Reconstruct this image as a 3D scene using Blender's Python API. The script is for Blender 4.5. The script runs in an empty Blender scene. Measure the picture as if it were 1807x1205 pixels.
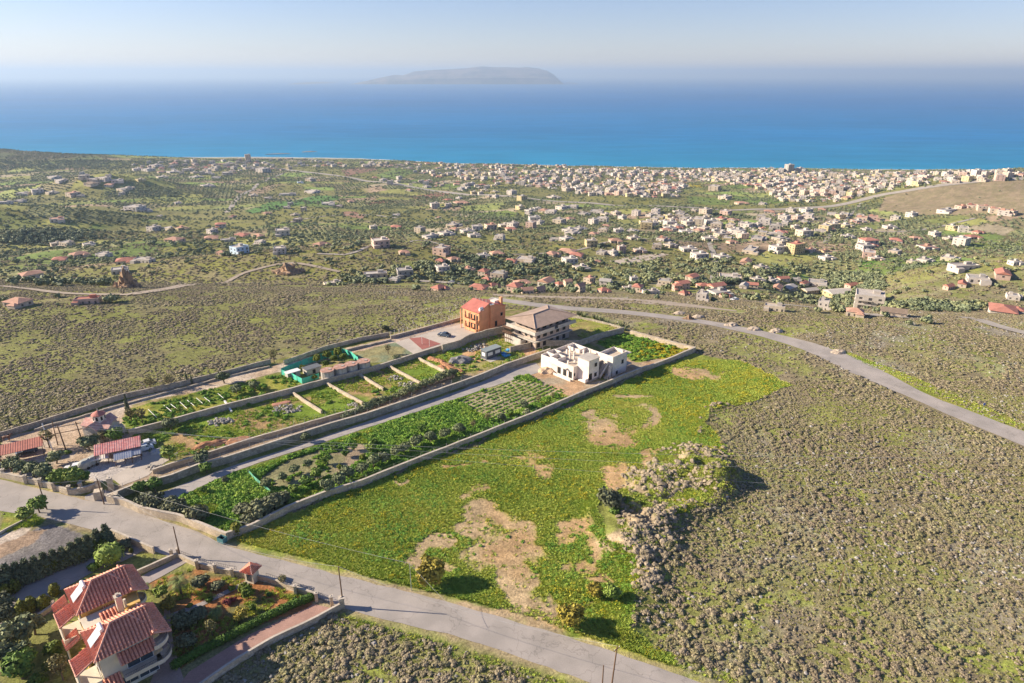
import bpy, bmesh, math, random
import numpy as np
from mathutils import Vector, Matrix
R = math.radians
random.seed(7); rng = np.random.default_rng(7)
sc = bpy.context.scene
COL = bpy.data.collections.new('scene_objects'); sc.collection.children.link(COL)

# ------------------------------------------------------------------ camera, sky, sun, exposure
F = 1204.7; CX = 903.5; CY = 602.5; CAMZ = 80.0
PITCH = math.atan((602.5-130)/F)
cam = bpy.data.objects.new('camera', bpy.data.cameras.new('camera'))
cam.data.lens = 24; cam.data.sensor_width = 36; cam.data.clip_start = 0.5; cam.data.clip_end = 200000
cam.location = (0, 0, CAMZ); cam.rotation_euler = (math.pi/2-PITCH, 0, 0)
COL.objects.link(cam); sc.camera = cam

SUN_EL = R(25); SUN_AZ = R(-84)          # azimuth from +Y towards +X
sd = Vector((math.sin(SUN_AZ)*math.cos(SUN_EL), math.cos(SUN_AZ)*math.cos(SUN_EL), math.sin(SUN_EL)))
w = bpy.data.worlds.new('World'); sc.world = w; w.use_nodes = True
nt = w.node_tree; nt.nodes.clear()
sky = nt.nodes.new('ShaderNodeTexSky'); sky.sky_type = 'NISHITA'; sky.sun_disc = False
sky.sun_elevation = SUN_EL; sky.sun_rotation = SUN_AZ; sky.altitude = 100; sky.air_density = 1.0; sky.dust_density = 0.02; sky.ozone_density = 3.0
bg = nt.nodes.new('ShaderNodeBackground'); bg.inputs[1].default_value = 0.065
wo = nt.nodes.new('ShaderNodeOutputWorld')
tint = nt.nodes.new('ShaderNodeVectorMath'); tint.operation = 'MULTIPLY'; tint.inputs[1].default_value = (.92, .85, 1.03)   # white balance of the sky
nt.links.new(sky.outputs[0], tint.inputs[0]); nt.links.new(tint.outputs[0], bg.inputs[0]); nt.links.new(bg.outputs[0], wo.inputs[0])
sl = bpy.data.lights.new('sun', 'SUN'); sl.energy = 5.0; sl.angle = R(0.6); sl.color = (1.0, 0.86, 0.66)
so = bpy.data.objects.new('sun', sl); COL.objects.link(so)
so.rotation_euler = (-sd).to_track_quat('-Z', 'Y').to_euler()
sc.view_settings.view_transform = 'Standard'; sc.view_settings.look = 'None'
sc.view_settings.gamma = 1; sc.view_settings.use_curve_mapping = False; sc.view_settings.exposure = 1.12
sc.render.engine = 'CYCLES'
sc.cycles.max_bounces = 5; sc.cycles.diffuse_bounces = 3; sc.cycles.glossy_bounces = 2; sc.cycles.transmission_bounces = 2; sc.cycles.volume_bounces = 0
sc.cycles.transparent_max_bounces = 6
try:
    sc.cycles.use_denoising = True; sc.cycles.denoiser = 'OPENIMAGEDENOISE'
except Exception: pass

# ------------------------------------------------------------------ helpers
def link(o, parent=None):
    COL.objects.link(o)
    if parent is not None: o.parent = parent
    return o
def tag(o, label=None, cat=None, group=None, kind=None):
    if label: o['label'] = label
    if cat: o['category'] = cat
    if group: o['group'] = group
    if kind: o['kind'] = kind
    return o
def empty(name, loc=(0,0,0), rz=0, label=None, cat=None, group=None):
    o = bpy.data.objects.new(name, None); COL.objects.link(o)
    o.location = loc; o.rotation_euler = (0,0,rz); o.empty_display_size = .3
    return tag(o, label, cat, group)
def mesh_np(name, V, Fc, mats=None, midx=None, smooth=False):
    """V (n,3); Fc (m,3|4) array or list of tuples"""
    me = bpy.data.meshes.new(name)
    if isinstance(Fc, np.ndarray):
        k = Fc.shape[1]; m = len(Fc)
        me.vertices.add(len(V)); me.vertices.foreach_set('co', np.asarray(V, np.float32).ravel())
        me.loops.add(m*k); me.loops.foreach_set('vertex_index', Fc.astype(np.int32).ravel())
        me.polygons.add(m); me.polygons.foreach_set('loop_start', np.arange(0, m*k, k, dtype=np.int32))
        me.polygons.foreach_set('loop_total', np.full(m, k, np.int32))
        if midx is not None: me.polygons.foreach_set('material_index', np.asarray(midx, np.int32))
        me.polygons.foreach_set('use_smooth', np.full(m, smooth))
        me.update(calc_edges=True)
    else:
        me.from_pydata([tuple(v) for v in V], [], Fc)
        if midx is not None: me.polygons.foreach_set('material_index', np.asarray(midx, np.int32))
        if smooth: me.polygons.foreach_set('use_smooth', np.full(len(me.polygons), True))
        me.update()
    for m_ in (mats or []): me.materials.append(m_)
    return me
class MB:
    """collects shapes; build() links them as ONE mesh object"""
    def __init__(s): s.v=[]; s.f=[]; s.m=[]
    def add(s, vs, fs, mi=0):
        b=len(s.v); s.v += [tuple(v) for v in vs]; s.f += [tuple(i+b for i in f) for f in fs]; s.m += [mi]*len(fs); return s
    def box(s, c, d, rz=0, mi=0, taper=1.0):
        x,y,z = d[0]/2,d[1]/2,d[2]/2; ca,sa=math.cos(rz),math.sin(rz); vs=[]
        for k,(sx,sy,sz) in enumerate([(-1,-1,-1),(1,-1,-1),(1,1,-1),(-1,1,-1),(-1,-1,1),(1,-1,1),(1,1,1),(-1,1,1)]):
            t = taper if sz>0 else 1
            a,b=sx*x*t,sy*y*t; vs.append((c[0]+a*ca-b*sa, c[1]+a*sa+b*ca, c[2]+sz*z))
        return s.add(vs,[(0,3,2,1),(4,5,6,7),(0,1,5,4),(1,2,6,5),(2,3,7,6),(3,0,4,7)],mi)
    def tube(s, p, q, r, r2=None, n=6, mi=0, cap=True):
        p=Vector(p); q=Vector(q); r2 = r if r2 is None else r2
        d=(q-p); 
        if d.length<1e-6: return s
        d.normalize(); u=d.orthogonal().normalized(); v=d.cross(u); vs=[]
        for (c,rr) in ((p,r),(q,r2)):
            for k in range(n):
                a=2*math.pi*k/n; vs.append(c+u*(math.cos(a)*rr)+v*(math.sin(a)*rr))
        fs=[(k,(k+1)%n,n+(k+1)%n,n+k) for k in range(n)]
        if cap: fs += [tuple(range(n-1,-1,-1)), tuple(range(n,2*n))]
        return s.add(vs,fs,mi)
    def cyl(s, c, r, h, n=24, mi=0, r2=None): return s.tube(c,(c[0],c[1],c[2]+h),r,r2,n,mi)
    def prism(s, poly, z0, z1, mi=0):
        n=len(poly); vs=[(x,y,z0) for x,y in poly]+[(x,y,z1) for x,y in poly]
        a=sum(poly[i][0]*poly[(i+1)%n][1]-poly[(i+1)%n][0]*poly[i][1] for i in range(n))
        fs=[(i,(i+1)%n,n+(i+1)%n,n+i) for i in range(n)]+[tuple(range(n-1,-1,-1)),tuple(range(n,2*n))]
        if a<0: fs=[f[::-1] for f in fs]
        return s.add(vs,fs,mi)
    def mesh(s, name, mats):
        return mesh_np(name, s.v, s.f, mats if isinstance(mats,(list,tuple)) else [mats], s.m)
    def build(s, name, mats, parent=None, loc=None, smooth=False):
        o=bpy.data.objects.new(name, s.mesh(name, mats)); link(o,parent)
        if smooth: o.data.polygons.foreach_set('use_smooth',[True]*len(o.data.polygons))
        if loc is not None: o.location=loc
        return o
def kids(o): return KIDS.get(o.name, ()) if False else [c for c in o.children]
def copy_tree(o, parent=None):
    c=o.copy(); COL.objects.link(c)
    if parent is not None: c.parent=parent
    for ch in o.children: copy_tree(ch,c)
    return c

# value noise / fbm in numpy
_perm = rng.permutation(4096); _val = rng.random(4096)
def vnoise(x, y, seed=0):
    xi=np.floor(x).astype(np.int64); yi=np.floor(y).astype(np.int64); xf=x-xi; yf=y-yi
    xf=xf*xf*(3-2*xf); yf=yf*yf*(3-2*yf)
    h=lambda a,b: _val[_perm[(_perm[(a+seed*71)&4095]+b)&4095]]
    return (h(xi,yi)*(1-xf)+h(xi+1,yi)*xf)*(1-yf)+(h(xi,yi+1)*(1-xf)+h(xi+1,yi+1)*xf)*yf
def fbm(x, y, s=1.0, oct=4, seed=0):
    x=np.asarray(x,float)/s; y=np.asarray(y,float)/s; a=0; amp=.5; t=0
    for k in range(oct):
        a=a+amp*vnoise(x,y,seed+k); t+=amp; x=x*2.03+13.1; y=y*2.03+7.7; amp*=.5
    return a/t
def sstep(a,b,x):
    t=np.clip((x-a)/(b-a),0,1); return t*t*(3-2*t)
def inpoly(X,Y,P):
    P=np.asarray(P,float); r=np.zeros(np.shape(X),bool); n=len(P); j=n-1
    for i in range(n):
        xi,yi=P[i]; xj,yj=P[j]
        if yi!=yj:
            c=((yi>Y)!=(yj>Y))&(X<(xj-xi)*(Y-yi)/(yj-yi)+xi); r^=c
        j=i
    return r
def dpoly(X,Y,P,closed=False):
    """distance to polyline"""
    P=np.asarray(P,float); d=np.full(np.shape(X),1e9)
    for i in range(len(P)-(0 if closed else 1)):
        a=P[i]; b=P[(i+1)%len(P)]; ab=b-a; L=max((ab**2).sum(),1e-9)
        t=np.clip(((X-a[0])*ab[0]+(Y-a[1])*ab[1])/L,0,1)
        d=np.minimum(d,np.hypot(X-a[0]-t*ab[0],Y-a[1]-t*ab[1]))
    return d
# a viewing ray of the photograph -> a point on the ground (used once, to place things in the world)
cP,sP=math.cos(PITCH),math.sin(PITCH)
def ray(px,py):
    u=(np.asarray(px,float)-CX)/F; v=(CY-np.asarray(py,float))/F
    return u, cP+v*sP, -sP+v*cP
def onz(px,py,z=0.0):
    dx,dy,dz=ray(px,py); t=(z-CAMZ)/dz
    return dx*t, dy*t
SEA=-180.0
cx_=np.array([-1900,-1500,-1100,-760,-420,-190,200,500,900,1500,2500.]); cy_=np.array([2330,2330,2340,2330,2280,2190,2120,2080,2050,2030,2030.])
def coast(X):
    X=np.asarray(X,float); return np.interp(X,cx_,cy_)+18*(fbm(X,X*0+3,90,3,5)-.5)*2
PY=np.array([-200,0,225,262,300,400,600,900,1300,1700,1960,2080,2125,2300,3000.]); PZ=np.array([4,0,-.5,-5,-15,-42,-70,-100,-130,-154,-171,-177,-182,-186,-186.])
_ys=np.arange(-200,3000,4.0); _zs=np.interp(_ys,PY,PZ)
_k=np.exp(-np.linspace(-2.2,2.2,9)**2); _k/=_k.sum(); _zs=np.convolve(np.pad(_zs,4,'edge'),_k,'valid')
def Z0(X,Y):
    X=np.asarray(X,float); Y=np.asarray(Y,float)
    c=coast(X); f=sstep(500,1900,Y); Yn=Y*(1-f)+f*(Y*2110.0/c)
    # plateau rim runs nearer on the right
    rim=np.interp(X,[-300,-150,0,60,140,260],[18,14,6,0,-18,-40])
    Yn=Yn-rim*sstep(120,220,Y)*(1-sstep(330,520,Y))
    return np.interp(Yn,_ys,_zs)
def march(px,py,fn):
    dx,dy,dz=[np.atleast_1d(a).astype(float) for a in ray(px,py)]
    t=np.full(dx.shape,60.0); done=np.zeros(dx.shape,bool); tp=t.copy()
    for k in range(600):
        z=CAMZ+dz*t; h=z-fn(dx*t,dy*t); hit=(h<=0)|(t>2900)
        done|=hit
        if done.all(): break
        tp=np.where(done,tp,t); t=np.where(done,t,t+np.maximum(.6,np.maximum(h*.8,t*.006)))
    lo,hi=tp,t
    for k in range(14):
        m=(lo+hi)/2; h=CAMZ+dz*m-fn(dx*m,dy*m); hi=np.where(h<=0,m,hi); lo=np.where(h<=0,lo,m)
    return dx*hi,dy*hi
HAZE=7.2e-5
# ------------------------------------------------------------------ materials
def nodes_mat(name):
    m=bpy.data.materials.new(name); m.use_nodes=True; t=m.node_tree; t.nodes.clear()
    o=t.nodes.new('ShaderNodeOutputMaterial'); b=t.nodes.new('ShaderNodeBsdfPrincipled'); t.links.new(b.outputs[0],o.inputs[0])
    return m,t,b
def N(t,kind,**kw):
    n=t.nodes.new(kind)
    for k,v in kw.items():
        if k.startswith('i_'): n.inputs[k[2:].replace('_',' ')].default_value=v
        else: setattr(n,k,v)
    return n
def ramp(t,fac,stops):
    r=t.nodes.new('ShaderNodeValToRGB'); e=r.color_ramp.elements
    while len(e)<len(stops): e.new(.5)
    for el,(p,c) in zip(e,stops): el.position=p; el.color=(*c,1) if len(c)==3 else c
    t.links.new(fac,r.inputs[0]); return r.outputs[0]
def mulnoise(t,col,vec,scale,lo,hi,detail=3,rough=.6):
    n=N(t,'ShaderNodeTexNoise'); n.inputs['Scale'].default_value=scale; n.inputs['Detail'].default_value=detail; n.inputs['Roughness'].default_value=rough
    t.links.new(vec,n.inputs['Vector'])
    mr=N(t,'ShaderNodeMapRange'); mr.inputs[1].default_value=.3; mr.inputs[2].default_value=.7; mr.inputs[3].default_value=lo; mr.inputs[4].default_value=hi
    t.links.new(n.outputs[0],mr.inputs[0])
    v=N(t,'ShaderNodeVectorMath',operation='SCALE'); t.links.new(col,v.inputs[0]); t.links.new(mr.outputs[0],v.inputs['Scale'])
    return v.outputs[0],n
def bump(t,b,h,strength,dist=.1):
    bp=N(t,'ShaderNodeBump'); bp.inputs['Strength'].default_value=strength; bp.inputs['Distance'].default_value=dist
    t.links.new(h,bp.inputs['Height']); t.links.new(bp.outputs[0],b.inputs['Normal'])
MATS={}
def pm(name,c,rough=.85,var=.25,scale=3.0,bmp=.3,bdist=.03,spec=.3,c2=None,metal=0,stretch=None,coord='obj',big=.12):
    """plain procedural surface: base colour, two scales of wear, fine relief"""
    if name in MATS: return MATS[name]
    m,t,b=nodes_mat(name)
    if coord=='obj': tc=N(t,'ShaderNodeTexCoord'); vec=tc.outputs['Object']
    else: g=N(t,'ShaderNodeNewGeometry'); vec=g.outputs['Position']
    if stretch: mp=N(t,'ShaderNodeMapping'); mp.inputs['Scale'].default_value=stretch; t.links.new(vec,mp.inputs[0]); vec=mp.outputs[0]
    if c=='OBJ': oi=N(t,'ShaderNodeObjectInfo'); col=oi.outputs['Color']
    elif c2 is not None:
        n0=N(t,'ShaderNodeTexNoise'); n0.inputs['Scale'].default_value=scale*.6; n0.inputs['Detail'].default_value=4; t.links.new(vec,n0.inputs['Vector'])
        col=ramp(t,n0.outputs[0],[(.4,c),(.6,c2)])
    else: rg=N(t,'ShaderNodeRGB'); rg.outputs[0].default_value=(*c,1); col=rg.outputs[0]
    col,n=mulnoise(t,col,vec,scale,1-var,1+var,5,.65)
    col,_=mulnoise(t,col,vec,.35,1-big,1+big,2)
    t.links.new(col,b.inputs['Base Color']); b.inputs['Roughness'].default_value=rough
    b.inputs['Specular IOR Level'].default_value=spec; b.inputs['Metallic'].default_value=metal
    if bmp: bump(t,b,n.outputs[0],bmp,bdist)
    MATS[name]=m; return m
def leafmat(name,stops,seed=0,patch=.06,rough=.7,lv=.4):
    """foliage: colour differs from plant to plant and leaf to leaf"""
    if name in MATS: return MATS[name]
    stops=[(q,tuple(v*1.15 for v in c)) for q,c in stops]
    m,t,b=nodes_mat(name)
    oi=N(t,'ShaderNodeObjectInfo'); wn=N(t,'ShaderNodeTexWhiteNoise',noise_dimensions='3D')
    g=N(t,'ShaderNodeNewGeometry'); n=N(t,'ShaderNodeTexNoise'); n.inputs['Scale'].default_value=patch; n.inputs['Detail'].default_value=4
    t.links.new(g.outputs['Position'],n.inputs['Vector'])
    a=N(t,'ShaderNodeMath',operation='MULTIPLY_ADD'); t.links.new(oi.outputs['Random'],a.inputs[0]); a.inputs[1].default_value=.5
    mm=N(t,'ShaderNodeMath',operation='MULTIPLY_ADD'); t.links.new(n.outputs[0],mm.inputs[0]); mm.inputs[1].default_value=1.3; mm.inputs[2].default_value=-.4
    t.links.new(mm.outputs[0],a.inputs[2])
    col=ramp(t,a.outputs[0],stops)
    rp=N(t,'ShaderNodeMapRange'); rp.inputs[3].default_value=1-lv; rp.inputs[4].default_value=1+lv; t.links.new(g.outputs['Random Per Island'],rp.inputs[0])
    v=N(t,'ShaderNodeVectorMath',operation='SCALE'); t.links.new(col,v.inputs[0]); t.links.new(rp.outputs[0],v.inputs['Scale'])
    t.links.new(v.outputs[0],b.inputs['Base Color']); b.inputs['Roughness'].default_value=rough; b.inputs['Specular IOR Level'].default_value=.25
    MATS[name]=m; return m

# ------------------------------------------------------------------ the lie of the land
def resample0(Pt,n):
    Pt=np.asarray(Pt,float); s=np.concatenate([[0],np.cumsum(np.hypot(*np.diff(Pt,axis=0).T))]); u=np.linspace(0,s[-1],n); return np.stack([np.interp(u,s,Pt[:,k]) for k in (0,1)],1)
def G2(X,Y,c,rx,ry,h,rot=0):
    a=math.cos(rot); b=math.sin(rot); dx=X-c[0]; dy=Y-c[1]; u=(dx*a+dy*b)/rx; v=(-dx*b+dy*a)/ry
    return h*np.exp(-(u*u+v*v))
P0=lambda px,py:(lambda q:(float(q[0]),float(q[1])))(onz(px,py,0))
BERM=[P0(*p) for p in [(1105,1105),(1128,1060),(1143,1010),(1110,965),(1150,925),(1205,905),(1262,880),(1275,840)]]
MOUND=[(P0(1170,850),8,7,1.5),(P0(1235,830),6,6,2.0),(P0(1140,890),6,5,1.1),(P0(1225,800),9,5,.9),(P0(1085,900),6,4,1.0),(P0(1266,850),3.5,5,1.7),(P0(1115,925),7,6,1.0),(P0(1170,955),5,6,1.0),(P0(1100,960),6,5,1.0)]
STEP=[P0(*p) for p in [(1235,765),(1240,735),(1265,712),(1330,695)]]
def Z(X,Y):
    X=np.asarray(X,float); Y=np.asarray(Y,float); z=Z0(X,Y)
    far=sstep(380,620,Y)
    z=z+far*(fbm(X,Y,240,3,11)-.5)*26*(1-sstep(1500,1950,Y))
    z=z+G2(X,Y,(-1700,1950),520,150,58)+G2(X,Y,(-1050,2050),240,80,12)
    z=z+G2(X,Y,(-760,1290),130,60,34,.2)+G2(X,Y,(-600,800),140,70,30,.3)+G2(X,Y,(-480,690),90,40,14,.3)
    z=z+G2(X,Y,(1010,1130),360,210,66,-.15)+G2(X,Y,(760,880),180,90,18)
    z=z+G2(X,Y,(395,430),130,50,24)+G2(X,Y,(520,560),120,60,10)-G2(X,Y,(222,455),34,90,20,-.35)
    z=z-G2(X,Y,(-300,372),70,17,13,.12)+G2(X,Y,(-170,470),120,45,12)+G2(X,Y,(-90,520),80,40,12)
    z=z+G2(X,Y,(-330,330),120,26,3)
    near=1-sstep(250,330,Y)
    z=z+near*(fbm(X,Y,60,3,3)-.5)*1.6*sstep(120,170,np.hypot(X*.6+0,Y-40))
    z=z+(fbm(X,Y,9,3,31)-.5)*.5*sstep(10,60,X-(Y-80)*.3)*near
    if True:
        m=(Y>60)&(Y<330)&(X>-40)&(X<120)
        if np.any(m):
            Xm=X[m] if X.ndim else X; Ym=Y[m] if Y.ndim else Y
            d=dpoly(Xm,Ym,BERM); side=1.1*np.exp(-(d/3.0)**2)*(.6+.8*fbm(Xm,Ym,3,2,21))
            e=dpoly(Xm,Ym,STEP); side=side+.45*np.exp(-(e/2.0)**2)
            mo=0
            for c,a,b_,h in MOUND: mo=mo+G2(Xm,Ym,c,a,b_,h)
            side=side+mo*(.3+1.4*fbm(Xm,Ym,2.6,4,23))
            if z.ndim: z=z.copy(); z[m]+=side
            else: z=z+float(side)
    return z
def P(px,py): 
    x,y=march(px,py,Z); return np.stack([x,y],1) if np.ndim(px) else (float(x[0]),float(y[0]))
def PL(L): 
    a=np.array(L,float); x,y=march(a[:,0],a[:,1],Z); return np.stack([x,y],1)
def zz(x,y): return float(Z(np.array([x]),np.array([y]))[0])
def gp(px,py,dz=0): x,y=P(px,py); return Vector((x,y,zz(x,y)+dz))
def proj(x,y,z):
    f=y*cP-(z-CAMZ)*sP; up=y*sP+(z-CAMZ)*cP; return CX+F*x/f, CY-F*up/f

# colours of the ground
C_=lambda *c: np.array(c,float)
SCR=C_(.21,.175,.11); SCR2=C_(.21,.215,.07); GRN=C_(.18,.21,.045); GRN2=C_(.26,.27,.045); DGR=C_(.09,.15,.02)
EAR=C_(.44,.31,.20); PALE=C_(.42,.345,.27); ORA=C_(.42,.20,.09); RED=C_(.30,.10,.055); BRN=C_(.20,.12,.07)
rows=np.concatenate([np.linspace(-160,58,14), 60+np.cumsum(np.concatenate([np.full(330,.5),np.full(140,.9)])), ])
y=rows[-1]; L=[]
st=1.0
while y<2260: st=min(st*1.012,9.0); y+=st; L.append(y)
rows=np.concatenate([rows,L]); rows=np.append(rows,[2400,2700]); NC=600
U=np.linspace(-1,1,NC); WY=np.maximum(rows,60)*.86+62
GX=U[None,:]*WY[:,None]; GY=np.repeat(rows[:,None],NC,1); X=GX.ravel(); Y=GY.ravel(); ZZ=Z(X,Y)
print('terrain verts',len(X))
ZG=ZZ.reshape(len(rows),NC); Z_exact=Z
def Z(x,y):
    """height of the ground mesh itself"""
    x=np.asarray(x,float); y=np.asarray(y,float); r=np.clip(np.searchsorted(rows,y)-1,0,len(rows)-2); fy=np.clip((y-rows[r])/(rows[r+1]-rows[r]),0,1)
    W0=WY[r]*(1-fy)+WY[r+1]*fy; c=np.clip((x/W0+1)*.5*(NC-1),0,NC-1.001); ci=c.astype(int); fx=c-ci
    return (ZG[r,ci]*(1-fx)+ZG[r,ci+1]*fx)*(1-fy)+(ZG[r+1,ci]*(1-fx)+ZG[r+1,ci+1]*fx)*fy
# -- regions, as outlines on the ground
REG={k:PL(v) for k,v in dict(
 field=[(405,955),(444,940),(507,910),(571,886),(700,838),(780,806),(864,772),(950,738),(1024,706),(1100,673),(1180,644),(1227,625),(1300,636),(1360,660),(1392,680),(1372,695),(1325,708),(1262,725),(1245,745),(1262,775),(1282,800),(1285,850),(1250,880),(1190,915),(1118,965),(1140,1010),(1124,1060),(1105,1110),(1180,1160),(1250,1206),(1150,1215),(1000,1125),(800,1067),(600,1020),(427,972)],
 compound=[(0,764),(89,738),(217,697),(400,657),(477,637),(574,613),(686,590),(788,566),(820,545),(900,545),(1010,555),(1113,586),(1227,617),(1180,640),(1024,700),(864,768),(700,832),(571,880),(405,950),(240,900),(175,880),(0,844)],
 wtrack=[(0,806),(0,775),(110,745),(217,708),(240,700),(330,683),(470,650),(500,640),(686,597),(700,603),(500,655),(345,692),(260,706),(232,716),(228,740),(226,764),(300,760),(170,850),(0,840)],
 gar1=[(226,722),(262,712),(345,693),(395,682),(497,660),(540,672),(517,684),(400,715),(226,760),(215,745)],
 plots=[(230,770),(400,724),(517,690),(632,661),(731,632),(800,615),(850,590),(890,590),(970,622),(889,646),(798,662),(607,729),(451,773),(300,812),(268,800)],
 gyard=[(150,842),(175,850),(250,838),(285,818),(300,800),(262,785),(200,800),(150,815),(130,828)],
 earthbank=[(176,868),(270,832),(352,808),(451,775),(607,731),(749,681),(798,664),(798,680),(724,705),(574,751),(451,791),(352,820),(240,854),(190,876)],
 gard=[(300,885),(400,838),(520,798),(680,744),(770,705),(860,672),(940,655),(1030,700),(864,770),(700,834),(571,880),(500,905),(444,930),(405,950),(340,925)],
 lush=[(640,770),(780,715),(850,735),(865,755),(770,800),(700,815)],
 bare1=[(455,845),(500,815),(600,780),(650,785),(660,800),(600,835),(520,860),(470,862)],
 veg=[(808,708),(905,668),(940,672),(1000,690),(870,742)],
 hyard=[(860,672),(889,652),(940,640),(985,650),(1040,675),(1100,668),(1180,634),(1170,622),(1090,640),(1100,650),(1030,698),(1000,700),(930,662)],
 nyard=[(800,640),(830,602),(890,580),(960,625),(1010,615),(975,628),(889,648),(830,660),(800,655)],
 green1=[(1000,560),(1040,558),(1113,583),(1090,590),(1030,600),(1012,585)],
 green2=[(1050,606),(1085,592),(1113,588),(1200,612),(1180,630),(1120,640),(1090,620)],
 yellow2=[(1130,606),(1185,602),(1215,615),(1185,633),(1125,635)],
 plaza=[(690,597),(790,570),(830,572),(850,585),(811,603),(731,626),(712,620),(700,605)],
 court=[(720,597),(745,594),(778,608),(745,617)],
 fadedfield=[(625,622),(700,603),(735,625),(684,640),(645,640)],
 verge2=[(1390,608),(1480,630),(1560,668),(1640,705),(1807,768),(1807,745),(1700,702),(1600,660),(1500,622),(1400,598)],
 slope=[(0,545),(0,500),(250,470),(420,440),(600,425),(700,470),(620,500),(420,505),(250,520)],
 leftlot=[(0,901),(55,908),(80,918),(58,930),(40,930),(0,942)],
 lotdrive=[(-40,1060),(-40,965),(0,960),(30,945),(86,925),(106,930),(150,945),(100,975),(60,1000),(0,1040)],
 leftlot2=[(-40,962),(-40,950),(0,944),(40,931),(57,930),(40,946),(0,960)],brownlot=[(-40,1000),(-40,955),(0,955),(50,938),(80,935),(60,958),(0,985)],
 vgarden=[(262,1025),(345,1003),(470,1030),(555,1055),(545,1075),(440,1105),(310,1185),(300,1130),(290,1060),(262,1050)],
 hill_r=[(1550,372),(1560,350),(1600,335),(1720,322),(1840,318),(1840,378),(1790,380),(1650,380)],
 hill_r2=[(1340,545),(1500,500),(1600,500),(1700,490),(1840,480),(1840,560),(1500,560)],
).items()}
jx=(fbm(X,Y,5,3,41)-.5)*3.0; jy=(fbm(X,Y,5,3,47)-.5)*3.0
def rmask(name,jit=1.0,grow=None):
    return inpoly(X+jx*jit,Y+jy*jit,REG[name])
n1=fbm(X,Y,22,4,51); n2=fbm(X,Y,6,4,53); n3=fbm(X,Y,2.2,3,57); n4=fbm(X,Y,70,4,59)
def mixc(a,b,t): t=np.clip(t,0,1)[:,None]; return a*(1-t)+b*t
col=mixc(SCR[None],SCR2[None],sstep(.38,.54,n1*.5+n2*.5)); col=mixc(col,C_(.20,.23,.045)[None],sstep(.56,.68,fbm(X,Y,11,4,67)*.6+n3*.4)*.9)
col=mixc(col,C_(.26,.235,.19)[None],sstep(.5,.75,fbm(X,Y,14,4,61))*.6*(X>0))
# left plateau is greener
col=mixc(col,C_(.15,.15,.055)[None],sstep(0,-60,X)*.5)
# ---- far valley: parcels
fm=Y>330
Xf=X[fm]; Yf=Y[fm]
wx=Xf+(fbm(Xf,Yf,160,2,71)-.5)*120; wy=Yf+(fbm(Xf,Yf,160,2,73)-.5)*120
def parcels(xx,yy):
    a=.35; u=(xx*math.cos(a)+yy*math.sin(a))/70; v=(-xx*math.sin(a)+yy*math.cos(a))/46
    r=np.floor(v); u2=u+_val[_perm[(r.astype(int)*37)&4095]]*3; c=np.floor(u2)
    idx=_perm[(_perm[(c.astype(int))&4095]+r.astype(int))&4095]
    return idx, u2-c, v-r, c, r
pid,fu,fv,_,_=parcels(wx,wy)
rv=_val[pid]
PC=np.array([[.17,.17,.075],[.19,.17,.09],[.15,.165,.065],[.15,.20,.055],[.19,.21,.07],[.25,.185,.125],[.25,.21,.14],[.18,.18,.085],[.20,.20,.065],[.20,.175,.10]])
pt=(rv*10).astype(int)
fc=PC[pt]*(.85+.65*_val[(pid*7+3)&4095])[:,None]*(.75+.5*fbm(Xf,Yf,14,3,75))[:,None]
edge=np.minimum(np.minimum(fu,1-fu)*70,np.minimum(fv,1-fv)*46)
fc=np.where((edge<2.5)[:,None],fc*.75+C_(.03,.02,.01),fc)
band=sstep(395,470,Yf); base=col[fm]
# rough uncultivated hillsides
wild=sstep(.5,.6,fbm(Xf,Yf,190,3,77)+.12*sstep(700,450,Yf))
fc=mixc(fc,(mixc(C_(.17,.155,.075)[None],C_(.19,.19,.05)[None],fbm(Xf,Yf,30,4,79))),wild)
base=mixc(base,fc,band)
# shoreline sand / promenade
cd=coast(Xf)-Yf; base=mixc(base,C_(.40,.36,.30)[None],sstep(22,8,cd))
hl=np.exp(-(((Xf+1700)/560)**2+((Yf-1930)/170)**2)); base=mixc(base,C_(.085,.08,.05)[None],sstep(.2,.5,hl)*.8)
hr=np.exp(-(((Xf-1010)/330)**2+((Yf-1110)/190)**2)); base=mixc(base,mixc(C_(.22,.185,.12)[None],C_(.17,.15,.08)[None],fbm(Xf,Yf,40,4,81)),sstep(.3,.5,hr))
col[fm]=base
def paint(name,c,c2=None,jit=1.0,amt=1.0,noise=None,lo=.4,hi=.6):
    m=rmask(name,jit)
    if c2 is None: cc=np.repeat(c[None],m.sum(),0)
    else: cc=mixc(c[None],c2[None],sstep(lo,hi,(noise if noise is not None else n2)[m]))
    col[m]=col[m]*(1-amt)+cc*amt
    return m
paint('hill_r',C_(.25,.195,.125),C_(.21,.175,.10),3,1); paint('slope',C_(.22,.19,.10),C_(.20,.20,.05),3,.75)
paint('hill_r2',C_(.19,.17,.10),C_(.16,.17,.06),2,.8)
cmp_=paint('compound',C_(.16,.17,.045),C_(.28,.21,.12),.2,1,n1*.5+n3*.5)
def inF(x,y): return inpoly(x+(fbm(x,y,6,3,501)-.5)*5,y+(fbm(x,y,6,3,503)-.5)*5,REG['field'])
F_=inF(X,Y)
g=mixc(GRN[None],GRN2[None],sstep(.4,.62,n2*.6+n1*.4)[F_]); g=mixc(g,DGR[None],sstep(.56,.68,fbm(X,Y,4,4,83)[F_])*.7)
col[F_]=g
EARTH=[]
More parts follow.
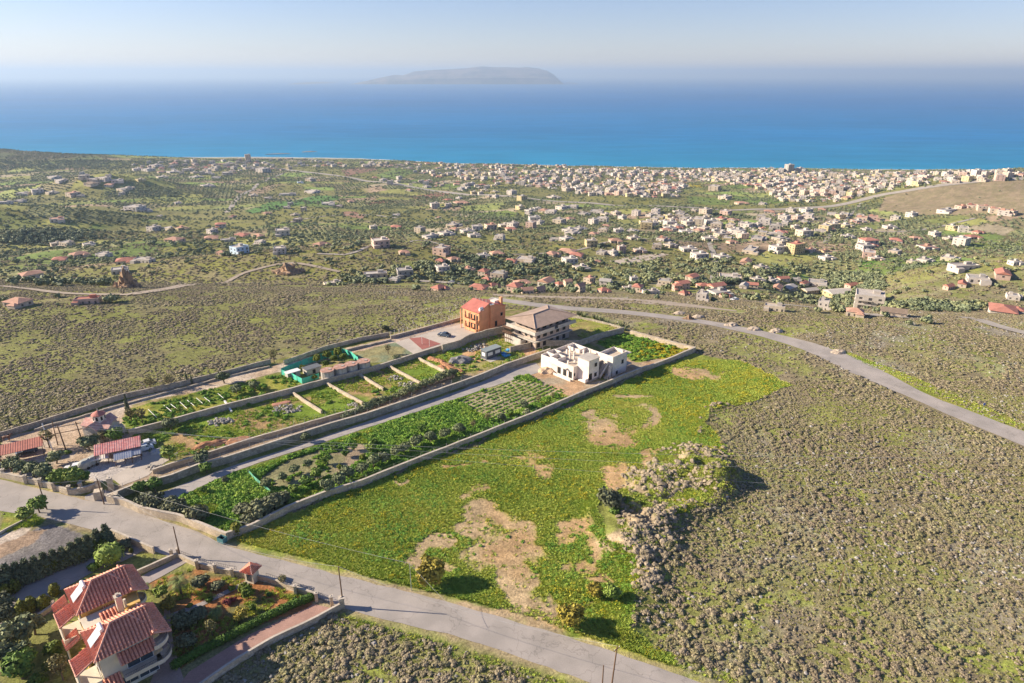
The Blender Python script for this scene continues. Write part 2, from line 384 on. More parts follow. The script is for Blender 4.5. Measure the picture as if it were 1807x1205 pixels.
for (px,py,rx,ry,rt) in [(770,975,62,11,-.15),(832,935,40,11,0),(1010,947,20,22,.2),(1038,1016,36,9,-.2),(1078,765,62,13,.45),(1150,740,24,12,.2),(822,830,16,5,0),(965,820,34,12,-.3),(895,915,50,14,.3),(872,1078,55,9,-.4),(905,965,55,30,.3),(720,850,16,5,0),(1040,740,30,8,.4),(1120,700,30,7,.1),(1230,655,30,6,.1),(930,1040,26,55,.15),(975,1100,26,32,.5),(1000,990,22,10,0),(850,880,30,8,0),(1100,860,26,18,0),(1150,820,28,16,.3)]:
    c=P(px,py); e1=P(px+rx,py+ry*0); e2=P(px,py+ry)
    ax=max(abs(e1[0]-c[0]),.5); ay=max(math.hypot(e2[0]-c[0],e2[1]-c[1]),.5)
    EARTH.append((c,ax,ay,rt*.4))
TRK=PL([(975,1122),(945,1085),(912,1040),(902,1000),(910,960),(925,925)])
def earth(x,y):
    a=x+(fbm(x,y,7,4,301)-.5)*15; b_=y+(fbm(x,y,7,4,307)-.5)*15; e=0*x
    for c,ax,ay,rt in EARTH: e=np.maximum(e,G2(a,b_,c,ax,ay*1.3,1.0,rt))
    e=np.maximum(e*.95,1.15*np.exp(-(dpoly(a*.4+x*.6,b_*.4+y*.6,TRK)/2.2)**2))
    return e*(.25+1.5*fbm(x,y,2.2,4,87))*(.5+1.0*fbm(x,y,9,3,311))
ear=np.zeros(len(X)); _m=F_&(np.abs(X)<130)&(Y<200); ear[_m]=earth(X[_m],Y[_m])
em=F_
col[em]=mixc(col[em],mixc(C_(.37,.27,.165)[None],C_(.36,.23,.125)[None],sstep(.4,.6,n1[em])),sstep(.05,.62,ear[em])*.92)
# sandy edges of the near roads
RA_=(resample0(PL([(0,846),(124,876),(235,903),(342,935),(418,968),(540,999),(725,1045),(932,1104),(1117,1162),(1300,1228)]),60)+resample0(PL([(0,902),(88,916),(195,943),(272,974),(349,1000),(469,1026),(607,1074),(821,1127),(1043,1206),(1230,1275)]),60))/2
_m=(Y<140)&(np.abs(X)<110); dd=np.full(len(X),99.); dd[_m]=dpoly(X[_m],Y[_m],RA_); col=mixc(col,C_(.34,.26,.17)[None],sstep(5.0,2.8,dd+(fbm(X,Y,3,3,505)-.5)*3.0)*.75)
# rubble heap
mo=0
for c,a,b_,h in MOUND: mo=mo+G2(X,Y,c,a,b_,min(h*.75,1))
mo=np.maximum(mo,np.exp(-(dpoly(X,Y,BERM)/2.6)**2)*.8)
col=mixc(col,mixc(C_(.33,.255,.165)[None],C_(.17,.185,.05)[None],sstep(.38,.55,n2)),sstep(.28,.6,mo))
RW=sstep(.28,.6,mo)
paint('wtrack',PALE,C_(.36,.27,.19),.4); paint('gar1',C_(.13,.17,.025),C_(.24,.23,.05),.4)
paint('plots',C_(.13,.19,.025),C_(.30,.20,.10),.3,1,n1*.35+n2*.65,.42,.6)
paint('gyard',C_(.40,.36,.33),None,.3); paint('earthbank',C_(.34,.26,.18),C_(.27,.2,.13),.15)
paint('gard',C_(.09,.17,.02),C_(.2,.19,.06),.3,1,n2,.5,.7); paint('lush',C_(.07,.18,.015),C_(.1,.2,.02),1)
paint('bare1',C_(.27,.21,.15),C_(.2,.19,.1),.6); paint('veg',C_(.33,.28,.17),C_(.26,.24,.12),.3)
paint('nyard',C_(.40,.24,.13),C_(.24,.22,.08),.8,1,n2,.45,.6); paint('hyard',C_(.38,.25,.15),C_(.34,.28,.2),.5)
paint('green1',C_(.22,.24,.05),C_(.28,.23,.09),.4); paint('green2',C_(.09,.16,.02),C_(.16,.2,.03),.5); paint('yellow2',C_(.30,.27,.02),C_(.13,.18,.02),1.2)
paint('plaza',C_(.40,.31,.24),C_(.36,.29,.23),.2); paint('fadedfield',C_(.16,.19,.12),C_(.22,.2,.1),.4)
paint('verge2',C_(.17,.2,.035),C_(.24,.23,.06),.6); paint('leftlot',C_(.15,.19,.03),C_(.25,.21,.06),.5); paint('lotdrive',C_(.15,.138,.135),C_(.17,.155,.14),.2); paint('brownlot',C_(.25,.18,.125),None,.2); paint('leftlot2',C_(.38,.32,.26),None,.1)  # shade lying on lot drive and brown earth is put into their colour
paint('vgarden',C_(.27,.12,.05),C_(.14,.13,.05),.3,1,n2,.48,.62)
colf=np.minimum(col*1.22*(.84+.32*n3)[:,None],.62)
iy,ix=np.meshgrid(np.arange(len(rows)-1),np.arange(NC-1),indexing='ij'); q=(iy*NC+ix).ravel()
faces=np.stack([q,q+1,q+NC+1,q+NC],1)
tm,t_,b=nodes_mat('open_ground'); 
at=N(t_,'ShaderNodeAttribute',attribute_name='Col'); ge=N(t_,'ShaderNodeNewGeometry')
c1,na=mulnoise(t_,at.outputs['Color'],ge.outputs['Position'],2.6,.55,1.45,4,.7)
c1,nb=mulnoise(t_,c1,ge.outputs['Position'],.5,.78,1.22,3)
c1,nc=mulnoise(t_,c1,ge.outputs['Position'],.07,.82,1.18,4)
t_.links.new(c1,b.inputs['Base Color']); b.inputs['Roughness'].default_value=.95; b.inputs['Specular IOR Level'].default_value=.1
bump(t_,b,na.outputs[0],.8,.2)
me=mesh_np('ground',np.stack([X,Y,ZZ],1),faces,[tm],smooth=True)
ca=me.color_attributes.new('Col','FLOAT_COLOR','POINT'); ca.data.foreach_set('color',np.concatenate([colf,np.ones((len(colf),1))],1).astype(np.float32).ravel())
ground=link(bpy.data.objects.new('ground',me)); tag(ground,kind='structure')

# ------------------------------------------------------------------ sea, island, haze
sm,t_,b=nodes_mat('sea_water'); ge=N(t_,'ShaderNodeNewGeometry')
sp=N(t_,'ShaderNodeSeparateXYZ'); t_.links.new(ge.outputs['Position'],sp.inputs[0])
md=N(t_,'ShaderNodeMath',operation='MULTIPLY_ADD'); t_.links.new(sp.outputs[0],md.inputs[0]); md.inputs[1].default_value=.1; t_.links.new(sp.outputs[1],md.inputs[2])
nz=N(t_,'ShaderNodeTexNoise'); nz.inputs['Scale'].default_value=.0035; nz.inputs['Detail'].default_value=5
mpn=N(t_,'ShaderNodeMapping'); mpn.inputs['Scale'].default_value=(.35,1,1); t_.links.new(ge.outputs['Position'],mpn.inputs[0]); t_.links.new(mpn.outputs[0],nz.inputs['Vector'])
m2=N(t_,'ShaderNodeMath',operation='MULTIPLY_ADD'); t_.links.new(nz.outputs[0],m2.inputs[0]); m2.inputs[1].default_value=900; t_.links.new(md.outputs[0],m2.inputs[2])
mr=N(t_,'ShaderNodeMapRange'); mr.inputs[1].default_value=2200; mr.inputs[2].default_value=7500; t_.links.new(m2.outputs[0],mr.inputs[0])
cc=ramp(t_,mr.outputs[0],[(0,(.022,.27,.40)),(.10,(.012,.215,.40)),(.3,(.004,.17,.40)),(1,(.003,.13,.36))])
cc,nw=mulnoise(t_,cc,mpn.outputs[0],.012,.88,1.12,6); cc,_n=mulnoise(t_,cc,mpn.outputs[0],.0016,.90,1.10,4)
t_.links.new(cc,b.inputs['Base Color']); b.inputs['Roughness'].default_value=.45; b.inputs['IOR'].default_value=1.15; b.inputs['Specular IOR Level'].default_value=.18
wv=N(t_,'ShaderNodeTexNoise'); wv.inputs['Scale'].default_value=.08; wv.inputs['Detail'].default_value=6; t_.links.new(mpn.outputs[0],wv.inputs['Vector']); bump(t_,b,wv.outputs[0],.6,2.0)
sv=[(-64000,1500,SEA),(64000,1500,SEA),(64000,64000,SEA),(-64000,64000,SEA)]
sea=MB(); sea.add(sv,[(0,1,2,3)]); so_=sea.build('sea',sm); tag(so_,kind='structure')
# island on the horizon
D=20000.0
def isl():
    nx,ny=420,60; xs=np.linspace((520-CX)/F*D*1.0,(1090-CX)/F*D*1.0,nx); ys=np.linspace(D-700,D+3600,ny)
    prof=np.interp(np.linspace(520,1090,nx),[520,530,545,570,615,640,655,680,700,715,735,755,800,830,850,870,905,930,950,965,975,985,990,1010,1060,1090],
                   [-8,-8,3,1,-3,1,6,13,18,17,25,27,31,33,35,34,33.5,35,33,28,20,6,-3,1,-4,-8])*D/F*.80
    XX,YY=np.meshgrid(xs,ys); t=np.linspace(0,1,ny)[:,None]
    body=np.sin(np.pi*np.clip(t*1.0,0,1))**.45
    n=fbm(XX.ravel(),YY.ravel(),900,5,91).reshape(XX.shape); r=np.abs(fbm(XX.ravel()+n.ravel()*500,YY.ravel(),520,4,93).reshape(XX.shape)-.5)*2
    h=prof[None,:]*body*(1.0-.42*r*(1-body*.75))*(.9+.2*n)-6
    h=np.where(t<.02,-20,h)
    f=[]; iy,ix=np.meshgrid(np.arange(ny-1),np.arange(nx-1),indexing='ij'); q=(iy*nx+ix).ravel()
    return mesh_np('island',np.stack([XX.ravel(),YY.ravel(),h.ravel()+SEA],1),np.stack([q,q+1,q+nx+1,q+nx],1),[pm('island_rock',(.22,.16,.12),.95,.3,.004,0,coord='pos',c2=(.09,.08,.07),big=.1)],smooth=False)
io=link(bpy.data.objects.new('island',isl())); tag(io,kind='structure')
hm=bpy.data.materials.new('air'); hm.use_nodes=True; t_=hm.node_tree; t_.nodes.clear()
o_=t_.nodes.new('ShaderNodeOutputMaterial'); pv=t_.nodes.new('ShaderNodeVolumePrincipled'); t_.links.new(pv.outputs[0],o_.inputs['Volume'])
pv.inputs['Color'].default_value=(.52,.69,.93,1); pv.inputs['Density'].default_value=HAZE; pv.inputs['Anisotropy'].default_value=.22
hb=MB(); hb.add([(x,y_,z) for z in (-192,330) for x,y_ in ((-65000,-400),(65000,-400),(65000,65000),(-65000,65000))],[(0,3,2,1),(4,5,6,7),(0,1,5,4),(1,2,6,5),(2,3,7,6),(3,0,4,7)])
hz=hb.build('haze',hm); tag(hz,kind='stuff')
# ------------------------------------------------------------------ roads and paths
def resample(Pt,n=None,step=None):
    Pt=np.asarray(Pt,float); s=np.concatenate([[0],np.cumsum(np.hypot(*np.diff(Pt[:,:2],axis=0).T))])
    if n is None: n=max(2,int(s[-1]/step)+1)
    u=np.linspace(0,s[-1],n); return np.stack([np.interp(u,s,Pt[:,k]) for k in range(Pt.shape[1])],1)
def smooth(Pt,k=2):
    Pt=np.asarray(Pt,float)
    for _ in range(k):
        Q=[Pt[0]]
        for a,b_ in zip(Pt[:-1],Pt[1:]): Q+= [a*.75+b_*.25,a*.25+b_*.75]
        Q.append(Pt[-1]); Pt=np.array(Q)
    return Pt
def strip(name,A,B_,mat,dz=.05,step=1.2,nc=8,ragged=.0,kind='structure',seed=0):
    n=max(3,int(np.hypot(*np.diff(A,axis=0).T).sum()/step)); A=resample(A,n); B_=resample(B_,n)
    if ragged:
        s=np.arange(n)*step
        for Q,O,sd_ in ((A,B_,1),(B_,A,2)):
            d=Q-O; d/=np.maximum(np.hypot(d[:,0],d[:,1]),1e-6)[:,None]
            Q+=d*((fbm(s,s*0+seed,2.2,4,100+sd_+seed)-.5)*2*ragged)[:,None]
    t=np.linspace(0,1,nc+1)[None,:,None]; V=A[:,None,:]*(1-t)+B_[:,None,:]*t; V=V.reshape(-1,2)
    z=Z(V[:,0],V[:,1])+dz
    iy,ix=np.meshgrid(np.arange(n-1),np.arange(nc),indexing='ij'); q=(iy*(nc+1)+ix).ravel()
    o=link(bpy.data.objects.new(name,mesh_np(name,np.column_stack([V,z]),np.stack([q,q+nc+1,q+nc+2,q+1],1),[mat],smooth=True)))
    o.data.update()
    if o.data.polygons[0].normal.z<0: o.data.flip_normals()
    return tag(o,kind=kind)
def ribbon(name,C,wd,mat,**k):
    C=smooth(C,2); d=np.gradient(C,axis=0); d/=np.maximum(np.hypot(d[:,0],d[:,1]),1e-6)[:,None]; nrm=np.stack([-d[:,1],d[:,0]],1)
    return strip(name,C-nrm*wd/2,C+nrm*wd/2,mat,**k)
def roadmat(name,c,c2,sc_=1.0):
    m,t,b=nodes_mat(name); g=N(t,'ShaderNodeNewGeometry'); vec=g.outputs['Position']
    n=N(t,'ShaderNodeTexNoise'); n.inputs['Scale'].default_value=.22*sc_; n.inputs['Detail'].default_value=6; t.links.new(vec,n.inputs['Vector'])
    col=ramp(t,n.outputs[0],[(.38,c),(.62,c2)])
    col,n2_=mulnoise(t,col,vec,9*sc_,.86,1.14,4)
    v=N(t,'ShaderNodeTexVoronoi',feature='DISTANCE_TO_EDGE'); v.inputs['Scale'].default_value=.16; v.inputs['Randomness'].default_value=1
    nn=N(t,'ShaderNodeTexNoise'); nn.inputs['Scale'].default_value=.8; nn.inputs['Detail'].default_value=4; t.links.new(vec,nn.inputs['Vector'])
    ad=N(t,'ShaderNodeVectorMath',operation='ADD'); sc2=N(t,'ShaderNodeVectorMath',operation='SCALE'); sc2.inputs['Scale'].default_value=2.2
    t.links.new(nn.outputs['Color'],sc2.inputs[0]); t.links.new(vec,ad.inputs[0]); t.links.new(sc2.outputs[0],ad.inputs[1]); t.links.new(ad.outputs[0],v.inputs['Vector'])
    cr=N(t,'ShaderNodeMapRange'); cr.inputs[1].default_value=.0; cr.inputs[2].default_value=.012; cr.inputs[3].default_value=.72; cr.inputs[4].default_value=1; t.links.new(v.outputs[0],cr.inputs[0])
    s=N(t,'ShaderNodeVectorMath',operation='SCALE'); t.links.new(col,s.inputs[0]); t.links.new(cr.outputs[0],s.inputs['Scale'])
    t.links.new(s.outputs[0],b.inputs['Base Color']); b.inputs['Roughness'].default_value=.85; b.inputs['Specular IOR Level'].default_value=.25
    bump(t,b,n2_.outputs[0],.25,.02); return m
M_road=roadmat('worn_asphalt',(.31,.28,.255),(.38,.34,.31)); M_gasph=roadmat('garden_asphalt',(.32,.30,.29),(.40,.36,.33))
M_gravel=roadmat('gravel_surface',(.34,.28,.215),(.40,.33,.26)); M_far=roadmat('pale_road',(.34,.30,.26),(.40,.36,.31))
M_pave=roadmat('driveway_paving',(.30,.27,.26),(.36,.31,.29),2); M_conc=roadmat('yard_concrete',(.42,.37,.32),(.50,.44,.38))
up=PL([(-60,832),(0,846),(60,861),(124,876),(173,888),(235,903),(342,935),(385,957),(418,968),(480,984),(540,999),(600,1016),(725,1045),(840,1077),(932,1104),(1013,1128),(1117,1162),(1200,1191),(1300,1228)])
lo=PL([(-60,893),(0,902),(55,909),(88,916),(120,924),(195,943),(272,974),(318,988),(349,1000),(429,1017),(469,1026),(559,1052),(607,1074),(711,1101),(821,1127),(932,1165),(1043,1206),(1150,1245),(1230,1275)])
strip('near_road',smooth(up,1),smooth(lo,1),M_road,dz=.06,ragged=.28,nc=10)
up2=PL([(868,524),(930,533),(1009,541),(1090,546),(1187,557),(1250,566),(1300,575),(1350,585),(1400,596),(1450,610),(1500,626),(1560,655),(1641,700),(1720,728),(1807,761),(1900,797)])
lo2=PL([(860,529),(930,540),(1009,548),(1090,553),(1179,563),(1250,573),(1290,582),(1340,593),(1385,606),(1430,622),(1480,648),(1536,673),(1603,700),(1700,744),(1807,787),(1900,828)])
strip('hill_road',smooth(up2,1),smooth(lo2,1),M_road,dz=.07,ragged=.2,step=1.5,seed=3)
up3=PL([(868,518),(930,521),(980,522),(1050,523),(1120,526),(1190,533),(1250,541),(1300,548)])
lo3=PL([(872,523),(930,526),(1000,531),(1060,533),(1120,535),(1190,540),(1250,545),(1300,550)])
strip('gravel_lane',up3,lo3,M_gravel,dz=.08,ragged=.3,step=1.5,seed=5)
strip('junction_apron',PL([(150,876),(166,868),(190,864),(200,872)]),PL([(150,882),(180,890),(210,900),(245,906)]),M_road,dz=.09,ragged=.2)
strip('garden_road',smooth(PL([(200,905),(245,885),(288,868),(350,844),(418,819),(495,796),(596,762),(700,726),(798,694),(860,670),(905,652),(945,640)])),
      smooth(PL([(240,906),(285,886),(316,878),(398,838),(460,815),(520,797),(620,764),(715,733),(808,703),(868,682),(915,668),(960,655)])),M_gasph,dz=.05,ragged=.25,seed=7)
strip('yard_ground',PL([(195,842),(250,815),(262,800),(300,790)]),PL([(215,858),(262,840),(285,820),(315,800)]),M_conc,dz=.05,ragged=.6,seed=8)
strip('plaza_paving',PL([(697,604),(745,590),(790,577),(815,572)]),PL([(735,628),(770,615),(805,603),(850,588)]),M_conc,dz=.05,ragged=.4,seed=9)
strip('sports_court',PL([(722,597),(745,595)]),PL([(745,617),(778,607)]),pm('court_red',(.32,.12,.10),.9,.12,2,.1,coord='pos'),dz=.09,nc=4)
strip('driveway',PL([(-20,1112),(60,1072),(110,1040),(170,1006),(215,992),(262,967)]),PL([(-20,1050),(30,1026),(80,1004),(130,985),(175,968),(215,955)]),M_pave,dz=.05,seed=10)
strip('villa_drive',PL([(230,1030),(262,1010),(300,992),(312,985)]),PL([(262,1030),(290,1015),(320,998),(330,992)]),M_pave,dz=.06,seed=11)
strip('red_brick_path',PL([(300,1240),(330,1188),(440,1120),(545,1072),(553,1066)]),PL([(400,1240),(345,1210),(450,1150),(575,1085),(592,1075)]),pm('paver_red',(.36,.22,.18),.9,.2,6,.3,coord='pos'),dz=.06,seed=12)
strip('terrace_paving',PL([(262,1215),(285,1150),(290,1085),(288,1060)]),PL([(330,1215),(318,1180),(305,1130),(300,1075)]),pm('paver_rose',(.36,.26,.22),.9,.18,5,.3,coord='pos'),dz=.055,seed=13)
strip('back_path',PL([(-20,1150),(40,1110),(100,1075)]),PL([(-20,1125),(40,1090),(95,1058)]),pm('paver_rose'if False else 'paver_tan',(.30,.22,.19),.9,.18,5,.3,coord='pos'),dz=.05,seed=14)
strip('garden_path',PL([(288,1088),(350,1065),(440,1022)]),PL([(290,1094),(352,1072),(445,1027)]),M_pave,dz=.06,seed=15)
# roads of the valley
def vroad(name,pts,wd,mat=M_far,dz=.35): return ribbon(name,PL(pts),wd,mat,dz=dz,step=6,nc=3)
vroad('motorway',[(440,292),(508,300),(600,310),(683,323),(766,336),(866,345),(982,355),(1098,363),(1200,367),(1401,368),(1479,363),(1536,347),(1603,336),(1660,327),(1740,318),(1860,313)],17)
vroad('valley_road',[(1259,497),(1261,475),(1262,455),(1252,430),(1243,412),(1240,395),(1215,380),(1195,368)],5)
vroad('valley_road',[(560,448),(640,452),(720,420),(790,432),(845,445),(940,450),(1050,432),(1130,420),(1230,428)],3.2)
vroad('valley_road',[(508,393),(560,382),(640,378),(700,385)],6)
vroad('valley_road',[(740,496),(800,499),(860,505),(940,509),(1100,515),(1200,520),(1290,528),(1400,540),(1500,553),(1600,560)],5)
vroad('valley_road',[(1700,560),(1750,575),(1807,588),(1860,600)],5)
vroad('valley_road',[(1330,388),(1400,398),(1480,402),(1560,410),(1650,402),(1720,385)],5)
vroad('valley_road',[(400,375),(420,345),(455,325),(500,305)],8)
vroad('valley_road',[(1100,300),(1180,304),(1300,310),(1420,314),(1560,316),(1700,314)],7)
vroad('valley_road',[(1455,430),(1475,400),(1500,380),(1520,358)],4.5)
vroad('dirt_track',[(330,505),(400,490),(470,470),(520,462),(600,480)],3.2,M_gravel)
vroad('dirt_track',[(230,520),(300,512),(360,500),(430,500)],6,M_gravel)
vroad('dirt_track',[(0,505),(60,512),(130,520),(230,521)],3.5,M_gravel)
def patch(name,pts,mat,dz=.3,cell=3.0):
    Q=PL(pts); x0,y0=Q.min(0); x1,y1=Q.max(0); xs=np.arange(x0,x1,cell); ys=np.arange(y0,y1,cell); XX,YY=np.meshgrid(xs,ys)
    inside=inpoly(XX+(fbm(XX.ravel(),YY.ravel(),7,2,5).reshape(XX.shape)-.5)*6,YY,Q); z=Z(XX.ravel(),YY.ravel())+dz; nx=len(xs)
    iy,ix=np.nonzero(inside[:-1,:-1]&inside[1:,1:]&inside[:-1,1:]&inside[1:,:-1]); q=iy*nx+ix
    if len(q)==0: return None
    return tag(link(bpy.data.objects.new(name,mesh_np(name,np.column_stack([XX.ravel(),YY.ravel(),z]),np.stack([q,q+1,q+nx+1,q+nx],1),[mat],smooth=True))),kind='structure')
patch('quarry_ground',[(1070,461),(1110,452),(1165,446),(1185,449),(1150,460),(1100,468)],pm('quarry_dust',(.50,.42,.34),.95,.2,.3,0,coord='pos'))
def fpatch(nm,pts,c): patch(nm,pts,pm(nm+'_m%d'%len(MATS),c,.95,.2,.05,0,coord='pos',big=.2),.25,4.0)
fpatch('green_field',[(430,372),(470,358),(560,345),(600,345),(600,352),(500,368),(440,378)],(.09,.19,.035))
fpatch('brown_field',[(600,374),(625,372),(652,380),(640,388),(600,380)],(.30,.17,.11))
fpatch('brown_field',[(640,358),(690,352),(700,356),(650,362)],(.28,.14,.09))
fpatch('green_field',[(660,310),(700,298),(745,300),(700,318)],(.16,.22,.05))
fpatch('brown_field',[(715,345),(790,336),(800,342),(735,352)],(.26,.13,.09))
fpatch('green_field',[(840,375),(900,370),(915,378),(850,390)],(.17,.22,.05))
fpatch('brown_field',[(600,300),(660,292),(668,300),(610,312)],(.26,.15,.10))
fpatch('green_field',[(1210,345),(1290,350),(1290,362),(1215,360)],(.15,.2,.04))
fpatch('green_field',[(1290,345),(1390,350),(1395,360),(1300,360)],(.13,.19,.04))
fpatch('yellow_field',[(1215,323),(1240,322),(1245,332),(1215,332)],(.33,.27,.03))
fpatch('green_field',[(1505,460),(1550,458),(1550,470),(1515,475)],(.11,.22,.03))
fpatch('green_field',[(1690,430),(1807,425),(1807,440),(1700,442)],(.20,.24,.05))
fpatch('brown_field',[(865,318),(880,310),(888,313),(870,324)],(.28,.13,.10))
fpatch('green_field',[(700,462),(760,462),(770,475),(700,480)],(.17,.2,.04))
fpatch('yellow_field',[(270,440),(380,425),(400,440),(300,455)],(.22,.22,.04))

# ------------------------------------------------------------------ walls and fences
def stonemat(name,c,c2,mortar,scale=2.6,coord='obj'):
    if name in MATS: return MATS[name]
    m,t,b=nodes_mat(name); g=N(t,'ShaderNodeNewGeometry'); vec=g.outputs['Position']
    v=N(t,'ShaderNodeTexVoronoi'); v.inputs['Scale'].default_value=scale; t.links.new(vec,v.inputs['Vector'])
    e=N(t,'ShaderNodeTexVoronoi',feature='DISTANCE_TO_EDGE'); e.inputs['Scale'].default_value=scale; t.links.new(vec,e.inputs['Vector'])
    sx=N(t,'ShaderNodeSeparateXYZ'); t.links.new(v.outputs['Color'],sx.inputs[0])
    col=ramp(t,sx.outputs[0],[(0,c),(1,c2)])
    mx=N(t,'ShaderNodeMix',data_type='RGBA'); mr=N(t,'ShaderNodeMapRange'); mr.inputs[2].default_value=.07; t.links.new(e.outputs[0],mr.inputs[0]); t.links.new(mr.outputs[0],mx.inputs[0])
    mx.inputs[6].default_value=(*mortar,1); t.links.new(col,mx.inputs[7])
    col,n=mulnoise(t,mx.outputs[2],vec,.5,.75,1.2,5); t.links.new(col,b.inputs['Base Color']); b.inputs['Roughness'].default_value=.92
    bump(t,b,mr.outputs[0],.7,.05); MATS[name]=m; return m
M_stone=stonemat('rubble_stone',(.42,.34,.26),(.56,.49,.40),(.32,.26,.20)); M_stone2=stonemat('grey_stone',(.35,.30,.24),(.50,.44,.36),(.25,.21,.17),2.0)
M_cream=stonemat('cream_stone',(.50,.40,.28),(.60,.51,.39),(.38,.30,.22),1.8); M_cope=pm('coping',(.48,.42,.35),.9,.2,2,.4,coord='pos')
M_metal=pm('grey_metal',(.35,.35,.36),.5,.1,6,0,spec=.5); M_white=pm('white_paint',(.78,.76,.73),.6,.05,4,0)
def PT(L,h):
    a=np.array(L,float); x,y=march(a[:,0],a[:,1],lambda X_,Y_:Z(X_,Y_)+h); return np.stack([x,y],1)
def wall(pts,h,th,mat,label,cope=None,name='stone_wall',cat='wall',group='stone walls of the compound',steps=0,ragg=.05,base=-.4,world=False):
    Pw=np.array(pts) if world else PT(pts,h)
    C=resample(Pw,step=1.1); d=np.gradient(C,axis=0); d/=np.maximum(np.hypot(d[:,0],d[:,1]),1e-6)[:,None]; nr=np.stack([-d[:,1],d[:,0]],1)
    C=C+nr*((fbm(np.arange(len(C)),0*C[:,0]+len(C),3,2,7)-.5)*.18)[:,None]
    zg=Z(C[:,0],C[:,1]); zt=zg+h+(fbm(np.arange(len(C))*1.0,0*zg+h*50,2.0,3,9)-.5)*2*ragg
    if steps:
        k=np.arange(len(C))//steps; zt=np.array([zt[k==i].mean() for i in k])+0
    n=len(C)
    def body(w0,z0,z1,mt,nm,par):
        V=[]; 
        for s in (-1,1):
            for zc in (z0,z1): V.append(np.column_stack([C+nr*s*w0/2,zc]))
        V=np.concatenate(V); i=np.arange(n-1); a,b_,c,d_=0,n,2*n,3*n   # left-bottom, left-top, right-bottom, right-top
        Fq=np.concatenate([np.stack([i+a,i+1+a,i+1+b_,i+b_],1),np.stack([i+c,i+d_,i+1+d_,i+1+c],1),np.stack([i+b_,i+1+b_,i+1+d_,i+d_],1),
             np.array([[a,b_,d_,c],[a+n-1,c+n-1,d_+n-1,b_+n-1]])])
        return link(bpy.data.objects.new(nm,mesh_np(nm,V,Fq,[mt])),par)
    if cope:
        r=empty(name,(0,0,0)); tag(r,label,cat,group); body(th,zg+base,zt,mat,'wall_body',r); body(th+.08,zt+.002,zt+.09,cope,'coping',r)
    else:
        r=body(th,zg+base,zt,mat,name,None); tag(r,label,cat,group)
    return r,C,zt
def posts(C,zb,h,step,mat,label,name='wire_fence',r=.035,wires=(.35,.65,.95),cat='fence',group='wire fences of the compound',off=0):
    e=empty(name,(0,0,0)); tag(e,label,cat,group)
    Q=resample(np.column_stack([C,zb]),step=step); mb=MB(); mb.tube((0,0,0),(0,0,h),r,n=5); me_=mb.mesh('post',mat)
    for q in Q:
        o=link(bpy.data.objects.new('post',me_),e); o.location=(q[0],q[1],q[2])
    if wires:
        wm=MB()
        for f in wires:
            for a,b_ in zip(Q[:-1],Q[1:]): wm.tube((a[0],a[1],a[2]+h*f),(b_[0],b_[1],b_[2]+h*f),.008,n=3,cap=False)
        wm.build('fence_wire',mat,e)
    return e
W1=wall([(-40,772),(0,762),(89,736),(217,694),(300,677),(400,653),(477,633)],1.5,.4,M_stone2,'long grey stone wall at the far left, between the scrub hillside and the dirt track',ragg=.12)
W1b=wall([(500,636),(574,610),(640,594),(686,586)],1.35,.4,M_stone2,'grey stone wall behind the green net enclosure, on its scrub side',ragg=.1)
W1c=wall([(689,593),(740,580),(788,567),(812,560)],.9,.35,M_stone2,'low stone wall under the white post fence beside the red court',M_cope)
posts(W1c[1],W1c[2],1.7,1.6,M_white,'white post fence on the low wall between red court and scrub hillside')
W1d=wall([(60,757),(130,737),(217,712),(300,690),(400,663),(476,645)],.5,.5,M_stone2,'knee-high rubble wall along the dirt track, in front of the long grey wall',ragg=.25)
W1e=wall([(520,642),(560,628),(610,617),(690,598)],.6,.5,M_stone2,'knee-high rubble wall between the green net enclosure and the outer wall',ragg=.22)
W2=wall([(226,759),(300,740),(387,716),(452,700),(517,684),(574,668),(632,654),(684,639),(731,624),(780,609)],1.65,.4,M_stone,'middle stone wall running below the four round water tanks',M_cope,steps=14)
W2b=wall([(780,608),(811,600),(828,590),(861,581),(889,575)],2.6,.4,M_stone,'tall stepped stone wall between the orange house and the grey shell',steps=8)
W3=wall([(268,829),(300,818),(352,803),(451,771),(571,737),(607,727),(699,697),(749,677),(798,660)],.9,.4,M_cream,'low cream stone wall on the uphill side of the fenced earth strip',M_cope,ragg=.08)
posts(W3[1],W3[2]-.2,1.7,2.6,M_metal,'thin grey post fence standing along the low cream wall')
W4=wall([(188,874),(240,853),(300,838),(352,818),(400,805),(451,789),(512,769),(574,749),(649,728),(724,703),(798,678),(850,660),(889,643),(971,615)],1.7,.45,M_stone2,'long retaining wall of grey stone above the garden road',M_cope,steps=18,ragg=.1)
posts(W4[1],W4[2]-.2,1.6,3.2,M_metal,'thin grey post fence on top of the long retaining wall')
W5=wall([(398,940),(444,925),(507,893),(571,868),(640,846),(700,822),(780,791),(864,758),(950,724),(1024,692),(1100,661),(1180,632),(1227,613)],1.5,.45,M_stone,'long stone wall dividing the vegetable garden from the open green field',M_cope,steps=22)
posts(W5[1][20:-30],W5[2][20:-30]-1.0,1.9,3.4,M_metal,'thin grey post fence on the garden side of the long field wall')
W6=wall([(1227,613),(1165,597),(1113,583)],1.3,1.0,M_cream,'broad pale stone wall closing the yellow flower plot towards the scrub')
W7=wall([(900,612),(955,600),(1024,600),(1065,586),(1101,577)],1.9,.4,M_stone2,'grey stone wall between the grey shell and the white house plot',steps=10)
W8=wall([(1005,556),(1040,562),(1075,570),(1105,579)],.7,.4,M_stone2,'low stone wall behind the agave row at the back of the compound',ragg=.15)
for a,b_,l in (((517,692),(567,724),'first'),((577,675),(639,709),'second'),((634,659),(676,684),'third'),((686,644),(749,678),'fourth'),((739,631),(801,661),'fifth')):
    wall([a,b_],.9,.45,M_cream,f'{l} low cross wall from the left between the garden plots',ragg=.1,group='cross walls between the garden plots')
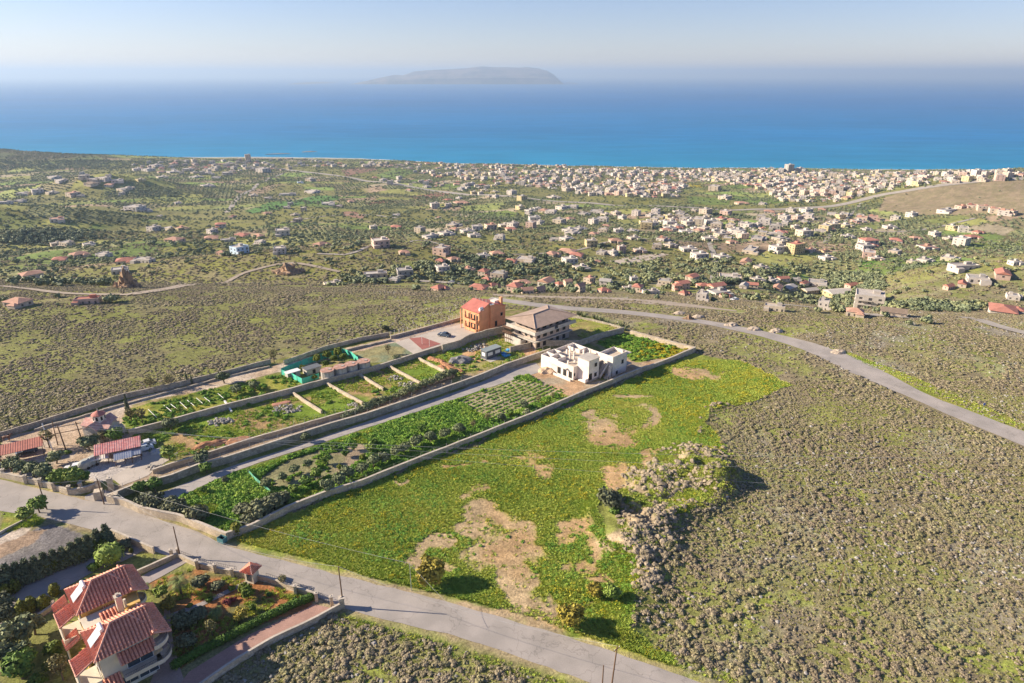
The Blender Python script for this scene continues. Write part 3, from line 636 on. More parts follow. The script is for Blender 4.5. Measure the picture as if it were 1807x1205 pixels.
WR=wall([(-40,822),(0,833),(46,842),(85,852),(124,864),(150,859),(173,852)],1.3,.45,M_cream,'cream stone road wall with pillars in front of the olive bushes',M_cope)
WR2=wall([(188,874),(215,880),(245,893),(285,902),(316,908),(360,925),(400,941)],1.6,.45,M_cream,'cream stone road wall below the dark shrubs and the garden corner',M_cope)
PW=[]
def pillar(px,py,h=1.9,wd=.55,label='stone pillar',group='stone wall pillars',mat=None,cap=True):
    x,y=P(px,py); z=zz(x,y); r=empty('wall_pillar',(x,y,z-.2),R(20)); tag(r,label,'pillar',group)
    MB().box((0,0,h/2+.1),(wd,wd,h+.2)).build('shaft',mat or M_cream,r)
    if cap: MB().box((0,0,h+.262),(wd+.16,wd+.16,.12)).box((0,0,h+.372),(wd*.5,wd*.5,.1),taper=.4).build('cap',M_cope,r)
    return r
for k,(px,py) in enumerate([(8,842),(47,853),(73,859),(97,866),(124,872),(144,866)]): pillar(px,py,1.9,.6,['leftmost','second from the left','third from the left','fourth from the left','fifth from the left, at the corner','rightmost, near the gate'][k]+' pillar of the cream road wall')
pillar(176,866,2.6,.8,'left gate pillar of the farm yard entrance'); pillar(197,864,2.8,.9,'tall square gate pillar on the yard side of the entrance'); pillar(176,880,2.0,1.5,'broad stone gatehouse block at the farm entrance',cap=False); pillar(205,885,1.9,1.2,'low square stone block beside the white gate',cap=False)
# villa walls along the road
VW=wall([(315,978),(349,993),(385,1002),(429,1010),(469,1018),(520,1035),(558,1047)],1.0,.3,M_cream,'cream stone garden wall along the road in front of the villa garden',M_cope,group='villa garden walls')
VW2=wall([(604,1063),(560,1087),(480,1125),(420,1160),(345,1212),(300,1240)],1.1,.3,M_cream,'long cream stone wall between the red path and the scrubland below',M_cope,group='villa garden walls')
VW3=wall([(190,932),(230,948),(270,966)],1.4,.3,M_cream,'stone wall beside the driveway entrance by the round pine',M_cope,group='villa garden walls')
VW4=wall([(240,1008),(275,992),(316,974)],.9,.3,M_cream,'short stone wall between the two driveways of the villa',M_cope,group='villa garden walls')
VW5=wall([(-20,1137),(40,1103),(98,1063)],.7,.4,M_cream,'low stone wall behind the villa below the driveway',M_cope,group='villa garden walls')
VW6=wall([(-20,950),(0,938),(56,908)],.5,.25,M_cope,'low concrete kerb wall of the empty lot at the left edge',group='villa garden walls')
def mfence(pts,h,label,z0=0,n_=None):
    C=resample(PT(pts,z0),step=.22); zg=Z(C[:,0],C[:,1])+z0; e=empty('railing'); tag(e,label,'railing','dark metal railings'); m=pm('dark_iron',(.08,.085,.09),.5,.1,5,0)
    b_=MB(); b_.tube((0,0,0),(0,0,h),.02,n=4); me_=b_.mesh('bar',m)
    for i,(c,z) in enumerate(zip(C,zg)):
        if i%2==0: o=link(bpy.data.objects.new('bar',me_),e); o.location=(c[0],c[1],z)
    for f in (.08,.95):
        r=MB()
        for i in range(len(C)-1): r.tube((C[i][0],C[i][1],zg[i]+h*f),(C[i+1][0],C[i+1][1],zg[i+1]+h*f),.025,n=4)
        r.build('rail',m,e)
    return e
mfence([(318,976),(349,988),(385,998),(418,1005)],.6,'dark iron railing on the wall left of the tiled kiosk',1.0); mfence([(470,1016),(520,1032),(556,1044)],.6,'dark iron railing on the wall right of the tiled kiosk',1.0)
mfence([(560,1055),(582,1068)],1.5,'dark iron gate leaf closing the red brick path',0)
for k,(px,py) in enumerate([(316,982),(304,984),(349,1003),(381,1010),(411,1018),(522,1048),(559,1061),(586,1070),(604,1072)]):
    pillar(px,py,1.7 if k not in (7,8) else 2.0,.5 if k!=8 else .8,['beside the utility pole at the villa drive','at the end of the wall between the two drives','first right of the villa drive','second right of the villa drive','just left of the tiled kiosk','first right of the tiled kiosk','at the end of the iron railing','left post of the brick path gate','broad one at the corner by the second utility pole'][k].join(['cream stone pillar ','']),'villa wall pillars')
# ------------------------------------------------------------------ foliage
def unit(n,r_): v=r_.normal(size=(n,3)); return v/np.linalg.norm(v,axis=1)[:,None]
def leaves(blobs,n,s,seed=0,shell=.55,droop=0,aspect=1.6,up=.2):
    """n leaf clumps spread through the volume of some ellipsoids (cx,cy,cz,rx,ry,rz)"""
    r_=np.random.default_rng(seed); B=np.array(blobs,float); vol=(B[:,3]*B[:,4]*B[:,5])**(2/3); k=r_.choice(len(B),n,p=vol/vol.sum())
    d=unit(n,r_); rad=(shell+(1-shell)*r_.random(n)**.6)*(.85+.3*r_.random(n)); c=B[k,:3]+d*B[k,3:]*rad[:,None]
    nr=d+unit(n,r_)*.8; nr[:,2]+=up; nr/=np.linalg.norm(nr,axis=1)[:,None]
    t=np.cross(nr,unit(n,r_)); t/=np.maximum(np.linalg.norm(t,axis=1),1e-6)[:,None]; b_=np.cross(nr,t)
    sz=s*(.6+.8*r_.random(n))[:,None]; t=t*sz*aspect*.5; b_=b_*sz*.5; c[:,2]-=droop*r_.random(n)
    V=np.stack([c-t-b_*.3,c-b_,c+t*1.1,c+b_],1).reshape(-1,3); i=np.arange(n)*4
    return V,np.stack([i,i+1,i+2,i+3],1)
def lump(blobs,seed=0,sub=2,amp=.28,freq=1.3):
    """solid knobbly body inside a crown"""
    V=[];Fc=[];b=0; r_=random.Random(seed)
    bm=bmesh.new(); bmesh.ops.create_icosphere(bm,subdivisions=sub,radius=1); P_=np.array([v.co[:] for v in bm.verts]); T=np.array([[v.index for v in f.verts] for f in bm.faces]); bm.free()
    for bl in blobs:
        o=np.array([r_.uniform(0,50),r_.uniform(0,50)]); q=P_*freq*2
        n=fbm(q[:,0]+o[0]+q[:,2]*.7,q[:,1]+o[1]-q[:,2]*.6,.7,3,3); q=P_*(1+(n-.5)[:,None]*2*amp); V.append(q*np.array(bl[3:])+np.array(bl[:3])); Fc.append(T+b); b+=len(P_)
    return np.concatenate(V),np.concatenate(Fc)
def crown_mesh(name,blobs,n,s,mat,seed=0,body=.72,sub=1,**k):
    V,Fq=leaves(blobs,n,s,seed,**k); V2,T=lump([(*b[:3],b[3]*body,b[4]*body,b[5]*body) for b in blobs],seed,sub)
    me_=bpy.data.meshes.new(name); nv=len(V); tot=len(Fq)*4+len(T)*3
    me_.vertices.add(nv+len(V2)); me_.vertices.foreach_set('co',np.concatenate([V,V2]).astype(np.float32).ravel())
    me_.loops.add(tot); me_.loops.foreach_set('vertex_index',np.concatenate([Fq.ravel(),(T+nv).ravel()]).astype(np.int32))
    ls=np.concatenate([np.arange(len(Fq))*4,len(Fq)*4+np.arange(len(T))*3]); lt=np.concatenate([np.full(len(Fq),4),np.full(len(T),3)])
    me_.polygons.add(len(ls)); me_.polygons.foreach_set('loop_start',ls.astype(np.int32)); me_.polygons.foreach_set('loop_total',lt.astype(np.int32)); me_.update(calc_edges=True)
    me_.materials.append(mat); return me_
LM_olive=leafmat('olive_leaves',[(.2,(.09,.11,.055)),(.5,(.14,.165,.08)),(.8,(.20,.215,.10))])
LM_green=leafmat('green_leaves',[(.2,(.07,.13,.025)),(.5,(.12,.19,.03)),(.8,(.19,.24,.045))])
LM_dark=leafmat('dark_leaves',[(.2,(.075,.085,.045)),(.5,(.11,.12,.065)),(.8,(.15,.155,.08))])
LM_lush=leafmat('lush_weeds',[(.2,(.10,.21,.025)),(.5,(.16,.29,.035)),(.8,(.26,.36,.05))],patch=.12,lv=.3)
LM_grass=leafmat('grass_blades',[(.15,(.20,.31,.045)),(.4,(.30,.39,.06)),(.65,(.42,.46,.075)),(.9,(.47,.44,.11))],patch=.035,lv=.18)
LM_yel=leafmat('yellow_blooms',[(.2,(.32,.28,.02)),(.8,(.42,.33,.015))])
LM_phry=leafmat('cushion_scrub',[(.15,(.195,.155,.105)),(.4,(.25,.205,.14)),(.6,(.22,.19,.105)),(.8,(.215,.205,.085)),(.95,(.28,.24,.18))],patch=.05,lv=.35)
LM_phryL=leafmat('green_cushion_scrub',[(.15,(.19,.155,.10)),(.45,(.235,.195,.125)),(.7,(.22,.20,.10)),(.95,(.27,.22,.16))],patch=.05,lv=.35)
LM_gold=leafmat('golden_leaves',[(.2,(.16,.15,.025)),(.5,(.24,.20,.03)),(.8,(.28,.22,.04))])
LM_hedge=leafmat('hedge_leaves',[(.2,(.06,.12,.015)),(.8,(.12,.20,.025))])
LM_red=leafmat('red_leaves',[(.2,(.16,.03,.035)),(.8,(.25,.06,.06))])
LM_palm=leafmat('palm_leaves',[(.2,(.09,.13,.035)),(.8,(.16,.20,.06))])
M_bark=pm('bark',(.16,.115,.08),.95,.3,6,.8,.02); M_rock=pm('limestone',(.36,.34,.315),.95,.25,2.5,.8,.05,c2=(.30,.27,.23),coord='pos')
M_wood=pm('weathered_wood',(.16,.095,.06),.9,.25,3,.5,.01,stretch=(6,6,.4))
def blobs_round(rx,rz,zc,n=6,seed=0,k=.6):
    r=random.Random(seed); L=[(0,0,zc,rx*.72,rx*.72,rz*.8)]
    for i in range(n):
        a=2*math.pi*i/n+r.uniform(-.4,.4); q=r.uniform(.4,.62)
        L.append((math.cos(a)*rx*q,math.sin(a)*rx*q,zc+r.uniform(-.35,.45)*rz,rx*k*r.uniform(.6,.9),rx*k*r.uniform(.6,.9),rz*k*r.uniform(.6,.95)))
    return L
def trunk_mb(h,r,limbs=4,spread=.8,seed=0):
    rr=random.Random(seed); m=MB(); p=Vector((0,0,-.2)); q=Vector((rr.uniform(-.1,.1)*h,rr.uniform(-.1,.1)*h,h*.45)); m.tube(p,q,r,r*.7,7)
    for i in range(limbs):
        a=2*math.pi*i/limbs+rr.uniform(-.5,.5); e=q+Vector((math.cos(a)*spread,math.sin(a)*spread,h*.5)); mid=(q+e)/2+Vector((math.cos(a)*spread*.25,math.sin(a)*spread*.25,-.05*h))
        m.tube(q,mid,r*.55,r*.4,5); m.tube(mid,e,r*.4,r*.15,5)
    return m
TREES={}
def tree_type(key,name,crown,trunk,cname='crown'):
    TREES[key]=(name,crown,trunk,cname)
tree_type('olive','olive_tree',crown_mesh('crown',blobs_round(1.9,1.4,2.5,7,1),750,.34,LM_olive,1),trunk_mb(2.6,.2,4,.9,1).mesh('trunk',M_bark))
tree_type('olive2','olive_tree',crown_mesh('crown',blobs_round(2.1,1.3,2.2,8,5),800,.34,LM_olive,2),trunk_mb(2.3,.22,5,1.0,2).mesh('trunk',M_bark))
tree_type('green','garden_tree',crown_mesh('crown',blobs_round(1.7,1.3,2.2,7,2),750,.34,LM_green,3),trunk_mb(2.3,.15,4,.7,3).mesh('trunk',M_bark))
tree_type('dark','dark_shrub',crown_mesh('crown',blobs_round(1.8,1.25,1.4,7,3),900,.30,LM_dark,4),trunk_mb(1.3,.12,5,.8,4).mesh('trunk',M_bark))
tree_type('gold','golden_shrub',crown_mesh('crown',blobs_round(1.7,1.4,1.6,7,4),800,.26,LM_gold,5,body=.6),trunk_mb(1.5,.12,6,.8,5).mesh('trunk',M_bark))
tree_type('ball','round_pine',crown_mesh('crown',[(0,0,2.2,2.4,2.3,1.9)]+blobs_round(2.3,1.8,2.2,8,6,.45),1800,.28,LM_green,6,body=.85,sub=2),trunk_mb(1.2,.2,4,.6,6).mesh('trunk',M_bark))
tree_type('cypress','cypress_tree',crown_mesh('crown',[(0,0,1.1,.55,.55,1.2),(0,0,2.6,.6,.6,1.6),(.05,0,4.2,.45,.45,1.6),(0,.05,5.6,.25,.25,1.2)],700,.24,LM_dark,7,aspect=2.2),trunk_mb(1.0,.12,2,.1,7).mesh('trunk',M_bark))
def conif():
    bl=[]; r=random.Random(9)
    for k in range(8):
        z=.8+k*.62; R_=1.75*(1-k/9.0)+.15
        for i in range(6):
            a=i*1.05+k*.5; bl.append((math.cos(a)*R_*.6,math.sin(a)*R_*.6,z+r.uniform(-.1,.25),R_*.5,R_*.5,.22))
    return bl
tree_type('conifer','conifer_tree',crown_mesh('crown',conif(),1500,.36,leafmat('fir_needles',[(.2,(.08,.105,.06)),(.8,(.15,.17,.09))]),8,body=.3,aspect=2.8,up=.5,shell=.3),trunk_mb(5.6,.14,2,.15,8).mesh('trunk',M_bark))
tree_type('hedgebush','clipped_shrub',crown_mesh('crown',[(0,0,1.0,.75,.75,1.15)],420,.22,leafmat('arborvitae',[(.2,(.08,.10,.012)),(.8,(.17,.17,.02))]),9,body=.9,sub=2,aspect=2),trunk_mb(.6,.08,2,.1,9).mesh('trunk',M_bark))
tree_type('bushlow','low_bush',crown_mesh('crown',blobs_round(1.0,.55,.45,6,7),380,.24,LM_green,10),None)
tree_type('citrus','citrus_tree',crown_mesh('crown',blobs_round(1.3,1.1,1.7,6,8),650,.26,leafmat('citrus_leaves',[(.2,(.07,.11,.012)),(.8,(.15,.17,.02))]),11),trunk_mb(1.7,.1,3,.5,10).mesh('trunk',M_bark))
tree_type('bare','bare_tree',crown_mesh('crown',blobs_round(1.3,1.5,2.6,6,9),260,.2,leafmat('sparse_leaves',[(.2,(.14,.12,.05)),(.8,(.2,.18,.07))]),12,body=.01),trunk_mb(3.2,.12,7,1.0,11).mesh('trunk',M_bark))
tree_type('redbush','red_shrub',crown_mesh('crown',blobs_round(.9,.6,.6,5,12),300,.2,LM_red,13),None)
def place_tree(key,px,py,s=1.0,label=None,cat='tree',group=None,sz=None,world=None,name=None):
    nm,cr,tr,cn=TREES[key]
    if world is None: x,y=P(px,py)
    else: x,y=world
    r=empty(name or nm,(x,y,zz(x,y)-.05),random.uniform(0,6.28)); tag(r,label,cat,group); r.scale=(s,s,s*(sz or 1))
    link(bpy.data.objects.new(cn,cr),r)
    if tr: link(bpy.data.objects.new('trunk',tr),r)
    return r
# -- many small plants: one object of points that carry plants
def lib(name,meshes):
    c=bpy.data.collections.new(name)
    for i,m in enumerate(meshes):
        o=bpy.data.objects.new('%s_%02d'%(name,i),m); c.objects.link(o)
    return c
def scatter(name,pts,scale,coll,nvar,flat=None,tilt=.0,label=None):
    n=len(pts); me_=bpy.data.meshes.new(name); me_.vertices.add(n); me_.vertices.foreach_set('co',np.asarray(pts,np.float32).ravel())
    def at_(nm,ty,v,key='value'): a=me_.attributes.new(nm,ty,'POINT'); a.data.foreach_set(key,v)
    sc3=np.repeat(np.asarray(scale)[:,None],3,1)*rng.uniform(.85,1.15,(n,3))
    if flat is not None: sc3[:,2]*=flat
    at_('psc','FLOAT_VECTOR',sc3.astype(np.float32).ravel(),'vector')
    rt=np.stack([rng.normal(0,tilt+1e-6,n),rng.normal(0,tilt+1e-6,n),rng.uniform(0,6.283,n)],1); at_('prt','FLOAT_VECTOR',rt.astype(np.float32).ravel(),'vector')
    at_('pix','INT',rng.integers(0,nvar,n).astype(np.int32))
    o=link(bpy.data.objects.new(name,me_)); tag(o,kind='stuff')
    g=bpy.data.node_groups.new(name+'_nodes','GeometryNodeTree')
    g.interface.new_socket('Geometry',in_out='INPUT',socket_type='NodeSocketGeometry'); g.interface.new_socket('Geometry',in_out='OUTPUT',socket_type='NodeSocketGeometry')
    gi=g.nodes.new('NodeGroupInput'); go=g.nodes.new('NodeGroupOutput'); ip=g.nodes.new('GeometryNodeInstanceOnPoints'); ci=g.nodes.new('GeometryNodeCollectionInfo')
    ci.inputs['Collection'].default_value=coll; ci.inputs['Separate Children'].default_value=True; ci.inputs['Reset Children'].default_value=True
    def na(nm,ty): a=g.nodes.new('GeometryNodeInputNamedAttribute'); a.data_type=ty; a.inputs['Name'].default_value=nm; return a.outputs['Attribute']
    e2=g.nodes.new('FunctionNodeEulerToRotation'); g.links.new(na('prt','FLOAT_VECTOR'),e2.inputs[0])
    g.links.new(gi.outputs[0],ip.inputs['Points']); g.links.new(ci.outputs[0],ip.inputs['Instance']); ip.inputs['Pick Instance'].default_value=True
    g.links.new(na('pix','INT'),ip.inputs['Instance Index']); g.links.new(e2.outputs[0],ip.inputs['Rotation']); g.links.new(na('psc','FLOAT_VECTOR'),ip.inputs['Scale'])
    g.links.new(ip.outputs[0],go.inputs[0])
    md_=o.modifiers.new('plants','NODES'); md_.node_group=g
    return o
def shrub_mesh(seed,mat,n=150,s=.14,k=5):
    r=random.Random(seed); bl=[(0,0,.18,.42,.42,.30)]
    for i in range(k): a=r.uniform(0,6.28); d=r.uniform(.2,.5); q=r.uniform(.18,.34); bl.append((math.cos(a)*d,math.sin(a)*d,r.uniform(.08,.26),q,q,q*.85))
    return crown_mesh('shrub',bl,n,s,mat,seed,body=.85,sub=1,aspect=1.3)
def rock_mesh(seed):
    V,T=lump([(0,0,.1,.5,.42,.3)],seed,2,.55,1.1); V=np.round(V*5)/5*.6+V*.4; return mesh_np('rock',V,T,[M_rock])
def tuft_mesh(seed,mat,n=34,h=.32,w_=.42,bw=.035):
    r_=np.random.default_rng(seed); a=r_.uniform(0,6.28,n); rr=r_.uniform(0,w_,n); c=np.stack([np.cos(a)*rr,np.sin(a)*rr,np.zeros(n)],1); L_=h*(.5+.7*r_.random(n))
    o=np.stack([np.cos(a)*L_*.5,np.sin(a)*L_*.5,L_],1); t=np.stack([-np.sin(a+.6),np.cos(a+.6),np.zeros(n)],1)*bw
    V=np.stack([c-t,c+t,c+o*.6+t*.8,c+o],1).reshape(-1,3); i=np.arange(n)*4; return mesh_np('tuft',V,np.stack([i,i+1,i+2,i+3],1),[mat])
SHR=[shrub_mesh(i,LM_phry) for i in range(5)]+[shrub_mesh(20+i,LM_phryL) for i in range(3)]
SHRL=[shrub_mesh(40+i,LM_phryL,60,.2,4) for i in range(4)]+[shrub_mesh(50,LM_phry,60,.2,4)]
ROCKS=[rock_mesh(i) for i in range(5)]
L_shr=lib('cushion_shrub',SHR); L_shrl=lib('hill_shrub',SHRL); L_rock=lib('stone',ROCKS)
L_tuft=lib('grass_tuft',[tuft_mesh(i,LM_grass) for i in range(4)]); L_weed=lib('weed_clump',[crown_mesh('weed',blobs_round(.5,.3,.2,5,i),110,.17,LM_lush,i) for i in range(4)])
L_yel=lib('flower_clump',[crown_mesh('bloom',blobs_round(.4,.22,.3,4,i),70,.12,LM_yel,i) for i in range(3)])
L_ydot=lib('field_flower',[leaves and (lambda V_:mesh_np('bloom',V_[0],V_[1],[LM_yel]))(leaves([(0,0,.35,.5,.5,.12)],14,.10,i)) for i in range(3)])
def cand(x0,x1,y0,y1,n):
    x=rng.uniform(x0,x1,n); y=rng.uniform(y0,y1,n); z=Z(x,y); px,py=proj(x,y,z); k=(px>-240)&(px<2080)&(py>100)&(py<1290); return x[k],y[k],z[k],px[k],py[k]
ROADS=[]  # keep-out distances
def near_line(x,y,L,d): return dpoly(x,y,L)<d
RA=resample((resample(up,60)+resample(lo,60))/2,60); RB=resample((resample(up2,80)+resample(lo2,80))/2,80); RCc=(resample(up3,20)+resample(lo3,20))/2
def wn(x): return x
half1=np.hypot(*(resample(up,60)-resample(lo,60)).T).mean()/2; half2=np.hypot(*(resample(up2,80)-resample(lo2,80)).T).mean()/2
def onroad(x,y,pad=.3): return near_line(x,y,RA,half1+pad)|near_line(x,y,RB,half2+pad)|near_line(x,y,RCc,3+pad)
villa_zone=PL([(-200,905),(60,908),(120,925),(315,988),(607,1074),(540,1110),(430,1165),(330,1230),(250,1300),(-200,1300)])
# scrubland
x,y,z,px,py=cand(-290,330,62,330,460000)
keep=~inF(x,y)&~inpoly(x,y,REG['compound'])&~inpoly(x,y,villa_zone)&~onroad(x,y,.8)&~inpoly(x,y,REG['verge2'])
dist=np.hypot(x,y); dn=fbm(x,y,9,3,111); nfa=sstep(150,85,dist); dens=np.clip(.08+2.6*(dn-.30),.12,.95)*(1-.35*nfa)
near1=near_line(x,y,RA,half1+2.0)&(rng.random(len(x))<.7); keep&=(rng.random(len(x))<dens)&~near1
x,y,z,px,py=[a[keep] for a in (x,y,z,px,py)]; dist=np.hypot(x,y)
s=(.26+.95*rng.random(len(x))**2.2)*(.4+1.05*fbm(x,y,13,3,113))*(1+.45*sstep(150,85,np.hypot(x,y)))*np.where(x<-20,1.0,1.0); app=s/np.hypot(dist,80)
inview=(px>0)&(px<1807)&(py<1205); o_=np.argsort(-(app*inview)); big=o_[:260]; rest=np.ones(len(x),bool); rest[big]=False
nf=rest&(dist<170); ff=rest&(dist>=170)
def flat_tilt(*a): pass
scatter('scrub_cushions',np.stack([x,y,z],1)[nf],s[nf],L_shr,8,.72); scatter('hill_scrub',np.stack([x,y,z],1)[ff],s[ff]*1.2,L_shrl,5,.62)
for i in big:
    below=bool(y[i]<dpoly(np.array([x[i]]),np.array([y[i]]),RA)[0]*0+np.interp(x[i],RA[:,0],RA[:,1]))
    o=link(bpy.data.objects.new('cushion_shrub',SHR[rng.integers(0,8)])); o.location=(x[i],y[i],z[i]-.03); o.rotation_euler=(0,0,rng.uniform(0,6.28)); o.scale=(s[i],s[i],s[i]*.75)
    if below: tag(o,'low rounded grey-brown thorny cushion shrub on the scrubland below the road','shrub','cushion shrubs below the road')
    else: tag(o,'low rounded grey-brown thorny cushion shrub on the scrubland right of the green field','shrub','cushion shrubs right of the field')
print('scrub',nf.sum(),ff.sum())
x2,y2,z2,px2,py2=cand(-140,230,62,175,260000); k=~inF(x2,y2)&~inpoly(x2,y2,REG['compound'])&~inpoly(x2,y2,villa_zone)&~onroad(x2,y2,.4)&(rng.random(len(x2))<.35+.5*fbm(x2,y2,5,3,401))
L_herb=lib('dry_herb',[tuft_mesh(90+i,leafmat('dry_herbs',[(.15,(.26,.21,.11)),(.45,(.29,.27,.09)),(.7,(.30,.32,.06)),(.95,(.36,.33,.10))],patch=.08,lv=.3)) for i in range(3)]+[shrub_mesh(95+i,LM_phry,36,.24,3) for i in range(2)])
scatter('scrub_herbs',np.stack([x2,y2,z2],1)[k],rng.uniform(.25,.75,k.sum()),L_herb,5,.7); print('herbs',k.sum())
# stones among the scrub
x,y,z,px,py=cand(-60,330,62,300,60000); rk=fbm(x,y,26,3,117)+.10*sstep(0,150,x)
k=~inF(x,y)&~inpoly(x,y,REG['compound'])&~inpoly(x,y,villa_zone)&~onroad(x,y,.6)&(rng.random(len(x))<np.clip((rk-.42)*4,.05,.9))
scatter('limestone_rubble',np.stack([x,y,z-.02],1)[k],rng.uniform(.2,1.0,k.sum())**1.8*.8,L_rock,5,.8,.2); print('rocks',k.sum())
x,y,z,px,py=cand(20,110,90,160,60000); mo=0*x
for c,a,b_,h in MOUND: mo=mo+G2(x,y,c,a,b_,min(h*.75,1))
mo=np.maximum(mo,np.exp(-(dpoly(x,y,BERM)/2.4)**2)*.9); mo=np.maximum(mo,np.exp(-(dpoly(x,y,STEP)/1.5)**2)*.7)
k=(rng.random(len(x))<sstep(.2,.8,mo)*.5*sstep(.35,.6,fbm(x,y,5,3,119)))
M_trk=pm('tan_rubble',(.34,.275,.195),.95,.25,2.5,.8,.05,c2=(.25,.205,.14),coord='pos'); RT=[]
for q_ in ROCKS: q_=q_.copy(); q_.materials.clear(); q_.materials.append(M_trk); RT.append(q_)
scatter('rubble_heap_stones',np.stack([x,y,z-.02],1)[k],rng.uniform(.2,1.25,k.sum())**1.9,lib('tan_stone',RT),5,.8,.3)
k2=(rng.random(len(x))<sstep(.25,.7,mo)*.75)&(fbm(x,y,6,3,121)>.42); scatter('rubble_heap_weeds',np.stack([x,y,z],1)[k2],rng.uniform(.5,1.1,k2.sum()),lib('heap_grass',[q.data for q in list(L_tuft.objects)[:2]]+[q.data for q in list(L_herb.objects)[:1]]),3)
# meadow
x,y,z,px,py=cand(-75,120,75,190,420000); iF=inF(x,y)&~onroad(x,y,.15)
er_=np.ones(len(x)); er_[iF]=earth(x[iF],y[iF]); k=iF&(rng.random(len(x))<.03+.97*(1-sstep(.02,.55,er_))**1.4); m0=0*x
for c,a,b_,h in MOUND: m0=m0+G2(x,y,c,a,b_,min(h*.75,1))
k&=(m0<.75)&(rng.random(len(x))<.9)
kk=np.flatnonzero(k); scatter('meadow_grass',np.stack([x,y,z],1)[kk],rng.uniform(.45,1.1,len(kk))*(.6+.8*fbm(x,y,7,3,123)[kk]),L_tuft,4,.8); print('grass',len(kk))
wd=kk[(fbm(x[kk],y[kk],5,4,125)>.58)&(rng.random(len(kk))<.2)]; scatter('meadow_weeds',np.stack([x,y,z],1)[wd],rng.uniform(.3,.9,len(wd)),L_weed,4,.7)
yl=kk[(fbm(x[kk],y[kk],8,3,127)>.5)&(rng.random(len(kk))<.05)]; scatter('meadow_flowers',np.stack([x,y,z],1)[yl],rng.uniform(.6,1.4,len(yl)),L_ydot,3)
# verges
x,y,z,px,py=cand(-75,330,62,260,260000); dr=dpoly(x,y,RA)-half1; k=(dr>.1)&(dr<2.2)&~inpoly(x,y,villa_zone)&~inpoly(x,y,REG['compound']); k|=inpoly(x,y,REG['verge2'])&~onroad(x,y,.2)&(rng.random(len(x))<.45)
scatter('roadside_grass',np.stack([x,y,z],1)[k],rng.uniform(.5,1.1,k.sum()),L_tuft,4,.8)
# gardens
def fill(name,reg,n,coll,nv,s0,s1,thr=0,sc_=5,seed=0,flat=1,box=(-130,60,78,240)):
    x,y,z,px,py=cand(*box,n); k=inpoly(x,y,REG[reg]) & (fbm(x,y,sc_,3,seed)>thr)
    k&=~near_line(x,y,GR,2.3)
    scatter(name,np.stack([x,y,z],1)[k],rng.uniform(s0,s1,k.sum()),coll,nv,flat); return k.sum()
GR=PL([(220,905),(265,886),(300,873),(370,843),(440,817),(510,796),(608,763),(707,730),(803,698),(864,676),(910,660),(950,648)])
x,y,z,px,py=cand(-90,70,88,200,110000); iG=inpoly(x,y,REG['gard'])&~near_line(x,y,GR,2.4)&~inpoly(x,y,REG['bare1'])&~inpoly(x,y,REG['veg'])&~inpoly(x,y,REG['hyard'])
k=iG&((fbm(x,y,5,3,131)>.42)|inpoly(x,y,REG['lush'])); scatter('garden_weeds',np.stack([x,y,z],1)[k],rng.uniform(.5,1.5,k.sum()),L_weed,4); print('weeds',k.sum())
k=iG&~k; scatter('garden_grass',np.stack([x,y,z],1)[k],rng.uniform(.6,1.2,k.sum()),L_tuft,4)
k=inpoly(x,y,REG['bare1'])&(fbm(x,y,3,3,133)>.6); scatter('sparse_weeds',np.stack([x,y,z],1)[k],rng.uniform(.4,1.0,k.sum()),L_weed,4)
# vegetable rows
va=P(808,708); vb=P(905,668); u=np.array(vb)-np.array(va); u/=np.hypot(*u); v_=np.array([-u[1],u[0]]); tt=(x-va[0])*v_[0]+(y-va[1])*v_[1]
k=inpoly(x,y,REG['veg'])&((tt/1.5)%1<.38); scatter('vegetable_rows',np.stack([x,y,z],1)[k],rng.uniform(.35,.8,k.sum()),L_weed,4,.8)
fill('plot_weeds','plots',90000,L_tuft,4,.5,1.2,.44,5,135); fill('plot_bushes','plots',14000,L_weed,4,.5,1.4,.55,7,137)
fill('crop_leaves','gar1',30000,L_weed,4,.5,1.4,.45,5,139); fill('back_grass','green1',20000,L_tuft,4,.6,1.2,.4,6,141); fill('back_weeds','green2',24000,L_weed,4,.5,1.5,.3,6,143)
fill('yellow_flowers','yellow2',16000,L_yel,3,.6,1.6,.38,4,145); fill('crop_flowers','gar1',9000,L_ydot,3,.7,1.5,.5,6,147)
fill('bed_weeds','vgarden',12000,L_tuft,4,.4,1.0,.5,3,149,box=(-60,-10,70,110)); fill('lot_grass','leftlot',16000,L_tuft,4,.6,1.3,.2,3,151,box=(-95,-40,80,125))
# ------------------------------------------------------------------ near buildings
M_tile=pm('terracotta_tile',(.70,.28,.17),.8,.22,5,.3,.01,c2=(.76,.37,.26)); M_tiled=pm('tile_valley',(.38,.13,.085),.85,.2,5,.2,.01); M_tile2=pm('terracotta_ridge',(.68,.36,.27),.8,.2,6,.2,.01)  # deck darker than the tiles: shade of the valleys put into its colour
M_plw=pm('cream_render',(.62,.55,.44),.9,.08,1.2,.2,.01); M_ply=pm('ochre_render',(.62,.40,.13),.9,.08,1.2,.2,.01); M_plo=pm('orange_render',(.70,.34,.18),.9,.1,.8,.2,.01)
M_pwh=pm('white_render',(.70,.63,.57),.9,.16,.5,.25,.01); M_con=pm('raw_concrete',(.46,.42,.37),.92,.18,.9,.4,.02); M_con2=pm('raw_concrete_dark',(.33,.31,.29),.92,.18,1.2,.4,.02)
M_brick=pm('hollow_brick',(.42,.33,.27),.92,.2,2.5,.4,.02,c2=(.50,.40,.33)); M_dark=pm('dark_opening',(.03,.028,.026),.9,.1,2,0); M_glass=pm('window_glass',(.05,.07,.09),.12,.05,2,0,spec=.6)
M_sheet=pm('brown_sheet',(.38,.28,.215),.6,.12,1.2,.2,.01,spec=.4); M_sheetr=pm('red_sheet',(.45,.15,.12),.7,.12,1.2,.2,.01); M_alu=pm('aluminium',(.55,.56,.58),.35,.08,3,0,metal=.6)
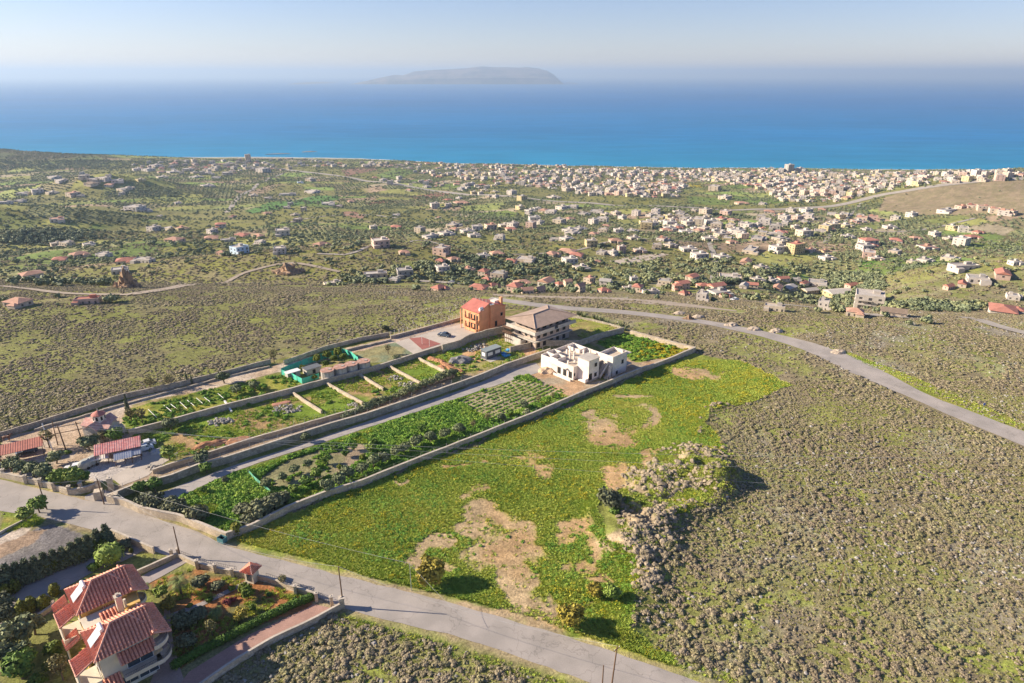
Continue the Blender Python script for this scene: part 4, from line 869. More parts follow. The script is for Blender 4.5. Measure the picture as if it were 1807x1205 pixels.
M_blue=pm('blue_awning',(.10,.13,.17),.7,.1,2,0); M_tarp=pm('grey_tarp',(.42,.42,.38),.8,.15,1.5,.5,.05); M_iron=pm('dark_iron',(.08,.085,.09),.5,.1,5,0); M_soil=pm('heap_soil',(.36,.17,.09),.95,.25,1.5,.9,.08,c2=(.42,.22,.12)); M_ghp=pm('grey_heap',(.19,.185,.19),.95,.25,1.5,.9,.08)
_wc={}
def window(root,x,y,z,w_,h,rz,frame=None,pane=None,name='window',depth=.07,label=None,bars=True):
    """z = sill height; the window faces local -y turned by rz"""
    frame=frame or M_white; pane=pane or M_glass; key=(round(w_,2),round(h,2),frame.name,pane.name,bars)
    if key not in _wc:
        f=MB(); t=.07
        for cx,cz,a,b_ in ((0,t/2,w_,t),(0,h-t/2,w_,t)): f.box((cx,-depth/2,cz),(a,depth,b_))
        for sx in (-1,1): f.box((sx*(w_-t)/2,-depth/2,h/2),(t,depth-.004,h-2*t-.002))
        if bars: f.box((0,-depth/2,h/2),(t*.8,depth-.01,h-2*t-.004))
        g=MB(); g.box((0,-.012,h/2),(w_-.04,.02,h-.04)); _wc[key]=(f.mesh('window_frame',frame),g.mesh('pane',pane))
    fm,gm=_wc[key]; o=link(bpy.data.objects.new(name,fm),root); o.location=(x,y,z); o.rotation_euler=(0,0,rz); link(bpy.data.objects.new('pane',gm),o)
    if label: o['label']=label
    return o
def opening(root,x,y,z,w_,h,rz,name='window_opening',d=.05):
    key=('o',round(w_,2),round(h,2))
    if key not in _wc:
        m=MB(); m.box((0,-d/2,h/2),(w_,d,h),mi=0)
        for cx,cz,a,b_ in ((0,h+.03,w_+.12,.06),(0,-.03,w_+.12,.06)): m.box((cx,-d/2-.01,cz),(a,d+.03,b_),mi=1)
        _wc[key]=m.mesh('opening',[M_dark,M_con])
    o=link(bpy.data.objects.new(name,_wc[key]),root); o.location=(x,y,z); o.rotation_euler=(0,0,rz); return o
def ptile(root,poly,name='roof',pitch=.46,course=.5,mat=None,th=.12,under=None):
    """a tiled roof plane; poly: 3D corners, the first two along the eave"""
    Pq=[Vector(p) for p in poly]; e=(Pq[1]-Pq[0]); L=e.length; e.normalize(); n=None
    for q in Pq[2:]:
        c=e.cross(q-Pq[0])
        if c.length>.1: n=c.normalized(); break
    if n.z<0: n=-n
    up_=n.cross(e).normalized()
    if up_.z<0: up_=-up_
    S=[((q-Pq[0]).dot(e),(q-Pq[0]).dot(up_)) for q in Pq]
    m=MB(); k=len(Pq); order=Pq if (Pq[1]-Pq[0]).cross(Pq[2]-Pq[1]).dot(n)>0 else Pq[::-1]
    m.add([q for q in order]+[q-n*th for q in order],[tuple(range(k)),tuple(range(2*k-1,k-1,-1))]+[(i,k+i,k+(i+1)%k,(i+1)%k) for i in range(k)])
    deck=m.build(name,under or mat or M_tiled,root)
    t=MB(); smin=min(a for a,b_ in S); smax=max(a for a,b_ in S); s=smin+pitch/2
    while s<smax:
        ys=[]
        for i in range(k):
            (a0,b0),(a1,b1)=S[i],S[(i+1)%k]
            if (a0-s)*(a1-s)<0: ys.append(b0+(b1-b0)*(s-a0)/(a1-a0))
        if len(ys)>=2:
            y0,y1=min(ys)-.04,max(ys); y=y0
            while y<y1-.06:
                yy=min(y+course*1.08,y1); w0=pitch*.36; w1=pitch*.30
                b0=Pq[0]+e*s+up_*y; b1=Pq[0]+e*s+up_*yy; j=random.uniform(-.012,.012)
                t.add([b0-e*w0+n*.012,b0+n*(.20+j),b0+e*w0+n*.012,b1-e*w1+n*.004,b1+n*(.14+j),b1+e*w1+n*.004],[(0,1,4,3),(1,2,5,4),(0,2,1)])
                y+=course
        s+=pitch
    o=t.build('roof_tiles',mat or M_tile,deck); o['kind']='stuff'; return deck
def ridge(root,a,b_,r=.15,mat=None):
    a=Vector(a); b_=Vector(b_); n=max(1,int((b_-a).length/.45)); ms=None
    for i in range(n):
        p=a.lerp(b_,i/n); q=a.lerp(b_,(i+1)/n); 
        if ms is None: ms=MB().tube((0,0,0),((q-p).length*1.06,0,0),r,r*.86,7).mesh('ridge_tile',mat or M_tile2)
        o=link(bpy.data.objects.new('ridge_tile',ms),root); o.location=p; o.rotation_euler=(q-p).to_track_quat('X','Z').to_euler()
def house_root(name,px,py,rz,label,cat='house',h=0,world=None,group=None):
    if world: x,y=world
    else: x,y=P(px,py)
    r=empty(name,(x,y,zz(x,y)),rz); return tag(r,label,cat,group)
def curved_balcony(root,cx,cy,r,a0,a1,z,name='balcony'):
    n=14; A=[a0+(a1-a0)*i/n for i in range(n+1)]; poly=[(cx,cy)]+[(cx+r*math.cos(a),cy+r*math.sin(a)) for a in A]
    o=MB().prism(poly,z-.18,z).build(name,M_plw,root); w_=MB()
    for a,b_ in zip(A[:-1],A[1:]):
        p=(cx+r*math.cos(a),cy+r*math.sin(a)); q=(cx+r*math.cos(b_),cy+r*math.sin(b_)); p2=(cx+(r-.12)*math.cos(a),cy+(r-.12)*math.sin(a)); q2=(cx+(r-.12)*math.cos(b_),cy+(r-.12)*math.sin(b_))
        w_.prism([p,q,q2,p2],z+.004,z+.42)
    w_.build('parapet',M_plw,o)
    rl=MB(); rr=r-.06
    for i,(a,b_) in enumerate(zip(A[:-1],A[1:])):
        rl.tube((cx+rr*math.cos(a),cy+rr*math.sin(a),z+.95),(cx+rr*math.cos(b_),cy+rr*math.sin(b_),z+.95),.025,n=5); rl.tube((cx+rr*math.cos(a),cy+rr*math.sin(a),z+.7),(cx+rr*math.cos(b_),cy+rr*math.sin(b_),z+.7),.018,n=4)
        for f in (0,.5): c=a+(b_-a)*f; rl.tube((cx+rr*math.cos(c),cy+rr*math.sin(c),z+.42),(cx+rr*math.cos(c),cy+rr*math.sin(c),z+.95),.015,n=4)
    rl.build('railing',M_iron,o); return o
def villa(world,walls,label,front=True):
    r=house_root('villa',0,0,R(43),label,'villa',world=world); H=6.75
    MB().box((3.7,-3.7,H/2-.3),(6.2,6.4,H+.6)).build('wall',walls,r)
    MB().box((7.5,-3.2,H/2-.45),(1.6,5.4,H-.3)).build('side_wall',walls,r)
    z0,zr=7.0,9.3; a,b_,c,d=(0,-7.4,z0),(7.6,-7.4,z0),(7.6,0,z0),(0,0,z0); p1,p2=(3.2,-3.8,zr),(7.9,-3.6,zr)
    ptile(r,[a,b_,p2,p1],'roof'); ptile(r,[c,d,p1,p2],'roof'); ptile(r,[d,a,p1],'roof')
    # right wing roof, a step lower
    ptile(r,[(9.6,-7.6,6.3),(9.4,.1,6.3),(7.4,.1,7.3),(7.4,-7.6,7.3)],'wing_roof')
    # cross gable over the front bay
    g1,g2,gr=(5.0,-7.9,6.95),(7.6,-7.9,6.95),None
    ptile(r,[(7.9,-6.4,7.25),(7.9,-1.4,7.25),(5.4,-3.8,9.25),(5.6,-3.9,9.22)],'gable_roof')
    for s,e in ((p1,a),(p1,d),(p1,p2),((5.5,-3.8,9.3),(7.9,-6.4,7.3)),(d,(7.5,0,z0)),((7.4,.1,7.36),(7.4,-7.5,7.36))): ridge(r,s,e)
    ridge(r,(9.6,-7.6,6.36),(7.5,-7.6,7.3),.12); ridge(r,(9.4,.1,6.36),(7.4,.1,7.3),.12)
    # left porch roof over the upper terrace
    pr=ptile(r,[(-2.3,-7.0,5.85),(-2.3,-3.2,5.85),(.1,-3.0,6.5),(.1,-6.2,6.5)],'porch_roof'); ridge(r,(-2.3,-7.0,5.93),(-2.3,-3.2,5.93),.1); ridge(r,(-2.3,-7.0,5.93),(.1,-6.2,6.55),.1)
    for py_ in (-6.8,-3.4): MB().tube((-2.1,py_,-.3),(-2.1,py_,5.8),.12,n=8).build('column',M_plw,r)
    MB().box((-.95,-5.4,3.0),(2.6,4.4,.25)).build('terrace_slab',M_plw,r); MB().box((-2.2,-5.4,3.5),(.12,4.3,.8)).box((-.95,-7.5,3.5),(2.4,.12,.8)).build('terrace_parapet',M_plw,r)
    # ground-floor porch between the wings
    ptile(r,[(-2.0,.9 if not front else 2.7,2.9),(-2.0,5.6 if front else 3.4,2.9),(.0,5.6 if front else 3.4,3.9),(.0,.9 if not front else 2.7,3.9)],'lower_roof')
    for q in (1.2,3.2): MB().tube((-1.8,q+(1.6 if front else 0),-.3),(-1.8,q+(1.6 if front else 0),2.9),.11,n=8).build('column',M_plw,r)
    # solar water heater
    hx=MB(); n=Vector((-(9.3-7.0),0,3.2)).normalized(); 
    def sl(u,v,hh): return Vector((u,v,7.0+u*2.3/3.2+.1+hh))
    V=[sl(.25,-5.0,.12),sl(.25,-3.7,.12),sl(1.7,-2.7,.2),sl(1.7,-4.1,.2)]; V=[Vector((.2,-5.1,7.75)),Vector((.2,-3.6,8.0)),Vector((1.8,-2.6,8.75)),Vector((1.8,-4.2,8.5))]; hx.add(V+[v-Vector((0,0,.08)) for v in V],[(0,1,2,3)[::-1],(4,5,6,7),(0,4,5,1),(1,5,6,2),(2,6,7,3),(3,7,4,0)])
    h_=hx.build('solar_panel',pm('solar_glass',(.62,.66,.68),.25,.05,2,0,spec=.6),r)
    MB().tube((2.05,-4.1,8.85),(2.05,-2.7,9.05),.3,n=12).build('water_tank',M_white,h_); MB().tube(sl(1.9,-3.5,0),sl(1.9,-3.5,.6),.04,n=4).tube(sl(1.9,-2.6,0),sl(1.9,-2.6,.6),.04,n=4).build('stand',M_metal,h_)
    MB().box((2.3,-7.0,3.3),(5.2,.0,.0)) if False else None
    if front:
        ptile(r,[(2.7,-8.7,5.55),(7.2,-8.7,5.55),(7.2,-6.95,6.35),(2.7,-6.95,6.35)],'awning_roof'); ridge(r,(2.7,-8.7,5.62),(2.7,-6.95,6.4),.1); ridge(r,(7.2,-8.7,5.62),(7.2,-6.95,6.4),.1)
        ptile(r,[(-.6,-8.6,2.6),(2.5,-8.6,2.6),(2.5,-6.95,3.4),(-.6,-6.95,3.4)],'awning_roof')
        for z in (2.9,):
            b1=MB().box((5.2,-7.85,z),(5.0,1.9,.2)).build('balcony',M_plw,r); MB().box((5.2,-8.75,z+.3),(5.0,.1,.42)).build('parapet',M_plw,b1); rr=MB()
            for i in range(25): rr.tube((2.75+i*.205,-8.75,z+.5),(2.75+i*.205,-8.75,z+1.0),.015,n=4)
            rr.tube((2.7,-8.75,z+1.0),(7.7,-8.75,z+1.0),.03,n=5).build('railing',M_iron,b1)
        curved_balcony(r,7.2,-6.9,2.0,R(-100),R(20),3.0); curved_balcony(r,7.2,-6.9,2.0,R(-100),R(20),5.2-2.4+2.9)
        window(r,5.2,-6.95,3.1,3.4,2.1,0,M_white,M_glass,'balcony_door'); window(r,3.4,-6.95,.6,2.2,1.5,0,M_plw); window(r,5.9,-6.95,.5,2.6,1.7,0,M_white)
        window(r,8.32,-4.8,3.6,1.3,1.3,R(90),M_white); window(r,8.32,-2.2,3.6,1.1,1.3,R(90),M_white)
    else:
        ptile(r,[(3.4,-8.4,5.3),(6.2,-8.4,5.3),(6.2,-6.95,6.2),(3.4,-6.95,6.2)],'awning_roof'); ridge(r,(3.4,-8.4,5.38),(3.4,-6.95,6.25),.1); ridge(r,(6.2,-8.4,5.38),(6.2,-6.95,6.25),.1)
        window(r,2.2,-6.95,3.6,1.0,1.4,0,M_white); curved_balcony(r,8.0,-4.8,1.5,R(-80),R(80),3.2)
        MB().box((6.9,-8.2,3.2),(1.9,2.6,6.2)).build('stair_block',M_ply,r); MB().tube((5.9,-9.2,6.2),(5.9,-9.2,7.6),.2,n=8).build('vent_pipe',M_plw,r)
    window(r,.55,-4.9,3.4,1.6,2.0,R(-90),M_white,name='terrace_door'); window(r,.55,-2.0,.9,1.2,1.3,R(-90),M_white); window(r,.55,-2.0,4.0,1.0,1.2,R(-90),M_white)
    return r
cB=onz(141.6,1114,7); cA=onz(113.6,1038.8,7)
villa((float(cA[0]),float(cA[1])),M_ply,'upper ochre villa with red tiled roof beside the sloping driveway',front=False)
villa((float(cB[0]),float(cB[1])),M_plw,'lower cream villa with red tiled roof and curved balconies by the red brick path',front=True)
oo=house_root('linking_wing',0,0,R(43),'ochre linking wing standing between the two red-roofed villas','house wing',world=(float(cA[0]),float(cA[1])))
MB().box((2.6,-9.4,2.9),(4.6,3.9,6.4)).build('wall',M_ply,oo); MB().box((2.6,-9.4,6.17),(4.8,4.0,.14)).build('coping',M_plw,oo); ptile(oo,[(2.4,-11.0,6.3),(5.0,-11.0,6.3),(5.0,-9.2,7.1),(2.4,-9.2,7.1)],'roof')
ch=MB().box((5.1,-10.0,7.0),(.8,.75,4.4)).build('chimney',M_plw,oo); MB().box((5.1,-10.0,9.25),(1.0,.95,.12)).box((5.1,-10.0,9.5),(.4,.4,.36)).build('chimney_cap',M_cope,ch)
MB().box((6.0,-9.4,3.0),(2.2,3.6,6.0)).build('side_wall',M_ply,oo)
window(oo,.28,-9.4,3.4,1.1,1.3,R(-90),M_white); MB().box((-.5,-10.9,1.3),(.3,2.8,3.2)).build('garden_wall',M_ply,oo)
# tiled kiosk on the wall
kx=house_root('tiled_kiosk',446,1024,R(-20),'small square kiosk with red tiled roof on the garden wall','kiosk')
MB().box((0,0,1.2),(1.7,1.5,2.4)).build('wall',M_plw,kx)
for s in (0,1,2,3):
    a=R(90*s); rot=lambda x,y,z:(x*math.cos(a)-y*math.sin(a),x*math.sin(a)+y*math.cos(a),z); ptile(kx,[rot(-1.25,-1.25,2.4),rot(1.25,-1.25,2.4),rot(0,0,3.15)],'roof',.25,.3,th=.06)
    ridge(kx,rot(0,0,3.2),rot(1.25,-1.25,2.45),.09)
window(kx,0,-.76,.5,.8,1.3,0,M_iron,name='door')

# orange house
oz=house_root('orange_house',846,587,R(44.5),'three-level orange rendered house with red sheet roof and balconies')
MB().box((6.0,4.15,3.2),(12,8.3,7.6)).build('wall',M_plo,oz)
MB().box((5.4,.0,4.0),(1.5,1.4,9.4)).build('stair_tower',M_plo,oz); MB().box((5.4,.0,8.76),(1.7,1.6,.12)).build('tower_cap',M_white,oz)
def slab_roof(root,poly,mat,name='roof',th=.12,ribs=None):
    Pq=[Vector(p) for p in poly]; n=(Pq[1]-Pq[0]).cross(Pq[2]-Pq[0]); n.normalize()
    if n.z<0: Pq=Pq[::-1]; n=-n
    k=len(Pq); m=MB(); m.add([q for q in Pq]+[q-n*th for q in Pq],[tuple(range(k)),tuple(range(2*k-1,k-1,-1))]+[(i,k+i,k+(i+1)%k,(i+1)%k) for i in range(k)])
    return m.build(name,mat,root)
slab_roof(oz,[(-.5,-.4,7.0),(-.5,8.8,7.0),(4.6,8.0,9.3),(4.6,0,9.3)],M_sheetr); slab_roof(oz,[(4.6,0,9.3),(4.6,8.0,9.3),(12.3,8.8,6.9),(12.3,-.4,6.9)],M_sheetr)
gg=MB(); 
for yy in (.05,8.2): gg.prism([(0,0),(12,0),(4.6,1)],0,0) if False else gg.add([(0,yy,6.9),(12,yy,6.8),(4.6,yy,9.15)],[(0,1,2)])
gg.build('gable',M_plo,oz); MB().box((10.9,1.0,8.3),(.9,.9,3.0)).build('chimney',M_plo,oz); MB().box((10,3,7.9),(2.4,2.2,1.4)).build('roof_room',M_pwh,oz)
MB().box((1.2,.3,7.75),(1.6,.8,.7)).tube((.5,.3,8.3),(1.9,.3,8.3),.28,n=10).build('water_tank',M_white,oz)
for i in range(4): MB().box((4.6,1.5+i*1.7,9.7),(.14,.14,.9)).build('roof_post',M_con,oz)
for z in (.3,3.4):
    for yy,w_ in ((1.6,2.0),(4.4,1.8),(7.0,1.1)): opening(oz,-.02,yy,z+.2,w_,2.1 if w_>1.2 else 1.2,R(-90),'balcony_opening')
    for yy,w_ in ((1.7,2.7),(4.5,2.2)):
        b1=MB().box((-.65,yy,z),(1.3,w_,.18)).build('balcony',M_plo,oz); MB().box((-1.25,yy,z+.5),(.12,w_,.8)).box((-.65,yy-w_/2,z+.5),(1.1,.1,.8)).box((-.65,yy+w_/2,z+.5),(1.1,.1,.8)).build('parapet',M_plo,b1)
for yy in (.3,3.1,5.9,8.1): MB().box((-1.1,yy,3.3),(.25,.25,6.9)).build('column',M_plo,oz)
opening(oz,7.6,-.02,.4,1.0,1.9,0,'door_opening'); opening(oz,10.2,-.02,3.6,.9,1.1,0)
# grey shell
gz=house_root('concrete_shell_house',945,618,R(43),'unfinished grey three-storey shell house with a brown hipped sheet roof')
for z0,z1,i in ((-.5,2.7,0),(2.95,5.45,0),(5.7,8.1,.3)): MB().box((8,5.2,(z0+z1)/2),(15.4-i*2,9.8-i*2,z1-z0)).build('storey_wall',M_brick if z0>-1 else M_con,gz)
for z,dx,dy in ((2.82,.7,.9),(5.57,1.6,1.7)): MB().box((8-.3,5.2,z),(15.6+dx*2,10+dy*2,.24)).build('floor_slab',M_con,gz)
par=MB()
for x0,y0,x1,y1 in ((-1.6,-1.4,7.0,-1.4),(8.5,-1.4,16.8,-1.4),(-1.6,-1.4,-1.6,11.6)): par.tube((0,0,0),(0,0,0),1) ; par.box(((x0+x1)/2,(y0+y1)/2,6.15),(max(abs(x1-x0),.15),max(abs(y1-y0),.15),.9))
par.build('parapet',M_con,gz); MB().box((-1.9,8.4,1.2),(.25,7.4,3.2)).box((-.9,4.6,1.0),(2.0,.2,2.8)).build('yard_wall',M_con,gz)
e0,e1,e2,e3=(-2.0,-1.8,8.15),(17.2,-1.8,8.15),(17.2,11.9,8.15),(-2.0,11.9,8.15); q1,q2=(3.6,4.9,9.75),(10.9,5.3,9.85)
for pl in ([e0,e1,q2,q1],[e1,e2,q2],[e2,e3,q1,q2],[e3,e0,q1]): slab_roof(gz,pl,M_sheet)
for a,b_ in ((e0,q1),(e1,q2),(q1,q2),(e3,q1),(e2,q2)): 
    p=Vector(a)+Vector((0,0,.06)); q=Vector(b_)+Vector((0,0,.06)); MB().tube(p,q,.13,n=6).build('ridge_cap',M_sheet,gz)
for z in (.5,3.5,6.2):
    for xx in (1.6,4.4,7.4,10.2,13.2): opening(gz,xx,.29 if z<6 else .58,z,1.3 if xx!=4.4 else 1.7,1.5 if z<6 else 1.7,0)
    for yy in (2.2,4.6,7.4): opening(gz,.29 if z<6 else .58,yy,z,1.1,1.5,R(-90))
for i in range(5):
    for k in (0,1): MB().tube((-2.4+(0 if k==0 else 1.2),9.0+i*.9-3*0,-.2),(-2.4+(0 if k==0 else 1.2),9.0+i*.9,5.4),.05,n=5).build('scaffold_pole',M_wood,gz)
for z in (1.8,3.6,5.3): MB().box((-1.9,10.8,z),(1.5,4.2,.06)).build('scaffold_board',M_wood,gz)
# white building
wz=house_root('white_shell_house',1012,671,R(43),'unfinished white house with open parapet terraces and an outside stair')
def walls_ring(root,x0,y0,x1,y1,z0,z1,t=.22,mat=None,name='parapet',skip=()):
    m=MB()
    if 'f' not in skip: m.box(((x0+x1)/2,y0+t/2,(z0+z1)/2),(x1-x0,t,z1-z0))
    if 'b' not in skip: m.box(((x0+x1)/2,y1-t/2,(z0+z1)/2),(x1-x0,t,z1-z0))
    if 'l' not in skip: m.box((x0+t/2,(y0+y1)/2,(z0+z1)/2),(t,y1-y0-2*t-.004,z1-z0))
    if 'r' not in skip: m.box((x1-t/2,(y0+y1)/2,(z0+z1)/2),(t,y1-y0-2*t-.004,z1-z0))
    return m.build(name,mat or M_pwh,root)
M_scr=pm('dusty_screed',(.52,.43,.34),.95,.15,1,.3,.01)
MB().box((6.9,6.5,1.0),(13.8,12.8,4.2)).build('wall',M_pwh,wz); MB().box((6.9,6.6,3.125),(13.3,12.3,.05)).build('roof_slab',M_scr,wz); walls_ring(wz,0,.1,13.8,12.9,3.1,4.05)
MB().box((-.7,3.3,-.1),(1.4,6.6,.2)).box((-1.3,3.3,.35),(.15,6.6,.7)).build('front_terrace',M_pwh,wz); MB().box((-.35,5.8,2.9),(.9,7.0,.16)).build('canopy',M_pwh,wz)
walls_ring(wz,.3,6.6,3.8,9.6,3.15,4.3,.18,name='terrace_box'); walls_ring(wz,2.2,9.8,5.4,12.8,3.15,4.35,.18,name='terrace_box'); walls_ring(wz,10.4,7.2,13.4,12.0,3.15,4.2,.18,name='terrace_box')
for (xx,yy,hh) in ((3.6,3.0,1.0),(4.4,5.6,2.4),(5.9,5.4,1.6),(6.6,8.8,1.8),(8.4,7.4,1.3),(9.6,10.2,1.6),(10.4,5.6,1.6),(12.2,4.6,1.4),(2.2,4.2,1.0)): MB().box((xx,yy,3.15+hh/2),(.42,.42,hh)).build('column_stub',M_pwh,wz)
MB().box((3.9,-1.9,2.75),(4.4,4.2,7.6)).build('stair_block',M_pwh,wz); MB().box((3.9,-1.9,6.62),(4.8,4.6,.16)).build('stair_roof',M_con,wz); MB().box((1.2,-2.6,.4),(1.6,2.6,.2)).box((1.2,-3.9,.9),(1.6,.15,1.0)).build('side_balcony',M_pwh,wz)
MB().box((3.9,-4.03,-.2),(4.4,.06,1.6)).build('plinth',M_con2,wz)
MB().box((13.0,-3.4,2.0),(6.4,5.0,6.2)).build('wing',M_pwh,wz); walls_ring(wz,9.8,-5.9,16.2,-.9,5.1,6.1,name='wing_parapet'); MB().box((13,-3.4,5.125),(6,4.6,.05)).build('wing_slab',M_scr,wz); MB().box((17.2,-3.6,5.2),(2.0,4.6,.18)).build('wing_canopy',M_con,wz)
MB().box((17.6,-3.6,1.6),(2.6,4.6,.2)).build('wing_terrace',M_con,wz); MB().box((15.6,-4.6,5.7),(.4,.4,1.3)).build('column_stub',M_pwh,wz)
MB().box((7.9,-.9,4.0),(3.4,2.4,.25)).build('link_slab',M_pwh,wz)
for i in range(13): MB().box((6.3+i*.26,-3.6,.3+i*.27),(.27,1.4,.3)).build('stair_step',M_con,wz)
for i in range(9): MB().box((9.8-i*.3,-5.3,1.6-i*.2),(.31,1.2,.25)).build('stair_step',M_con,wz)
st=MB(); st.add([(6.2,-4.35,-.1),(9.8,-4.35,3.6),(9.8,-4.35,4.5),(6.2,-4.35,.9),(6.2,-4.45,-.1),(9.8,-4.45,3.6),(9.8,-4.45,4.5),(6.2,-4.45,.9)],[(0,1,2,3)[::-1],(4,5,6,7),(0,4,5,1)[::-1],(3,2,6,7)[::-1]]); st.build('stair_parapet',M_pwh,wz); MB().box((8.6,-5.9,1.6),(.55,.55,4.2)).build('corner_column',M_pwh,wz)
MB().box((8.0,-1.0,1.5),(3.6,.1,3.0)).build('shade_panel',M_con2,wz)  # dark panel standing in for the shade of the recess behind the stair
for yy in (1.3,2.6+.8,5.6): opening(wz,-.02,yy,.4,1.2,1.9,R(-90),'door_opening')
for z in (.9,3.9): opening(wz,4.6,-4.03,z+.3,1.0,1.1,0)
opening(wz,2.4,-4.03,.7,1.4,1.9,0,'door_opening'); opening(wz,.3,-.0,1.2,.5,.9,0); opening(wz,14.2,-5.92,2.9,.9,1.2,0); opening(wz,11.8,-5.92,.3,.8,1.0,0); opening(wz,16.22,-4.4,2.6,1.1,2.0,R(90),'door_opening')
# dark container hut
hz_=house_root('site_hut',873,627,R(43),'dark grey site hut with white shutters on a concrete pad','hut',group=None)
MB().box((0,0,-.1),(9,6.5,.3)).build('pad',M_con,hz_); MB().box((-1.2,.3,1.35),(6.0,2.6,2.6)).build('wall',pm('dark_cladding',(.10,.11,.13),.7,.1,2,0),hz_); MB().box((-1.2,.3,2.72),(6.3,2.9,.12)).build('roof',pm('hut_roof',(.24,.28,.29),.8,.1,2,0),hz_)
for xx in (-2.7,.3): MB().box((xx,-1.04,1.55),(1.9,.08,1.0)).build('shutter',M_white,hz_)
MB().box((-4.24,.3,1.5),(.08,1.5,1.1)).build('shutter',M_white,hz_)
# water tanks
for k,(q,l) in enumerate(zip([(577,649),(600,643),(619,638),(641,633)],['front left','second','third','farthest right'])):
    c=onz(*q,3.4); x,y=float(c[0]),float(c[1]); r=empty('water_tank',(x,y,zz(x,y))); tag(r,f'{l} of the four round concrete water tanks above the garden plots','tank','round water tanks above the plots')
    MB().cyl((0,0,-.2),1.85,3.4,28).build('drum',pm('tank_concrete',(.42,.39,.35),.9,.25,1.5,.4,.02,stretch=(1,1,.25)),r,smooth=False)
    MB().tube((0,0,3.2),(0,0,3.42),1.98,1.9,28).build('lid',pm('rusty_lid',(.42,.22,.16),.9,.25,2,.4,.02,c2=(.48,.32,.26)),r); MB().box((.6,.2,3.5),(.7,.7,.14)).build('hatch',M_con,r)
    for a in range(6): MB().tube((1.87*math.cos(a*1.047),1.87*math.sin(a*1.047),0),(1.87*math.cos(a*1.047),1.87*math.sin(a*1.047),3.15),.05,n=4).build('rib',M_con2,r)
# green net enclosure
M_net=pm('green_net',(.08,.50,.37),.8,.15,3,.2,.01)
def net(pts,h,label,z0=0,closed=False,mat=None,group='green shade nets'):
    C=resample(PL(pts+([pts[0]] if closed else [])),step=1.2); zg=Z(C[:,0],C[:,1])-.05; e=empty('net_fence'); tag(e,label,'net fence',group); n=len(C); hh=h+(fbm(np.arange(n)*1.,np.zeros(n)+len(C),2,2,3)-.5)*.25
    jx_=(fbm(np.arange(n)*1.,np.zeros(n),1.5,2,13)-.5)*.3; V=[]
    for s in (0,.03): V+= [np.column_stack([C[:,0]+s,C[:,1]+s,zg]),np.column_stack([C[:,0]+s+jx_,C[:,1]+s,zg+hh])]
    V=np.concatenate(V); i=np.arange(n-1); Fq=np.concatenate([np.stack([i,i+1,i+1+n,i+n],1),np.stack([i+2*n,i+3*n,i+1+3*n,i+1+2*n],1),np.stack([i+n,i+1+n,i+1+3*n,i+3*n],1)])
    link(bpy.data.objects.new('net_panel',mesh_np('net_panel',V,Fq,[mat or M_net])),e); mm=MB().tube((0,0,0),(0,0,h+.15),.04,n=5).mesh('post',M_metal)
    for k in range(0,n,2): o=link(bpy.data.objects.new('post',mm),e); o.location=(C[k][0]-.06,C[k][1]-.06,zg[k])
    return e
net([(497,660),(540,643),(575,632),(607,624),(620,630),(632,640)],1.9,'tall green shade net fence around the citrus trees, behind the water tanks'); net([(632,642),(637,650)],1.9,'short green net return beside the farthest tank')
net([(497,661),(515,668),(534,677),(548,673),(563,668)],1.7,'green net fence on the near side of the citrus enclosure'); net([(440,838),(452,852),(465,862),(478,872),(489,885)],1.2,'torn pale green net line crossing the lush vegetable garden',mat=pm('pale_net',(.12,.36,.24),.8,.2,3,.2,.01)); net([(489,886),(500,884),(513,880)],.6,'slumped green net beside the garden wall'); 
for q,sz,rr,l,m_ in (((517,664),(4.2,2.2,1.6),R(43),'white roofed shed inside the green net enclosure',M_white),((551,657),(5.0,3.0,1.7),R(43),'dark roofed shed inside the green net enclosure',pm('slate_sheet',(.14,.15,.16),.6,.1,2,0))):
    s_=house_root('garden_shed',*q,rr,l,'shed'); MB().box((0,0,sz[2]/2),(sz[0]*.9,sz[1]*.85,sz[2])).build('wall',M_con,s_); MB().box((0,0,sz[2]+.06),(sz[0],sz[1],.1)).build('roof',m_,s_); opening(s_,0,-sz[1]*.425-.01,.2,.9,1.2,0,'door_opening')
# chapel
cz=house_root('stone_chapel',183,770,R(-12),'small stone chapel with pale red roofs and an eight-sided domed drum','chapel')
M_cst=stonemat('chapel_stone',(.42,.38,.33),(.56,.52,.46),(.30,.27,.24),2.2); M_crf=pm('faded_red_roof',(.50,.27,.23),.9,.15,2,.3,.02,c2=(.56,.36,.31))
MB().box((0,0,1.5),(7.2,3.6,4.0)).build('nave_wall',M_cst,cz); MB().box((0,0,1.5),(3.4,6.2,3.99)).build('transept_wall',M_cst,cz)
slab_roof(cz,[(-3.8,-2.0,3.5),(3.8,-2.0,3.5),(3.8,0,4.7),(-3.8,0,4.7)],M_crf); slab_roof(cz,[(-3.8,0,4.7),(3.8,0,4.7),(3.8,2.0,3.5),(-3.8,2.0,3.5)],M_crf); slab_roof(cz,[(-1.9,-3.4,3.52),(-1.9,3.4,3.52),(0,3.4,4.74),(0,-3.4,4.74)],M_crf); slab_roof(cz,[(0,-3.4,4.74),(0,3.4,4.74),(1.9,3.4,3.52),(1.9,-3.4,3.52)],M_crf)
gb=MB()
for xx in (-3.6,3.6): gb.add([(xx,-1.8,3.5),(xx,1.8,3.5),(xx,0,4.6)],[(0,1,2)])
for yy in (-3.1,3.1): gb.add([(-1.7,yy,3.5),(1.7,yy,3.5),(0,yy,4.6)],[(0,1,2)])
gb.build('gable',M_cst,cz); dr_=MB().tube((0,0,4.0),(0,0,5.9),1.35,n=8).build('drum',M_pwh,cz)
for k in range(8): opening(dr_,1.28*math.cos(k*.785+.39),1.28*math.sin(k*.785+.39),4.75,.42,.9,k*.785+.39+R(90),'drum_window')
